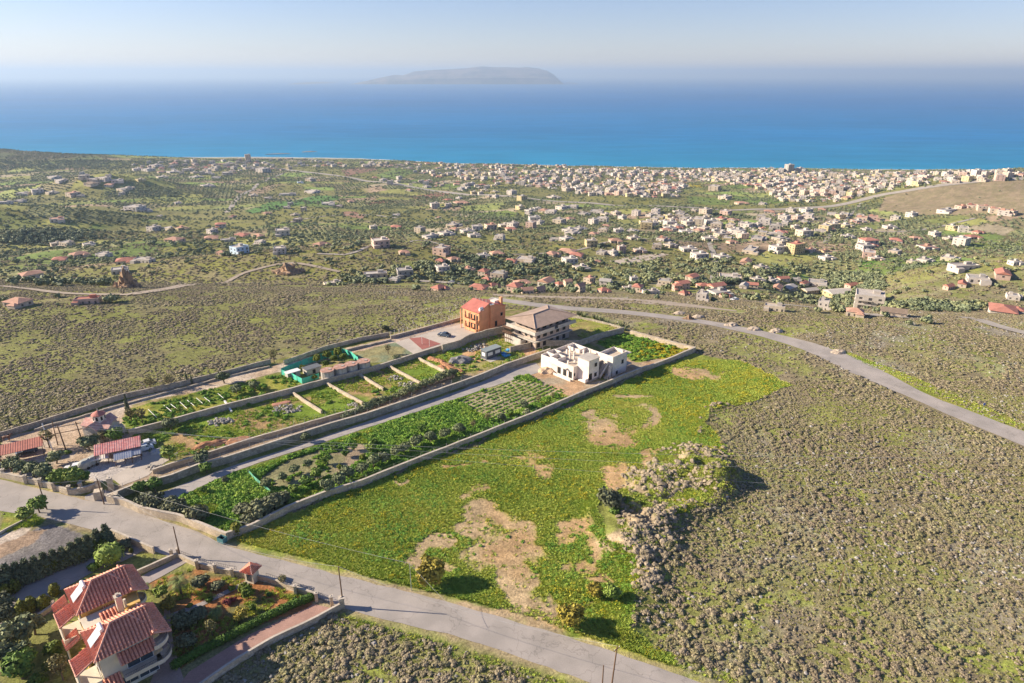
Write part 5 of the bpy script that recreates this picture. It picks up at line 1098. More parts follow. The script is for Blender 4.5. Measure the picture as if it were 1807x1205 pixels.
MB().tube((0,0,5.9),(0,0,6.05),1.6,1.55,8).tube((0,0,6.05),(0,0,6.9),1.5,.1,16).build('dome',pm('dome_red',(.45,.17,.14),.8,.15,3,.2,.01),cz)
MB().box((0,0,7.15),(.06,.06,.55)).box((0,0,7.25),(.3,.06,.06)).build('cross',M_white,cz); MB().tube((3.5,0,-.4),(3.5,0,2.8),1.3,n=12).tube((3.5,0,2.8),(3.5,0,3.5),1.4,.1,12).build('apse',M_cst,cz)
window(cz,-1.0,-3.12,.9,.5,1.1,0,M_white); window(cz,2.6,-1.82,1.0,.5,1.1,0,M_white); MB().box((-3.63,0,1.0),(.08,1.1,2.1)).build('door',M_wood,cz)
cr_=house_root('rock_slab',203,762,R(20),'tilted grey rock slabs leaning against the chapel','rock')
V,T=lump([(0,0,1.2,1.4,2.2,2.4),(1.4,-1,.8,1.2,1.6,1.9)],3,2,.4,.8); link(bpy.data.objects.new('boulder',mesh_np('boulder',V,T,[M_rock])),cr_)
# farm sheds
def canopy(px,py,lx,ly,h,rz,label,mat,posts_=3,slope=.3,name='open_shed'):
    r=house_root(name,px,py,rz,label,'shed'); slab_roof(r,[(-lx/2,-ly/2,h-slope),(lx/2,-ly/2,h-slope),(lx/2,ly/2,h+slope),(-lx/2,ly/2,h+slope)],mat,th=.08)
    k=int(lx/.45)
    for i in range(k): 
        x_=-lx/2+(i+.5)*lx/k; MB().tube((x_,-ly/2,h-slope+.02),(x_,ly/2,h+slope+.02),.05,n=4).build('roof_rib',mat,r)
    for i in range(posts_):
        x_=-lx/2+.2+i*(lx-.4)/(posts_-1)
        for sy,dz in ((-1,-slope),(1,slope)): MB().tube((x_,sy*(ly/2-.2),-.2),(x_,sy*(ly/2-.2),h+dz-.05),.07,n=5).build('post',M_wood,r)
    return r
g1=canopy(212,806,9.2,4.2,2.9,R(28),'open shed with a pink-red ribbed roof in the farm yard',pm('pink_sheet',(.55,.20,.19),.7,.12,2,.1,c2=(.60,.32,.30)),4); MB().box((0,1.9,1.3),(9,.15,2.5)).build('back_wall',M_con,g1)
canopy(220,817,3.6,2.4,2.0,R(28),'left metal awning with a curved grey sheet in front of the pink shed',M_alu,2,.25,'metal_awning'); canopy(236,811,3.6,2.4,2.0,R(28),'right metal awning with a grey sheet in front of the pink shed',M_alu,2,.25,'metal_awning'); canopy(178,818,3.6,1.8,1.7,R(28),'small lean-to with a pale tin roof left of the pink shed',M_white,2,.15,'lean_to')
g2=canopy(15,812,14,5.0,2.8,R(33),'long open shed with a rust red flat roof by the left edge',pm('rust_sheet',(.42,.17,.13),.8,.15,2,.1),4,.1)
for q,l in (((152,826),'left'),((167,819),'right')):
    t_=house_root('covered_trailer',*q,R(60),f'{l} of two box trailers under a pale grey tarpaulin','trailer',group='tarpaulin covered trailers'); V,T=lump([(0,0,1.1,1.7,1.1,1.25)],7,2,.08); V[:,2]=np.clip(V[:,2],-.1,2.1); V[:,0]=np.clip(V[:,0],-1.6,1.6); V[:,1]=np.clip(V[:,1],-1.0,1.0)
    link(bpy.data.objects.new('tarpaulin',mesh_np('tarpaulin',V,T,[M_tarp])),t_); 
    for s in (-1,1): MB().tube((0,s*1.0,.3),(0,s*1.15,.3),.32,n=12).build('wheel',M_dark,t_)
def heap(name,px,py,rx,ry,h,mat,label,cat='heap',seed=1,rz=.3,group=None):
    x,y=P(px,py); V,T=lump([(0,0,0,rx,ry,h),(rx*.4,ry*.2,0,rx*.6,ry*.6,h*.7),(-rx*.4,-ry*.1,0,rx*.55,ry*.6,h*.8)],seed,3,.3,1.6); o=link(bpy.data.objects.new(name,mesh_np(name,V,T,[mat]))); o.location=(x,y,zz(x,y)-h*.25); o.rotation_euler=(0,0,rz); return tag(o,label,cat,group)
heap('gravel_heap',283,797,2.4,1.6,.9,pm('pale_gravel',(.46,.44,.41),.95,.15,3,.6,.05),'pale grey gravel heap right of the pink shed')
heap('slag_heap',813,637,3.8,2.6,1.9,M_ghp,'dark grey gravel heap beside the orange soil mounds'); heap('sand_heap',968,655,3.2,2.4,1.6,pm('sand',(.52,.38,.26),.95,.15,3,.5,.04),'sand heap against the left corner of the white house')
for i,(px,py,a,b_,h) in enumerate([(763,634,2.2,1.1,.9),(775,638,2.2,1.1,1.0),(787,644,2.3,1.2,.9),(796,650,2.0,1.1,.8),(779,648,1.7,1.0,.7),(808,655,2.6,1.2,.9)]): heap('soil_mound',px,py,a,b_,h,M_soil,['farthest left','second','third','fourth','lowest','rightmost, longest'][i]+' of the orange soil mounds above the fifth cross wall',seed=20+i,rz=-.7,group='orange soil mounds')
heap('soil_mound',372,785,4.2,1.6,1.2,M_soil,'long red-brown soil bank beside the low cream wall',seed=31,rz=.5); heap('soil_mound',420,778,3.5,1.6,.9,M_soil,'smaller red-brown soil bank to the right of the long one',seed=32,rz=.5); heap('soil_mound',495,713,3.0,1.2,.5,pm('pink_soil',(.45,.22,.16),.95,.2,2,.5,.05),'flat pinkish soil spread beside the heap of pale stones',seed=33,rz=.5)
def stoneheap(px,py,n,rad,label,s0=.3):
    e=house_root('stone_heap',px,py,0,label,'stone heap')
    for i in range(n):
        a=random.uniform(0,6.28); d=rad*math.sqrt(random.random()); o=link(bpy.data.objects.new('stone',ROCKS[i%5]),e); o.location=(math.cos(a)*d*1.5,math.sin(a)*d,max(0,(1-d/rad))*.7*random.random()); o.rotation_euler=(random.uniform(-.4,.4),random.uniform(-.4,.4),a); k=random.uniform(.6,1.6)*s0*2; o.scale=(k,k,k)
stoneheap(507,722,70,2.6,'heap of pale building stones in the first garden plot'); stoneheap(388,745,60,2.2,'long heap of broken stones below the middle wall, left'); stoneheap(629,716,22,1.6,'small heap of white stones at the foot of the second cross wall'); stoneheap(696,668,30,2.0,'flat heap of white rubble in the third plot'); stoneheap(273,826,26,1.2,'heap of stones and dry branches at the end of the cream wall')
stoneheap(728,680,40,3.0,'line of loose stones by the lower edge of the fourth plot')
# citrus etc.
for i,(px,py,s,l) in enumerate([(560,640,1.0,'leftmost citrus tree'),(575,648,.9,'low citrus tree just behind the first tank'),(578,634,1.1,'citrus tree in the middle of the back row'),(590,640,1.0,'citrus tree behind the second tank'),(597,630,1.2,'tallest citrus tree'),(607,637,1.0,'rightmost citrus tree'),(535,655,.8,'small citrus tree near the left net'),(555,671,.7,'citrus bush by the near net')]): place_tree('citrus',px,py,s,f'{l} inside the green net enclosure',group='citrus trees in the net enclosure')
# ------------------------------------------------------------------ garden trees near the camera
for i,(px,py,s,l) in enumerate([(22,832,1.0,'grey-green olive at the left end of the row behind the cream road wall'),(40,838,1.0,'second olive in the row behind the cream road wall'),(60,842,1.05,'third olive in the row behind the cream road wall'),(82,848,1.1,'fourth olive in the row behind the cream road wall')]): place_tree('olive',px,py,s,l,group='olives behind the road wall')
for px,py,s,k,l in [(108,858,1.25,'green','bright green bush tree behind the corner of the cream road wall'),(135,858,1.3,'green','rounded bright green tree nearest the farm gate'),(150,852,.8,'green','low green bush next to the farm gate'),(100,818,.9,'olive2','olive between the twin pole and the farm yard'),(160,795,1.1,'olive2','olive in front of the chapel, left'),(205,782,1.2,'green','spreading green tree in front of the chapel'),(185,783,1.0,'bare','thin half-bare tree against the chapel front'),(88,790,1.4,'bare','bare brown tree beside the leaning plank'),(120,800,.9,'bushlow','agave-like clump beside the twin pole'),
    (300,812,1.1,'green','green bush at the corner of the garage yard'),(358,822,1.0,'olive','olive growing over the low cream wall'),(303,760,1.0,'olive2','olive below the left end of the middle wall'),(233,745,1.1,'bare','bare tree at the left of the crop plot'),(252,747,1.2,'bare','second bare tree at the left of the crop plot'),(267,690,1.3,'bare','bare tree by the far track, left of the small cypresses'),(298,685,1.2,'bare','bare tree by the far track, nearer the small cypresses'),(484,640,1.2,'bare','bare tree where the far track meets the outer wall'),(396,676,1.0,'olive2','olive at the end of the far track'),(418,695,.8,'olive2','small olive in the grassy plot'),(450,688,.8,'olive2','olive in the middle of the grassy plot'),(540,780,.7,'olive','small olive on the fenced earth strip'),
    (365,835,.8,'green','dark ivy bush at the foot of the retaining wall'),(275,868,1.0,'green','ivy bush hanging over the retaining wall, left'),(248,872,.9,'green','ivy bush just above the white gate'),(685,625,.9,'bare','thin tree in the faded plot'),(700,640,.7,'olive2','small olive beside the faded plot'),(560,633,.5,'bare','sapling behind the net enclosure'),(680,583,.8,'dark','dark bush at the corner of the red court wall')]: place_tree(k,px,py,s,l,cat='bush' if 'bush' in l or 'clump' in l else 'tree')
for i,(px,py,s) in enumerate([(255,892,1.15),(275,897,1.3),(300,902,1.2),(318,905,1.1),(350,918,1.35),(430,908,1.1),(455,915,1.45),(480,903,1.4),(497,890,1.2),(440,926,1.0)]):
    place_tree('dark',px,py,s,['leftmost dark shrub behind the road wall by the white gate','second dark shrub behind the road wall from the gate','third dark shrub behind the road wall from the gate','fourth dark shrub behind the road wall from the gate','big rounded dark shrub hanging over the road wall','left dark shrub of the garden corner clump','largest dark shrub of the garden corner clump','dark shrub at the garden corner touching the field wall','rightmost dark shrub along the field wall','lowest dark shrub of the garden corner clump'][i],cat='shrub',group='dark shrubs at the garden corner')
place_tree('hedgebush',418,943,1.3,'bright green bush at the wall corner above the bin',cat='bush')
# rows of small trees in the vegetable garden
k=0
for (px,py,s,t) in [(470,862,.7,'olive'),(500,850,.6,'olive'),(520,838,.7,'olive'),(545,826,.6,'olive'),(575,820,.7,'green'),(560,845,.8,'green'),(580,870,.9,'olive'),(600,858,.9,'olive'),(615,846,.85,'olive'),(640,838,.85,'olive'),(660,825,.9,'olive'),(680,818,.8,'olive'),(655,800,.8,'green'),(540,860,.8,'green'),(520,870,.6,'green'),(610,806,.6,'green'),(625,795,.6,'green'),(700,806,.8,'olive'),(715,800,.8,'olive'),(735,790,.9,'olive'),(760,783,.9,'olive'),(785,775,.8,'olive'),(810,768,.9,'olive'),(835,757,.7,'bare'),(860,745,.7,'bare'),(900,735,.6,'green'),(925,722,.7,'olive'),(950,712,.7,'bare'),(975,705,.6,'bare'),(930,735,.6,'olive'),(885,745,.7,'olive'),(590,795,.6,'green'),(660,785,.5,'green'),(480,880,.6,'green'),(515,893,.5,'green'),(745,765,.7,'green'),(360,870,.5,'green'),(398,850,.5,'dark'),(600,830,.6,'citrus'),(640,812,.6,'citrus')]:
    k+=1; place_tree(t,px,py,s,f'{"grey-green olive" if t=="olive" else "pale thin fruit tree" if t=="bare" else "leafy green fruit tree" if t!="dark" else "dark bush"} number {k} counted along the vegetable garden from the road corner to the white house' if False else f'{"small grey-green olive" if t=="olive" else "pale thin fruit tree" if t=="bare" else "small leafy fruit tree"} in the vegetable garden along the field wall',group={'olive':'olives in the vegetable garden','bare':'thin fruit trees in the vegetable garden'}.get(t,'leafy fruit trees in the vegetable garden'))
# strip of bushes on the earth bank
for i,u in enumerate(np.linspace(0,1,16)):
    px=612+u*(800-612); py=741-u*(741-664); place_tree('olive2',px,py,random.uniform(.55,.8),f'{["first","second","third","fourth","fifth","sixth","seventh","eighth","ninth","tenth","eleventh","twelfth","thirteenth","fourteenth","fifteenth","last"][i]} low olive from the left in the hedge row above the retaining wall',group='olive row above the retaining wall')
for px,py,s,l in [(228,735,.95,'tall dark cypress standing between chapel and crop plot'),(331,678,.62,'left small cypress by the far track'),(339,677,.45,'right, shorter cypress by the far track'),(371,668,.35,'tiny cypress behind the rubble wall'),(18,752,.4,'tiny cypress at the left end of the rubble wall'),(37,748,.45,'second tiny cypress along the left rubble wall'),(70,744,.4,'third tiny cypress along the left rubble wall'),(52,752,.3,'dwarf cypress between two others on the left track')]: place_tree('cypress',px,py,s,l)
place_tree('gold',762,1030,1.65,'round golden-green bush beside the thin pole at the road edge',cat='bush'); place_tree('gold',1005,1105,1.5,'orange-yellow bush at the mouth of the dirt track',cat='bush'); place_tree('dark',1075,893,1.5,'dark green bush on the flank of the rubble heap',cat='bush'); place_tree('gold',1050,1052,.9,'low yellow-green bush on the field edge above the road',cat='bush'); place_tree('green',1080,1060,.9,'green bush on the embankment edge',cat='bush'); place_tree('bushlow',1085,905,1.3,'low green bush beside the dark one on the rubble heap',cat='bush')
# conifer row by the villa
CR=[(192,962,1.0),(176,968,.95),(160,978,.95),(146,986,1.0),(132,992,.95),(116,998,.9),(100,1003,.9),(84,1010,.95),(68,1018,.95),(52,1024,1.0),(36,1030,1.0),(20,1036,1.05),(2,1042,1.1),(-14,1050,1.1)]
nm=['first','second','third','fourth','fifth','sixth','seventh','eighth','ninth','tenth','eleventh','twelfth','thirteenth','last']
for i,(px,py,s) in enumerate(CR): place_tree('conifer',px,py,s*.76,sz=1.05,label=f'{nm[i]} blue-green conifer of the row, counted down from the road',group='conifer row beside the driveway')
HB=[(178,968),(196,966),(150,984),(137,987),(120,992),(103,1000),(92,1004),(30,1040),(14,1048)]
for i,(px,py) in enumerate([(170,975),(184,970),(140,990),(128,993),(114,999),(98,1006),(86,1010),(28,1044),(12,1052)]): place_tree('hedgebush',px,py,1.15,f'{nm[i]} clipped yellow-green shrub under the conifers, counted down from the road',cat='shrub',group='clipped shrubs under the conifers')
for i,(px,py,s) in enumerate([(42,1084,1.3),(58,1078,1.3),(80,1074,1.25),(98,1050,1.1)]): place_tree('hedgebush',px,py,s,f'{["leftmost","second","third","uppermost"][i]} clipped golden shrub on the lower edge of the driveway',cat='shrub',group='clipped shrubs on the driveway edge')
place_tree('ball',196,994,1.0,'large round clipped pine beside the villa driveway'); place_tree('hedgebush',232,975,.5,'small clipped ball shrub right of the round pine',cat='shrub'); place_tree('dark',222,968,.7,'dark bush against the driveway wall right of the round pine',cat='bush'); place_tree('bushlow',168,1003,1.3,'low dark green ground bush left of the round pine',cat='bush')
for px,py,s,l in [(20,1145,1.3,'large grey olive left of the ochre villa, upper'),(45,1135,1.25,'grey olive between the big one and the villa wall'),(8,1175,1.25,'large grey olive at the left edge, lower'),(62,1120,1.0,'pale olive nearest the ochre villa porch'),(35,1175,1.1,'grey olive above the dark citrus tree')]: place_tree('olive',px,py,s,l)
for px,py,s,t,l in [(40,1198,1.4,'green','dark green tree at the bottom left corner with reddish fruit'),(98,1160,1.1,'citrus','bright yellow-green tree below the ochre villa porch'),(90,1185,.8,'citrus','smaller yellow-green tree below the brightest one'),(112,1200,1.2,'bare','thin olive-toned tree left of the cream villa'),(70,1215,1.0,'citrus','citrus tree cut by the bottom edge of the photo'),(5,1075,1.1,'dark','dark bush at the left edge beside the driveway'),(12,1093,1.0,'dark','second dark bush at the left edge beside the driveway'),(70,905,1.1,'green','leafy green bush by the road at the empty lot'),(48,922,1.0,'green','green bush on the lower side of the empty lot')]: place_tree(t,px,py,s,l,cat='bush' if 'bush' in l else 'tree')
# palms
def palm(px,py,h,L_,n,label,s=1.0):
    r=house_root('palm_tree',px,py,random.uniform(0,6),label,'palm tree'); MB().tube((0,0,-.2),(0,0,h),.22*s,.16*s,9).build('trunk',M_bark,r); V=[];Fq=[]
    for i in range(n):
        a=i*2.4; el=1.25-1.5*(i/n); d=Vector((math.cos(a),math.sin(a),0)); sd_=Vector((-math.sin(a),math.cos(a),0)); prev=Vector((0,0,h)); l_=L_*random.uniform(.8,1.1); m=MB(); ang=el
        for k in range(7):
            q=prev+(d*math.cos(ang)+Vector((0,0,math.sin(ang))))*l_/7; w_=l_*.24*math.sin(math.pi*(k+.8)/8.2)
            for sg in (-1,1):
                for j in range(2):
                    b_=prev.lerp(q,j*.5); e_=b_+sd_*sg*w_*1.6+(q-prev)*.9+Vector((0,0,-w_*.5)); f_=b_+(q-prev)*.35; m.add([b_,f_,e_],[(0,1,2)])
            prev=q; ang-=.28
        m.build('frond',LM_palm,r)
    return r
palm(320,1048,2.6,1.9,22,'tall green palm in the villa garden near the road wall'); palm(383,1092,1.5,1.5,20,'pale fan-leaved palm in the middle of the villa garden',.8); palm(258,1042,1.0,1.0,14,'small palm beside the cream villa corner',.6)
for px,py,s,t,l in [(438,1056,.95,'citrus','leafy shrub tree beside the tiled kiosk'),(430,1045,.7,'citrus','smaller leafy shrub left of the tiled kiosk'),(402,1065,.9,'redbush','dark red shrub in the villa garden'),(413,1060,.6,'redbush','small red shrub beside the larger one'),(355,1035,.9,'dark','dark bush right of the tall palm'),(385,1040,.7,'dark','second dark bush right of the tall palm'),(500,1035,.7,'bare','pale thin shrub right of the tiled kiosk'),(425,1095,.8,'gold','yellow-green shrub by the hedge'),(445,1080,.6,'citrus','small green shrub in the middle bed'),(325,1105,1.0,'dark','dark bush at the villa end of the lower bed'),(350,1095,.9,'dark','second dark bush of the lower bed'),(375,1122,.8,'bare','dry shrub above the hedge'),(330,1140,.9,'dark','dark bush near the lower end of the hedge'),(287,1055,.7,'green','green shrub by the corner of the ochre villa'),(300,1075,.8,'gold','golden shrub behind the cream villa'),(335,1070,.6,'bushlow','low shrub on the garden path, upper'),(370,1060,.7,'bushlow','low shrub along the garden path, middle'),(410,1040,.7,'bushlow','low shrub along the garden path near the kiosk'),(475,1050,.6,'bushlow','low green shrub beside the railing'),(520,1060,.6,'bushlow','low shrub near the hedge end')]: place_tree(t,px,py,s,l,cat='shrub' if 'shrub' in l else 'bush')
# clipped hedge
hl=PL([(311,1176),(350,1155),(400,1130),(450,1103),(500,1078),(548,1058)]); C=resample(hl,step=.5); zg=Z(C[:,0],C[:,1]); hr_=empty('hedge'); tag(hr_,'long clipped bright green hedge along the red brick path','hedge')
V,Fq=[],[]; n=len(C)
bl=[(c[0],c[1],z+.55,.75,.75,.65) for c,z in zip(C,zg)]; Vh,Fh=leaves(bl,9000,.16,5,shell=.8); Vh[:,2]=np.minimum(Vh[:,2],np.interp(Vh[:,0],np.sort(C[:,0]),zg[np.argsort(C[:,0])])+1.22)
link(bpy.data.objects.new('foliage',mesh_np('foliage',Vh,Fh,[LM_hedge])),hr_); V2,T2=lump([(*b[:3],.66,.66,.6) for b in bl],3,1,.1); link(bpy.data.objects.new('hedge_core',mesh_np('hedge_core',V2,T2,[LM_hedge])),hr_)
# agaves
for i,(px,py) in enumerate([(1022,556),(1030,559),(1050,563),(1056,566),(1062,568),(1070,571),(1097,577),(1100,583)]):
    r=house_root('agave',px,py,i,f'{nm[i]} spiky agave from the left behind the grey shell house','agave',group='agave row'); m=MB()
    for k in range(16): a=k*2.4; d=Vector((math.cos(a),math.sin(a),0)); s_=Vector((-math.sin(a),math.cos(a),0))*.12; t_=Vector((0,0,1)); m.add([s_,-s_,d*.7+t_*(.5+.06*k),d*.4+t_*.1],[(0,1,2),(0,2,3),(1,3,2)])
    m.build('leaves',LM_olive,r); r.scale=(1.6,1.6,1.6)
# ------------------------------------------------------------------ the village, the valley and the seaside town
M_wob=pm('house_render','OBJ',.9,.1,.5,.15,.02,coord='obj'); M_rob=pm('house_roof','OBJ',.9,.16,1.2,.3,.03,coord='obj'); M_hd=pm('shaded_window',(.07,.065,.065),.6,.1,2,0)
TPL={}
def hip(m,x0,y0,x1,y1,z,h,ov=.35,mi=0,gable=False):
    x0-=ov;y0-=ov;x1+=ov;y1+=ov; ym=(y0+y1)/2; k=0 if gable else (y1-y0)/2
    a,b_=(x0+k,ym,z+h),(x1-k,ym,z+h); m.add([(x0,y0,z),(x1,y0,z),(x1,y1,z),(x0,y1,z),a,b_],[(0,1,5,4),(1,2,5),(2,3,4,5),(3,0,4),(0,3,2,1)],mi)
def tpl(key,w_,d,st,roof,extra=None,wings=()):
    H=3.0*st+.3; W=MB(); W.box((0,0,H/2-1),(w_,d,H+2)); Rf=MB(); win=[]
    for (cx,cy,a,b_,h_) in wings: W.box((cx,cy,h_/2-1),(a,b_,h_+2))
    if roof=='flat':
        Rf.box((0,0,H+.03),(w_-.5,d-.5,.06)); P_=MB()
        for cx,cy,a,b_ in ((0,-d/2+.12,w_,.24),(0,d/2-.12,w_,.24),(-w_/2+.12,0,.24,d-.49),(w_/2-.12,0,.24,d-.49)): W.box((cx,cy,H+.3),(a,b_,.6))
        Rf.box((w_*.22,d*.15,H+1.0),(w_*.25,d*.3,1.9))
        for (cx,cy,a,b_,h_) in wings: Rf.box((cx,cy,h_+.06),(a-.2,b_-.2,.1))
    else:
        hip(Rf,-w_/2,-d/2,w_/2,d/2,H,1.9 if roof=='hip' else 2.0,.45,gable=roof=='gable')
        for (cx,cy,a,b_,h_) in wings: hip(Rf,cx-a/2,cy-b_/2,cx+a/2,cy+b_/2,h_,1.1,.3)
    wm=MB().box((0,-.03,.65),(1.1,.08,1.3)).mesh('window',M_hd); dm=MB().box((0,-.03,1.05),(1.2,.08,2.1)).mesh('door',M_hd)
    for s in range(st):
        n=max(2,int(w_/3.2))
        for i in range(n): x_=-w_/2+(i+.5)*w_/n; win.append(('window' if (i+s)%3 else 'door',wm if (i+s)%3 else dm,(x_,-d/2,s*3+(.9 if (i+s)%3 else .15)),0))
        n=max(1,int(d/3.6))
        for i in range(n): y_=-d/2+(i+.5)*d/n; win+= [('window',wm,(-w_/2,y_,s*3+.9),R(-90)),('window',wm,(w_/2,y_,s*3+.9),R(90))]
    bal=[]
    if st>1:
        for s in range(1,st): bal.append(MB().box((-w_*.18,-d/2-.6,s*3),(w_*.5,1.2,.16)).box((-w_*.18,-d/2-1.17,s*3+.45),(w_*.5,.08,.8)).mesh('balcony',M_wob))
    one=MB()
    TPL[key]=dict(w=w_,h=H,wall=W.mesh('wall',M_wob),roof=Rf.mesh('roof',M_rob),win=win,bal=bal)
    # small version: everything in one skin
    one.v=list(W.v); one.f=list(W.f); one.m=[0]*len(W.f); one.add(Rf.v,Rf.f,1)
    for nm_,me_,loc,rz in win:
        hw,hh=(.55,1.3) if nm_=='window' else (.6,2.1); c_,s_=math.cos(rz),math.sin(rz)
        one.add([(loc[0]+a*c_+.05*s_,loc[1]+a*s_-.05*c_,loc[2]+b_) for a,b_ in ((-hw,0),(hw,0),(hw,hh),(-hw,hh))],[(0,1,2,3)],2)
    TPL[key]['one']=one
    TPL[key]['onem']={}
tpl('flat1',10,8,1,'flat',wings=[(3,-5,5,3,2.8)]); tpl('flat2',10,8.5,2,'flat',wings=[(-3.5,-5,4,3,3.2)]); tpl('flat3',11,10,3,'flat')
tpl('hip1',10.5,8,1,'hip',wings=[(3.2,-4.8,5,3.5,2.7)]); tpl('hip2',10,8,2,'hip',wings=[(-3,-5,4.5,3,3.1)]); tpl('gab1',11,7,1,'gable'); tpl('gab2',9,7.5,2,'gable',wings=[(3,4.6,4,3,3.0)])
tpl('shed',16,10,1,'gable'); tpl('block',16,11,4,'flat'); tpl('low',15,7,1,'flat',wings=[(-6,-4.5,4,4,2.6)]); tpl('tower',12,10,8,'flat')
WCOL=dict(white=(.56,.50,.45),cream=(.56,.47,.37),pink=(.56,.40,.33),yellow=(.56,.46,.26),grey=(.42,.39,.36),blue=(.50,.62,.74),beige=(.52,.43,.34)); RCOL=dict(red=(.46,.20,.15),orange=(.50,.29,.21),grey=(.42,.39,.36),pale=(.50,.45,.40),brown=(.28,.21,.16))
def onemesh(key,wc,rc):
    T=TPL[key]; k=(wc,rc)
    if k not in T['onem']:
        T['onem'][k]=mesh_np('house',T['one'].v,T['one'].f,[pm('far_wall_'+wc,WCOL[wc],.9,.12,.3,0,coord='obj'),pm('far_roof_'+rc,RCOL[rc],.9,.15,.5,0,coord='obj'),M_hd],T['one'].m)
    return T['onem'][k]
HLIST=[]
cA_=(0,240,3.0117); cB_=(600,240,3.0117); cC_=(1200,240,2.977)
def H(c,L):
    for (x,y,w_,k,wc,rc) in L: HLIST.append((c[0]+x/c[2],c[1]+y/c[2],w_/c[2],k,wc,rc))
f1,f2,f3,h1,h2,g1_,g2_='flat1','flat2','flat3','hip1','hip2','gab1','gab2'
H(cA_,[(175,770,95,h2,'white','orange'),(672,675,95,h1,'cream','red'),(770,670,110,'low','white','pale'),(320,665,70,h1,'cream','red'),(420,640,80,h1,'cream','orange'),(360,590,60,f2,'cream','pale'),(300,590,50,f2,'beige','pale'),(475,585,60,f1,'white','grey'),(555,640,70,f1,'white','pale'),(640,725,80,f1,'white','grey'),(305,450,70,f1,'white','orange'),(820,505,60,f2,'white','pale'),(895,500,60,f1,'yellow','pale'),(960,498,60,f1,'yellow','orange'),(930,560,90,h1,'pink','orange'),(1125,550,70,h1,'cream','orange'),(1130,518,50,f2,'white','pale'),(1175,488,55,h2,'white','red'),(1215,560,80,'low','white','pale'),(1290,535,70,h1,'cream','red'),(1375,540,60,h1,'cream','orange'),(1385,580,50,f2,'white','pale'),(1180,630,50,h1,'pink','orange'),(1275,622,80,f2,'blue','pale'),(1490,622,65,f2,'white','pale'),(1705,585,70,h1,'pink','orange'),(850,430,30,f1,'cream','pale'),(720,395,90,f2,'white','pale'),(760,400,60,f1,'white','pale'),(945,360,35,f1,'white','pale'),(1345,320,40,f1,'beige','pale'),(1425,335,45,f1,'beige','pale'),(1525,385,40,f1,'cream','pale'),(1615,400,32,f3,'beige','pale'),(1745,365,70,f1,'white','pale'),(1530,315,90,'low','white','pale'),(1660,300,70,f1,'white','pale'),(1650,240,45,f2,'beige','pale'),(1595,250,30,f1,'blue','pale'),(1100,268,60,f1,'white','pale'),(670,285,90,'low','cream','pale'),(390,318,60,f2,'beige','orange'),(430,322,40,f1,'cream','pale'),(200,300,55,f2,'white','pale'),(125,310,60,f1,'white','pale'),(30,358,70,'low','white','pale'),(110,350,50,f1,'white','pale'),(275,305,50,f1,'cream','pale'),(290,222,60,f1,'white','pale'),(330,240,60,f1,'white','pale'),(450,225,55,f2,'cream','pale'),(500,235,60,f1,'cream','pale'),(560,235,50,f2,'white','pale'),(625,242,60,f1,'white','pale'),(490,257,70,h1,'beige','brown'),(745,236,40,f1,'yellow','pale'),(730,185,45,f2,'white','pale'),(790,187,60,f2,'white','pale'),(830,165,60,f2,'white','pale'),(1400,192,65,f3,'white','pale'),(1320,136,30,'tower','beige','pale'),(920,195,60,f1,'white','pale'),(1000,187,55,f2,'cream','pale'),(1040,222,55,f1,'white','pale'),(860,222,50,f1,'cream','pale'),(1210,207,65,f2,'cream','pale'),(1100,200,50,f1,'white','pale'),(1150,225,45,f1,'white','pale'),(920,150,35,f1,'pink','orange'),(1770,795,90,'low','cream','pale'),(100,900,110,h1,'beige','orange'),(470,888,120,'low','pink','red')])
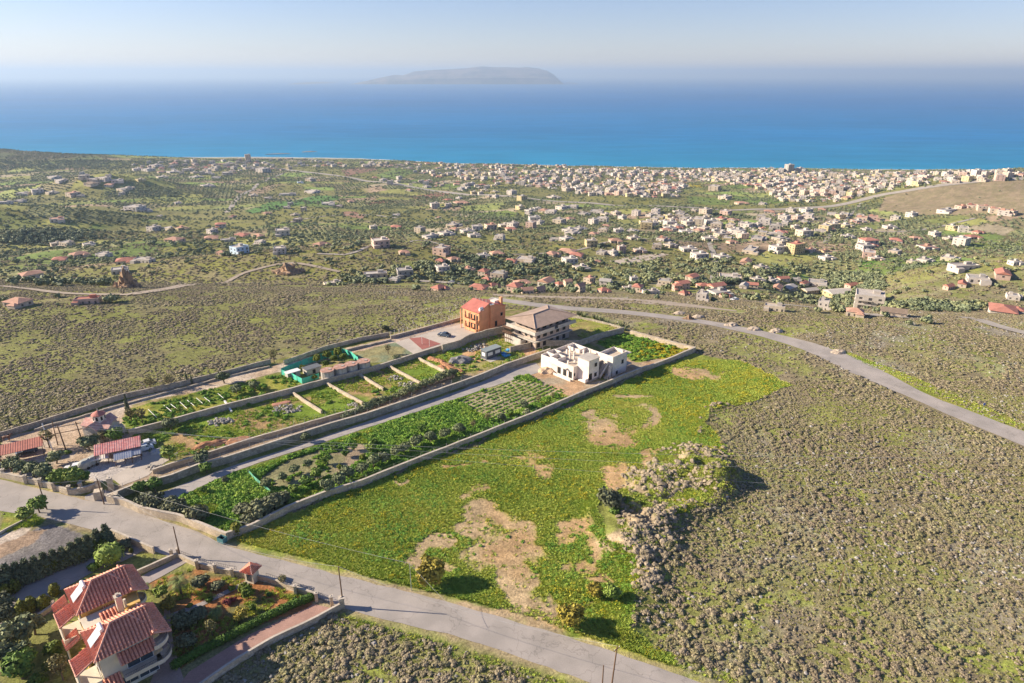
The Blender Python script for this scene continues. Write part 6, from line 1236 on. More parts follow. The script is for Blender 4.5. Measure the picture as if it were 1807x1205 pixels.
H(cB_,[(425,515,50,f3,'beige','grey'),(480,540,90,'low','white','pale'),(560,525,70,f1,'white','pale'),(600,505,55,f1,'cream','orange'),(710,535,60,f1,'white','pale'),(730,502,60,f2,'white','pale'),(800,495,60,f2,'cream','orange'),(850,550,50,f2,'white','pale'),(870,482,55,f1,'cream','pale'),(920,485,55,f2,'white','pale'),(1015,487,50,f3,'pink','pale'),(1060,472,45,f2,'white','pale'),(1165,465,65,f2,'cream','pale'),(1215,447,50,h1,'cream','orange'),(1085,402,60,h1,'cream','orange'),(1180,392,60,f2,'white','pale'),(1240,388,50,f2,'white','pale'),(1365,408,70,f1,'white','pale'),(1465,422,45,f2,'cream','pale'),(1500,442,40,f2,'white','pale'),(1270,500,60,f1,'white','grey'),(1230,522,70,f1,'white','pale'),(1150,555,70,'low','white','pale'),(1200,553,60,f1,'white','pale'),(1345,527,50,h1,'cream','orange'),(1480,517,50,f2,'white','pale'),(1550,512,55,f1,'white','pale'),(1415,482,40,h1,'cream','orange'),(1395,457,60,f2,'white','pale'),(1660,480,55,f2,'white','pale'),(1720,462,50,f1,'white','pale'),(1730,507,55,h1,'cream','orange'),(1710,555,60,f1,'white','orange'),(1685,597,50,f2,'beige','pale'),(1750,587,60,f1,'cream','pale'),(1495,617,42,f3,'pink','pale'),(1450,632,48,f2,'white','pale'),(1390,627,60,f1,'white','pale'),(1255,642,75,h1,'cream','red'),(1125,637,70,h1,'cream','orange'),(1220,682,75,f2,'white','pale'),(1365,677,45,h1,'cream','orange'),(340,627,55,h1,'cream','orange'),(830,632,65,h1,'beige','orange'),(760,642,60,f1,'white','grey'),(910,672,60,h1,'white','red'),(535,672,50,h1,'cream','red'),(600,662,60,h1,'cream','orange'),(545,722,65,f2,'white','pale'),(675,717,55,f1,'cream','orange'),(765,742,55,h2,'cream','red'),(780,772,45,h1,'pink','red'),(845,762,75,f2,'beige','grey'),(345,747,80,f2,'grey','grey'),(190,747,120,'low','beige','grey'),(290,772,55,f1,'grey','grey'),(740,817,85,h1,'cream','red'),(810,807,55,h1,'pink','red'),(525,822,70,h1,'pink','red'),(930,832,75,h2,'pink','red'),(965,790,75,h1,'cream','orange'),(995,837,60,g1_,'cream','orange'),(1060,832,50,g1_,'pink','orange'),(1095,807,75,g2_,'white','orange'),(1165,797,48,h1,'white','red'),(1210,800,40,g2_,'cream','orange'),(1275,832,42,g2_,'cream','orange'),(1325,782,50,f2,'beige','orange'),(1410,797,58,g2_,'white','grey'),(1400,835,55,h1,'pink','red'),(1530,822,55,f1,'cream','pale'),(1580,832,58,h2,'cream','red'),(1650,842,85,'low','white','pale'),(1725,797,65,f2,'cream','grey'),(1790,822,45,h2,'pink','red'),(1560,780,35,f2,'white','grey'),(1130,330,60,f1,'cream','pale'),(640,360,70,h1,'cream','orange'),(570,345,45,h1,'cream','red')])
H(cC_,[(10,800,60,g2_,'pink','red'),(62,765,58,g2_,'cream','red'),(20,838,50,h1,'pink','red'),(120,795,60,h1,'pink','red'),(190,800,85,g1_,'cream','red'),(200,837,95,f1,'white','grey'),(235,852,38,h1,'pink','red'),(115,867,60,f2,'white','pale'),(262,757,110,f1,'beige','pale'),(335,797,60,g1_,'white','grey'),(378,792,58,g1_,'cream','red'),(400,762,60,f1,'cream','pale'),(470,767,60,f1,'white','pale'),(540,757,58,g1_,'white','red'),(510,808,70,g1_,'cream','orange'),(570,805,85,'shed','grey','grey'),(610,762,45,f1,'grey','grey'),(650,782,50,g1_,'white','red'),(720,782,90,f1,'white','grey'),(682,818,75,'shed','beige','pale'),(830,833,130,'shed','yellow','pale'),(900,792,60,g1_,'pink','red'),(988,892,135,f3,'white','pale'),(750,912,60,'flat2','white','pale'),(915,943,80,h1,'cream','orange'),(1118,943,115,g1_,'beige','brown'),(495,917,100,'low','cream','pale'),(1690,932,150,h1,'white','red'),(1485,697,135,'low','white','pale'),(1745,852,70,f1,'white','pale'),(1560,762,95,f1,'white','grey'),(1480,787,60,g1_,'cream','red'),(1410,802,50,g1_,'pink','red'),(1690,737,100,g1_,'pink','red'),(1280,662,70,f1,'white','pale'),(1215,667,50,f1,'beige','pale'),(1755,672,55,f1,'white','pale'),(1290,592,80,f1,'white','orange'),(1335,527,50,f2,'white','pale'),(1425,492,50,f2,'yellow','pale'),(1485,502,58,f2,'white','pale'),(1560,512,50,h1,'pink','red'),(1530,537,70,h1,'pink','red'),(1230,542,50,h1,'cream','orange'),(1130,555,60,h1,'white','red'),(735,507,60,f1,'white','pale'),(985,570,85,h2,'white','red'),(955,592,58,f1,'white','pale'),(1015,582,40,h1,'pink','red'),(603,612,88,'block','yellow','red'),(510,607,75,f2,'white','pale'),(370,607,130,'low','cream','pale'),(405,547,75,f1,'white','grey'),(270,562,50,h1,'cream','orange'),(345,672,80,g1_,'pink','orange'),(420,697,58,f1,'beige','grey'),(100,647,80,f2,'white','pale'),(40,602,80,f1,'white','pale'),(215,642,70,f1,'white','pale'),(150,547,70,f1,'cream','pale'),(500,522,80,'low','white','pale'),(325,477,48,f2,'white','pale'),(405,478,42,f2,'white','pale'),(190,492,60,f3,'cream','pale'),(215,442,60,f1,'cream','red'),(20,448,50,f2,'white','pale'),(70,397,40,f1,'cream','pale'),(950,447,70,f2,'cream','orange'),(1010,442,60,f2,'pink','orange'),(1130,442,50,f2,'white','pale'),(1215,422,50,f2,'white','pale'),(860,417,58,f1,'white','pale'),(660,402,58,f2,'white','pale'),(745,392,40,h1,'pink','orange'),(320,357,58,h1,'cream','orange'),(235,332,60,f2,'beige','pale'),(430,360,40,f1,'white','pale'),(1400,397,110,'low','white','grey'),(1480,377,58,f1,'pink','orange'),(1530,372,58,f1,'cream','red'),(1590,387,58,f2,'cream','orange'),(1650,402,65,f2,'cream','orange'),(1700,412,65,f2,'white','orange'),(1740,412,48,f2,'cream','orange'),(570,192,40,'tower','grey','pale'),(530,192,45,'block','white','pale'),(610,192,45,'block','grey','grey'),(800,217,60,'block','cream','pale'),(850,222,45,f3,'cream','pale'),(180,285,60,f3,'beige','pale')])
def zone(px,py):
    if px<330 and py<340: return 'on hazy left headland'
    if px<600 and py<318: return 'near beach tower, left shore'
    if px<330 and py<420: return 'on far left olive terraces'
    if px<330: return 'near the left rocky hollow'
    if px<600 and py<415: return 'among left olive groves'
    if px<600: return 'in hamlet beyond left hillside'
    if py>506: 
        return 'nearest village row, left end' if px<840 else 'nearest row behind gravel lane' if px<1100 else 'nearest village row, centre right' if px<1420 else 'beside the right gorge'
    if py>470: return 'second row above orange house' if px<1000 else 'second row behind red roofs' if px<1330 else 'around the long sheds' if px<1530 else 'on far right mound'
    if py>420: return 'along valley lane, left half' if px<900 else 'around pale quarry ground' if px<1200 else 'around yellow apartment block' if px<1480 else 'in right wooded hollow'
    if py>372: return 'near motorway, centre' if px<1100 else 'near motorway, right part' if px<1380 else 'below right brown hill' if px<1540 else 'on right brown hill'
    if py>345: return 'beside motorway, left part' if px<1000 else 'beside the motorway bend'
    return 'in seaside town, left part' if px<1000 else 'in seaside town, middle' if px<1250 else 'in seaside town, right part' if px<1500 else 'at seaside town, right end'
KD=dict(flat1='low flat',flat2='two-storey flat',flat3='three-storey flat',hip1='low hipped',hip2='two-storey hipped',gab1='low gabled',gab2='two-storey gabled',shed='long gabled',block='four-storey',low='long low',tower='tall')
OC=[]; HP=[]
def add_house(px,py,wpx,key,wc,rc,ind=True):
    x,y=P(px,py); z=zz(x,y); dep=y*cP-(z-CAMZ)*sP
    if y>coast(x)-12: return False
    T=TPL[key]; s=min(max(wpx*dep/F/T['w']/(1.0 if py>470 else 1.08),.45),2.4); 
    OC.append((x,y,T['w']*s*.62)); HP.append((px,py,wpx,key,wc,rc,x,y,z,s)); return True
for h in HLIST: add_house(*h)
def rpoly(Pg,n):
    Pg=np.array(Pg,float); out=[]
    x0,y0=Pg.min(0); x1,y1=Pg.max(0)
    while len(out)<n:
        xx=rng.uniform(x0,x1,200); yy=rng.uniform(y0,y1,200); m=inpoly(xx,yy,Pg); out+= list(zip(xx[m],yy[m]))
    return out[:n]
T1=[(1000,300),(1160,302),(1420,308),(1640,312),(1650,322),(1540,340),(1480,356),(1380,356),(1330,330),(1210,318),(1200,350),(1040,345),(900,325),(880,305)]
T4=[(1130,372),(1400,374),(1480,376),(1560,392),(1520,400),(1450,415),(1250,425),(1140,400)]; T6=[(950,375),(1180,380),(1240,420),(1180,450),(1000,430)]
mw=['white','white','white','cream','cream','pink','beige','yellow']; mr_=['pale','pale','pale','grey','orange','red']
def rndhouse(q,k=None): 
    a,b_=q; return (a,b_,0,random.choice([f1,f1,f2,f2,f3,h1,h2] if k is None else k),random.choice(mw),random.choice(mr_))
def try_add(q,wm,ks=None):
    x,y=P(*q); z=zz(x,y); 
    if y>coast(x)-10 or y<420: return False
    if any((x-a)**2+(y-b_)**2<(r_+wm*.5)**2 for a,b_,r_ in OC): return False
    for RL in (VR if 'VR' in globals() else []): 
        if dpoly(np.array([x]),np.array([y]),RL)[0]<wm*.6+3: return False
    if inpoly(np.array([x]),np.array([y]),REG['hill_r'])[0]: return False
    key=random.choice(ks or [f1,f1,f2,f2,f3,h1]); s=wm/TPL[key]['w']; rc=random.choice(mr_) if 'flat' in key else random.choice(['red','orange'])
    OC.append((x,y,wm*.52)); HP.append((q[0],q[1],wm*F/(y*cP-(z-CAMZ)*sP),key,random.choice(mw),rc if 'flat' not in key or rc in('pale','grey') else 'pale',x,y,z,s)); return True
VR=[PL([(508,300),(600,310),(683,323),(766,336),(866,345),(982,355),(1098,363),(1200,367),(1401,368),(1479,363),(1536,347),(1603,336)])]
nb=len(HP)
for Pg,n in ((T1,38),(T4,26),(T6,24),([(690,338),(880,328),(1000,345),(860,352)],9),([(60,296),(200,300),(220,350),(20,362)],8),([(600,400),(900,400),(1100,480),(700,470)],8)):
    for q in rpoly(Pg,n): try_add(q,random.uniform(9,14))
HP_ind=list(HP); print('individual houses',len(HP_ind))
# the rest of the town: one object
n0=len(HP)
for Pg,n in ((T1,1500),([(700,296),(900,298),(900,325),(760,312)],110),([(230,287),(330,285),(520,279),(600,288),(560,294),(500,302),(350,312),(240,302)],170),(T4,90),([(1000,297),(1400,300),(1807,305),(1807,311),(1000,306)],230),([(560,286),(1000,293),(1000,303),(560,294)],120),([(1640,312),(1807,312),(1807,320),(1650,324)],25),([(620,312),(880,325),(860,342),(640,322)],40),([(330,345),(900,345),(1100,420),(300,420)],22),([(1250,400),(1700,400),(1700,460),(1300,460)],26)):
    for q in rpoly(Pg,n): try_add(q,random.uniform(7,14),[f1,f1,f2,f2,f2,f3,h1,'low'])
far=HP[n0:]; print('far houses',len(far))
TV=[];TF=[];TM=[];TC=[]
for (px,py,wpx,key,wc,rc,x,y,z,s) in far:
    T=TPL[key]['one']; a=random.choice([.2,.35,.7,1.1])+random.uniform(-.15,.15); c,s_=math.cos(a),math.sin(a); b0=len(TV); k=random.uniform(.85,1.1)
    v=np.array(T.v)*np.array([s,s,s*.72]); v=np.stack([v[:,0]*c-v[:,1]*s_+x,v[:,0]*s_+v[:,1]*c+y,v[:,2]+z],1); TV+=list(map(tuple,v)); TF+=[tuple(i+b0 for i in f) for f in T.f]
    for m_ in T.m: TC.append((*(np.array(WCOL[wc])*k),1) if m_==0 else (*(np.array(RCOL[rc])*k),1) if m_==1 else (.1,.1,.1,1))
tm_,t_,b=nodes_mat('town_render'); at=N(t_,'ShaderNodeAttribute',attribute_name='Col'); c1,_=mulnoise(t_,at.outputs['Color'],N(t_,'ShaderNodeNewGeometry').outputs['Position'],.3,.85,1.15,3); t_.links.new(c1,b.inputs['Base Color']); b.inputs['Roughness'].default_value=.9
me=mesh_np('distant_town',TV,TF,[tm_]); ca=me.color_attributes.new('Col','FLOAT_COLOR','CORNER'); lt=[len(f) for f in TF]; ca.data.foreach_set('color',np.repeat(np.array(TC,np.float32),lt,axis=0).ravel())
tag(link(bpy.data.objects.new('distant_town',me)),kind='stuff')
# individual houses
items=[]
for h in HP_ind:
    px,py,wpx,key,wc,rc,x,y,z,s=h; d_=f"{wc} {KD[key]} "+(f"{rc}-roofed " if rc in('red','orange','brown') else "")+('shed' if key=='shed' else 'house' if key not in('block','tower') else 'building'); items.append((d_,zone(px,py),h))
cnt={}
for d_,zn,h in sorted(items,key=lambda i:i[2][0]): cnt.setdefault((d_,zn),[]).append(h)
def ordn(i): return ['first','second','third','fourth','fifth','sixth','seventh','eighth','ninth','tenth','eleventh','twelfth'][i] if i<12 else f'{i+1}th'
for (d_,zn),L in cnt.items():
    for i,(px,py,wpx,key,wc,rc,x,y,z,s) in enumerate(L):
        lab=f'{d_} {zn}' if len(L)==1 else f'{ordn(i)} {d_} from left, {zn}'
        nm_='warehouse' if key=='shed' else 'apartment_block' if key in('block','tower','flat3') else 'house'
        rz=random.choice([R(12),R(25),R(43),R(-20),R(60)])+random.uniform(-.1,.1)
        T=TPL[key]; sz=(s if s<1.0 else 1.0+(s-1.0)*.2)*.8; sz=max(sz,.6)
        if wpx<13:
            o=link(bpy.data.objects.new(nm_,onemesh(key,wc,rc))); o.location=(x,y,z); o.rotation_euler=(0,0,rz); o.scale=(s,s,sz); tag(o,lab,'house' if nm_=='house' else 'building','houses '+zn); continue
        r=empty(nm_,(x,y,z),rz); r.scale=(s,s,sz); tag(r,lab,'house' if nm_=='house' else 'building','houses '+zn)
        o=link(bpy.data.objects.new('wall',T['wall']),r); k=random.uniform(.9,1.08); o.color=(*(np.array(WCOL[wc])*k),1); q=link(bpy.data.objects.new('roof',T['roof']),r); q.color=(*(np.array(RCOL[rc])*random.uniform(.85,1.1)),1)
        for nm2,me_,loc,rz2 in T['win']: w2=link(bpy.data.objects.new(nm2,me_),r); w2.location=loc; w2.rotation_euler=(0,0,rz2)
        for bm_ in T['bal']: b2=link(bpy.data.objects.new('balcony',bm_),r); b2.color=o.color
# rock spires of the hollow
for px,py,w_,h_,l in ((225,508,6,7,'pointed orange-brown rock spire by the hollow at left'),(508,480,10,5,'reddish rock knob on the brown hillside'),(1215,563,2.2,1.2,'left pale rubble cone by the hill road')):
    x,y=P(px,py); V,T=lump([(0,0,h_*.25,w_*.42,w_*.35,h_*.9),(w_*.5,.5,0,w_*.5,w_*.4,h_*.45),(-w_*.5,0,0,w_*.5,w_*.4,h_*.42),(w_*.1,-w_*.4,0,w_*.5,w_*.3,h_*.35)],int(px),3,.7,1.8); o=link(bpy.data.objects.new('rock_outcrop',mesh_np('rock_outcrop',V,T,[pm('tan_rock',(.40,.27,.17),.95,.25,.5,.8,.2,coord='pos',c2=(.30,.20,.13))]))); o.location=(x,y,zz(x,y)); tag(o,l,'rock')
for px,py,l in ((1199,560,'farthest'),(1232,566,'second'),(1290,580,'third'),(1330,587,'fourth'),(1370,591,'fifth'),(1480,628,'nearest, flattest')): heap('rubble_heap',px,py-6,2.6,1.8,1.3,pm('road_rubble',(.44,.36,.28),.95,.2,2,.6,.05),f'{l} rubble heap along the far verge of the hill road',seed=px,group='rubble heaps along the hill road')

# ------------------------------------------------------------------ trees of the valley
far_c=[crown_mesh('far_crown',blobs_round(2.3,1.5,1.7,4,60+i,.7),46,1.0,leafmat('valley_leaves',[(.15,(.10,.125,.07)),(.45,(.165,.19,.105)),(.7,(.21,.225,.115)),(.95,(.25,.25,.115))],patch=.012,lv=.35),60+i,body=.9,sub=1) for i in range(4)]
L_far=lib('valley_tree',far_c)
def vis(x,y):
    z=Z(x,y); px,py=proj(x,y,z); k=(px>-80)&(px<1890)&(y<coast(x)-15); return x[k],y[k],z[k],px[k],py[k]
OCa=np.array(OC)
def houses_near(x,y,pad=2.0):
    k=np.zeros(len(x),bool); gx={}
    for a,b_,r_ in OCa: k|=((x-a)**2+(y-b_)**2<(r_+pad)**2)
    return k
PTS=[];SC=[]
for ang,par,spc in ((.35,0,7.0),(1.15,1,7.4)):
    u=np.arange(-2900,2900,spc); v=np.arange(-1500,3300,spc*1.0); uu,vv=np.meshgrid(u,v); uu=uu.ravel()+rng.normal(0,.35,uu.size); vv=vv.ravel()+rng.normal(0,.35,vv.size)
    x=uu*math.cos(ang)-vv*math.sin(ang); y=uu*math.sin(ang)+vv*math.cos(ang); k=(y>410)&(y<2250)&(np.abs(x)<y*.8+60); x,y=x[k],y[k]; x,y,z,px,py=vis(x,y)
    wx=x+(fbm(x,y,160,2,71)-.5)*120; wy=y+(fbm(x,y,160,2,73)-.5)*120; pid,fu,fv,_,_=parcels(wx,wy); ty=(_val[pid]*10).astype(int); par_=(_val[(pid*11+5)&4095]>.5).astype(int)
    k=np.isin(ty,[0,1,2,7,9])&(par_==par)&(np.minimum(fu,1-fu)*70>3)&(np.minimum(fv,1-fv)*46>3)&(rng.random(len(x))<.86)
    town=np.exp(-(((px-1250)/330)**2+((py-318)/26)**2)); k&=rng.random(len(x))>town*.8
    k&=~inpoly(x,y,REG['hill_r']); k&=~inpoly(px,py,[(600,345),(440,378),(430,368),(560,343)])
    wild=fbm(x,y,190,3,77)+.12*sstep(700,450,y); k&=wild<.56
    PTS.append(np.stack([x,y,z],1)[k]); SC.append(rng.uniform(.55,.9,k.sum()))
x=rng.uniform(-1900,1700,430000); y=rng.uniform(405,2250,430000); k=np.abs(x)<y*.8+60; x,y=x[k],y[k]; x,y,z,px,py=vis(x,y)
wx=x+(fbm(x,y,160,2,71)-.5)*120; wy=y+(fbm(x,y,160,2,73)-.5)*120; pid,fu,fv,_,_=parcels(wx,wy); edge=np.minimum(np.minimum(fu,1-fu)*70,np.minimum(fv,1-fv)*46)
cl=fbm(x,y,55,4,161); pr=.07+.32*sstep(.48,.66,cl)+.22*(edge<3.5); pr*=np.where(inpoly(x,y,REG['hill_r']),.03,1)*np.where(inpoly(x,y,REG['slope']),.35,1)
k=rng.random(len(x))<pr; PTS.append(np.stack([x,y,z],1)[k]); SC.append(.25+.75*rng.random(k.sum())**1.7)
# darker thicket in the gorge and on the headland
for (px0,py0,rx,ry,n) in [(1500,505,60,24,300),(1650,548,90,14,150),(1690,562,60,8,70),(110,505,110,12,110),(730,485,110,16,110),(1400,535,140,7,90),(1050,500,250,12,150),(640,495,50,8,50),(900,470,170,18,160),(1250,480,180,22,220),(450,430,200,20,150),(120,291,250,8,1500),(250,343,75,7,260),(70,418,100,14,260)]:
    a=rng.uniform(0,6.28,n); r_=np.sqrt(rng.random(n)); qx=px0+np.cos(a)*r_*rx; qy=py0+np.sin(a)*r_*ry
    if n: X_,Y_=march(qx,qy,Z); k=Y_>300; PTS.append(np.stack([X_,Y_,Z(X_,Y_)],1)[k]); SC.append(rng.uniform(.5,1.3,k.sum()))
hx=np.repeat(np.array([[h[6],h[7]] for h in HP]),4,0); hx=hx+rng.normal(0,1,hx.shape)*9; k=hx[:,1]<coast(hx[:,0])-12; hx=hx[k]; PTS.append(np.column_stack([hx,Z(hx[:,0],hx[:,1])])); SC.append(rng.uniform(.35,1.0,len(hx)))
PT_=np.concatenate(PTS); SC_=np.concatenate(SC); k=~houses_near(PT_[:,0],PT_[:,1],1.0)
for RL in VR: k&=dpoly(PT_[:,0],PT_[:,1],RL)>12
k&=~(onroad(PT_[:,0],PT_[:,1],2)); k&=~inpoly(PT_[:,0],PT_[:,1],REG['compound'])
PT_=PT_[k]; SC_=SC_[k]; pxx,pyy=proj(PT_[:,0],PT_[:,1],PT_[:,2]); app=SC_/np.maximum(PT_[:,1],1)*((pxx>0)&(pxx<1807)&(pyy<575)); o_=np.argsort(-app); bg_=o_[:230]; rs=np.ones(len(PT_),bool); rs[bg_]=False
scatter('valley_trees',PT_[rs],SC_[rs],L_far,4,.95); print('valley trees',rs.sum())
zc={}
for i in bg_: zc.setdefault(zone(pxx[i],pyy[i]),[]).append(i)
rank={i:(k,len(L)) for L in zc.values() for k,i in enumerate(sorted(L,key=lambda j:pxx[j]))}
for i in bg_:
    o=link(bpy.data.objects.new('valley_tree',far_c[i%4])); o.location=PT_[i]; o.rotation_euler=(0,0,rng.uniform(0,6)); o.scale=(SC_[i],)*3; zn=zone(pxx[i],pyy[i]); tag(o,(f'{ordn(rank[i][0])} big dark green tree from the left, {zn}' if 1<rank[i][1]<=14 else f'dark green rounded tree growing {zn}' if zn.split()[0] in ('in','on','near','among','around','along','beside','below','at') else f'dark green rounded tree growing in the {zn}'),'tree','trees '+zn)
x=rng.uniform(-620,620,130000); y=rng.uniform(325,760,130000); k=np.abs(x)<y*.8+60; x,y=x[k],y[k]; x,y,z,px,py=vis(x,y); k=(inpoly(x,y,REG['slope'])|inpoly(x,y,REG['hill_r2'])|(fbm(x,y,30,3,171)>.5))&(rng.random(len(x))<.3+.6*fbm(x,y,12,3,173))&~houses_near(x,y,1)
scatter('hillside_bushes',np.stack([x,y,z],1)[k],rng.uniform(.7,2.2,k.sum()),L_shrl,5,.7); print('hill bushes',k.sum())
xs_=np.linspace(-1750,1650,500); ys_=coast(xs_)-12; ys_=np.array([Y_[np.argmin(np.abs(Z(np.full(60,x_),Y_)-SEA))] for x_,Y_ in ((x_,np.linspace(coast(np.array([x_]))[0]-90,coast(np.array([x_]))[0]+90,60)) for x_ in xs_)]); n_=len(xs_); wd_=3+7*fbm(xs_,xs_*0,40,3,601)
sf=link(bpy.data.objects.new('surf_line',mesh_np('surf_line',np.concatenate([np.column_stack([xs_,ys_-2,np.full(n_,SEA+.35)]),np.column_stack([xs_,ys_+wd_,np.full(n_,SEA+.3)])]),np.stack([np.arange(n_-1),np.arange(1,n_),np.arange(1,n_)+n_,np.arange(n_-1)+n_],1),[pm('sea_foam',(.62,.66,.66),.9,.3,.05,0,coord='pos')]))); tag(sf,kind='structure')
# breakwaters
for px,py,w_ in ((595,283.5,50),(745,288,30),(1030,293.5,22),(1160,297,20),(490,272,35),(546,268,22)):
    x,y=onz(px,py,SEA); V,T=lump([(0,0,0,w_*1.3,6,3.2)],int(px),2,.3,2); o=link(bpy.data.objects.new('breakwater',mesh_np('breakwater',V,T,[M_rock]))); o.location=(float(x),float(y),SEA); o.rotation_euler=(0,0,.25); tag(o,'long low rock breakwater in the sea '+('off the left shore, nearest the tower block' if px==595 else 'off the shore left of centre' if px==745 else 'off the middle of the town' if px==1030 else 'off the right part of the town' if px==1160 else 'farthest left beyond the shore' if px==490 else 'as a tiny islet beyond the left shore'),'breakwater','rock breakwaters')
# ------------------------------------------------------------------ poles, wires, vehicles and small things
def pole(px,py,h,lean,label,arm=True,r=.13,mat=None):
    p=house_root('utility_pole',px,py,0,label,'utility pole'); t=Vector((lean[0],lean[1],h)); MB().tube((0,0,-.3),t,r,r*.65,8).build('pole_shaft',mat or M_wood,p)
    if arm:
        MB().box((t.x,t.y,h-.5),(1.3,.09,.1),R(40)).build('crossarm',M_wood,p); m=MB()
        for s in (-.5,0,.5): m.tube((t.x+s*math.cos(R(40)),t.y+s*math.sin(R(40)),h-.44),(t.x+s*math.cos(R(40)),t.y+s*math.sin(R(40)),h-.26),.05,.03,6)
        m.build('insulator',M_white,p)
    return p, p.location+t
p1,t1=pole(83,899,6.2,(-.35,.2),'brown wooden pole by the empty lot at the left road edge',False)
p2,t2=pole(184,890,6.0,(-.3,.2),'brown wooden pole at the farm entrance',False); p3,t3=pole(319,986,6.8,(-.2,.2),'brown wooden pole between the two villa drives',False)
p4,t4=pole(606,1071,8.0,(-.1,.1),'brown wooden pole at the end of the red brick path',False); p5,t5=pole(726,1042,5.6,(0,0),'thin grey metal pole on the field side of the road',False,.06,M_metal)
p6,t6=pole(1077,1225,8.5,(.5,.2),'dark wooden pole cut by the bottom edge of the photo, right one',True); p7,t7=pole(1062,1222,5.0,(0,0),'shorter dark pole beside the taller one at the bottom edge',False,.11)
p8,t8=pole(1479,1048,5.6,(.35,.3),'lone leaning wooden pole in the middle of the scrubland',False,.09)
# twin pole
tp=house_root('twin_pole',133,792,0,'H-shaped double wooden power pole with crossbars by the farm yard','power pole'); 
for sx in (-1.6,1.6): MB().tube((sx,sx*.5,-.3),(sx-.5,sx*.5,6.6),.16,.11,8).build('pole_shaft',M_wood,tp)
for z in (6.1,4.6): MB().box((-.45,0,z),(5.4,.12,.14),R(27)).build('crossarm',M_wood,tp)
m=MB(); 
for s in (-2.4,-1.2,0,1.2,2.4): m.tube((-.45+s*math.cos(R(27)),s*math.sin(R(27)),6.2),(-.45+s*math.cos(R(27)),s*math.sin(R(27)),6.45),.07,.04,6)
m.build('insulator',M_white,tp); p9,t9=pole(102,785,6.0,(0,.2),'brown pole standing left of the H-shaped double pole',False)
pl=house_root('leaning_plank',90,790,0,'pale leaning concrete beam left of the double pole','beam'); MB().tube((0.8,-.8,0),(-1.6,1.4,5.6),.14,.12,5).build('beam',M_white,pl)
def wire(a,b_,sag,label,r=.018,n=24,mat=None):
    a=Vector(a); b_=Vector(b_); m=MB(); prev=a
    for i in range(1,n+1):
        t=i/n; q=a.lerp(b_,t); q.z-=sag*4*t*(1-t); m.tube(prev,q,r,n=4,cap=False); prev=q
    o=m.build('power_line',mat or pm('wire_grey',(.45,.44,.43),.5,.05,3,0)); return tag(o,label,'power line','power lines')
def WP(px,py,y):   # a point above the ground on a wire's known course
    dx,dy,dz=ray(px,py); t=y/dy; return Vector((float(dx*t),y,float(CAMZ+dz*t)))
top=tp.location+Vector((-.45,0,6.4))
for i,(ly,ry,dy_) in enumerate([(707,792,0),(722,812,.8),(740,838,-.9)]):
    a=top+Vector((-2+2*i,-1+i,0)); b_=WP(1300,ry,118+i*1.5); wire(a,b_+(b_-a)*.35,2.0,['upper','middle','lower'][i]+' of the three long power lines crossing the gardens',.02,40)
wire(t1,t2,.4,'short wire between the lot pole and the farm entrance pole'); wire(t2,t3,.8,'wire along the road from the farm entrance to the villa pole'); wire(t3,t4,1.2,'wire along the road past the tiled kiosk'); wire(t4,t6,1.6,'wire above the near road between the corner pole and the bottom pole'); wire(t2,t5,1.0,'thin wire crossing from the farm entrance to the thin roadside pole'); wire(t5,t5+Vector((9,-8,-3.6)),.3,'guy wire running down from the thin roadside pole')
wire(t8,WP(1360,690,168),1.5,'wire running from the lone scrubland pole uphill to the meadow tip'); wire(t8,WP(1575,1260,72),1.0,'wire running from the lone scrubland pole down to the bottom edge')
# vehicles
def car(px,py,rz,col,label,L=4.3,W_=1.8,van=False,cat='car'):
    r=house_root('parked_car',px,py,rz,label,cat); mc=pm('car_paint_'+str(len(MATS)),col,.25,.04,1,0,spec=.6); h0=.28
    prof=[(-L/2,h0),(-L/2+.02,.72),(-L/2+.35,.92),(-L*.22,.98),(-L*.08,1.42),(L*.2,1.48),(L*.38,1.05),(L/2-.05,.92),(L/2,.5),(L/2-.03,h0)]
    m=MB(); n=len(prof)
    def sect(sy,ins): return [(x,sy*(W_/2-(ins if z>1.0 else 0)),z) for x,z in prof]
    a=sect(-1,.18); b_=sect(1,.18); m.add(a+b_,[tuple(range(n)),tuple(range(2*n-1,n-1,-1))]+[(i,n+i,n+(i+1)%n,(i+1)%n) for i in range(n)]); o=m.build('body',mc,r)
    bv=o.modifiers.new('b','BEVEL'); bv.width=.06; bv.segments=2
    g=MB(); 
    for sy in (-1,1): g.add([(-L*.17,sy*(W_/2-.13),1.0),(L*.3,sy*(W_/2-.13),1.05),(L*.18,sy*(W_/2-.165),1.4),(-L*.06,sy*(W_/2-.165),1.36)],[(0,1,2,3),(3,2,1,0)])
    g.add([(-L*.22,-.7,1.01),(-L*.22,.7,1.01),(-L*.085,.62,1.42),(-L*.085,-.62,1.42)],[(0,1,2,3),(3,2,1,0)]); g.add([(L*.37,-.7,1.08),(L*.37,.7,1.08),(L*.21,.62,1.47),(L*.21,-.62,1.47)],[(0,1,2,3),(3,2,1,0)]); g.build('windows' if False else 'window_glass',M_glass,r)
    for sx in (-.31,.31):
        for sy in (-1,1):
            w2=MB().tube((sx*L,sy*(W_/2-.2),.32),(sx*L,sy*(W_/2+.02),.32),.32,n=16).build('wheel',M_dark,r); MB().tube((sx*L,sy*(W_/2+.022),.32),(sx*L,sy*(W_/2+.04),.32),.18,n=10).build('rim',M_alu,w2)
    for sy in (-.6,.6): MB().box((-L/2-.005,sy,.68),(.04,.34,.14)).build('headlight',M_white,r)
    return r
car(784,593,R(-25),(.05,.07,.10),'dark blue car parked on the plaza by the orange house'); car(253,795,R(40),(.45,.52,.60),'silver-blue car with a bright blue bonnet beside the gravel heap'); car(258,787,R(35),(.62,.63,.65),'pale silver car behind the blue one in the farm yard')
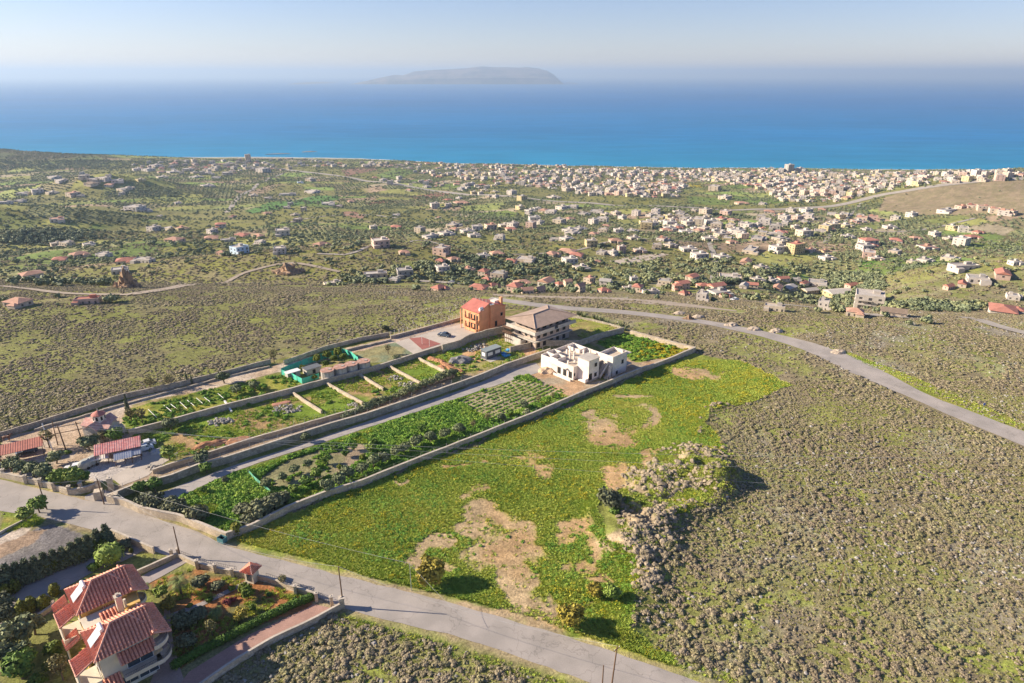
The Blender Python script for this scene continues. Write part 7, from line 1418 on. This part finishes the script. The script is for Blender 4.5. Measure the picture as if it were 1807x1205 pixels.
car(133,829,R(20),(.70,.70,.70),'white car half hidden beside the tarpaulin trailers'); car(-2,829,R(80),(.12,.17,.25),'dark car cut by the left edge under the rust red shed'); car(48,799,R(40),(.06,.06,.07),'black car under the end of the rust red shed')
car(1296,530,R(30),(.70,.70,.70),'white car in front of the low white village house by the lane'); car(797,498,R(5),(.70,.69,.68),'white car on the village lane left of the orange house')
# small wheelie skip at the corner
bn=house_root('rubbish_bin',393,957,R(-25),'green-blue open-topped rubbish container at the wall corner','rubbish bin'); mg=pm('bin_teal',(.07,.20,.22),.6,.12,3,0)
m=MB(); 
for sx,sy,a,b_ in ((0,-.5,1.5,.06),(0,.5,1.5,.06),(-.72,0,.06,.94),(.72,0,.06,.94)): m.box((sx,sy,.7),(a,b_,1.0))
m.box((0,0,.22),(1.4,.94,.06)).build('body',mg,bn); MB().box((0,0,.5),(1.3,.85,.3)).build('rubbish',M_dark,bn)
for sx,sy in ((-.6,-.4),(.6,-.4),(-.6,.4),(.6,.4)): MB().tube((sx,sy-.04,.1),(sx,sy+.04,.1),.1,n=10).build('wheel',M_dark,bn)
# white gate
wg=house_root('white_gate',225,893,R(-35),'white metal gate of flat bars across the garden road','gate'); 
for i in range(9): MB().box((-2.0+i*.5,0,.8),(.06,.04,1.3)).build('bar',M_white,wg)
for z in (.2,.85,1.45): MB().box((0,0,z),(4.3,.05,.08)).build('rail',M_white,wg)
# white garden stakes
for i,(x0,y0,x1,y1) in enumerate([(262,725,277,739),(290,718,303,728),(302,716,313,724),(318,712,330,723),(331,709,343,718),(347,705,358,714),(361,704,371,711),(385,697,395,705)]):
    a=gp(x0,y0,.5); b_=gp(x1,y1,.4); o=MB().tube(a,b_,.07,n=5).build('irrigation_pipe',M_white); tag(o,f'{nm[i]} white pipe from the left lying across the crop plot','pipe','white pipes on the crop plot')
o=MB().tube(gp(397,711,.6),gp(409,728,.3),.28,n=4).build('white_board',M_white); tag(o,'broad white board leaning across the middle wall','board')
for i,(px,py,s) in enumerate([(893,629,1.4),(899,619,1.2),(889,625,.9)]):
    x,y=P(px,py); V,T=lump([(0,0,.3,s,s*.7,.55)],i+3,2,.6,1.4); o=link(bpy.data.objects.new('blue_sheet',mesh_np('blue_sheet',V,T,[pm('blue_plastic',(.06,.28,.55),.5,.2,3,.4,.02)]))); o.location=(x,y,zz(x,y)); tag(o,['bright blue crumpled plastic sheet nearest the wall right of the hut','pale blue plastic heap behind the bright one','small blue plastic bundle beside the hut pad'][i],'plastic sheet')
for i,(px,py,s) in enumerate([(812,648-12,.0),(850,610,1.2),(838,614,1.3),(826,618,1.2)]):
    if s: stoneheap(px,py,18,s*1.3,['','rubble heap at the foot of the tall stepped wall, right','rubble heap at the foot of the tall stepped wall, middle','rubble heap at the foot of the tall stepped wall, left'][i])
# parasol
ps=house_root('parasol',14,1195,0,'faded pink parasol among the dark trees','parasol'); MB().tube((0,0,0),(0,0,2.3),.04,n=6).build('pole',M_white,ps); MB().tube((0,0,2.0),(0,0,2.6),1.1,.05,8).build('canopy',pm('pink_cloth',(.62,.24,.30),.8,.1,3,0),ps)
# road sign
sg=house_root('road_sign',1734,725,R(20),'small round blue road sign on the grass verge','sign'); MB().tube((0,0,0),(0,0,1.9),.03,n=5).build('post',M_metal,sg); MB().tube((0,-.03,1.9),(0,.03,1.9),.4,n=16).build('sign_plate',pm('sign_blue',(.05,.12,.4),.5,.05,3,0),sg)
# street furniture on the plaza
for i,(px,py) in enumerate([(745,608),(758,612)]): o=MB().tube((0,0,-.1),(0,0,3.2),.06,n=6).build('lamp_post',M_white,loc=gp(px,py)); tag(o,['left','right'][i]+' thin white lamp post at the edge of the red court','lamp post')
# horse
hz2=house_root('horse',13,778,R(8),'brown horse standing on the dusty track at the left edge','horse')
def skin(name,pts,edges,rad,mat,parent,sub=2,root=0):
    me_=bpy.data.meshes.new(name); me_.from_pydata([Vector(p) for p in pts],edges,[]); o=link(bpy.data.objects.new(name,me_),parent); me_.materials.append(mat)
    s=o.modifiers.new('skin','SKIN'); 
    if not me_.skin_vertices: me_.skin_vertices.new()
    for i,v in enumerate(me_.skin_vertices[0].data): v.radius=(rad[i],rad[i]) if not isinstance(rad[i],tuple) else rad[i]; v.use_root=(i==root)
    ss=o.modifiers.new('sub','SUBSURF'); ss.levels=ss.render_levels=sub; return o
pts=[(-.65,0,1.15),(-.1,0,1.12),(.5,0,1.18),(.85,0,1.5),(1.12,0,1.85),(1.35,0,1.85),(1.62,0,1.62)]; rad=[.30,.29,.28,.19,.14,.13,.08]; ed=[(0,1),(1,2),(2,3),(3,4),(4,5),(5,6)]
def leg(b0,chain,rr):
    prev=b0
    for p,q in zip(chain,rr): pts.append(p); rad.append(q); ed.append((prev,len(pts)-1)); prev=len(pts)-1
for sy in (-.17,.17):
    leg(0,[(-.6,sy,.85),(-.52,sy,.72),(-.82,sy,.45),(-.76,sy,.12),(-.70,sy,.03)],[.19,.13,.075,.055,.07]); leg(2,[(.52,sy,.8),(.54,sy,.48),(.54,sy,.12),(.60,sy,.03)],[.15,.08,.055,.07])
leg(0,[(-.95,0,1.2),(-1.08,0,.95),(-1.1,0,.55)],[.06,.07,.05]); leg(4,[(1.12,.08,2.02)],[.03]); leg(4,[(1.12,-.08,2.02)],[.03])
skin('horse_body',pts,ed,rad,pm('bay_coat',(.16,.07,.04),.6,.15,2,0),hz2,2,1)
V,Fq=leaves([(.75,0,1.62,.3,.06,.2)],90,.14,3); link(bpy.data.objects.new('mane',mesh_np('mane',V,Fq,[M_dark])),hz2)
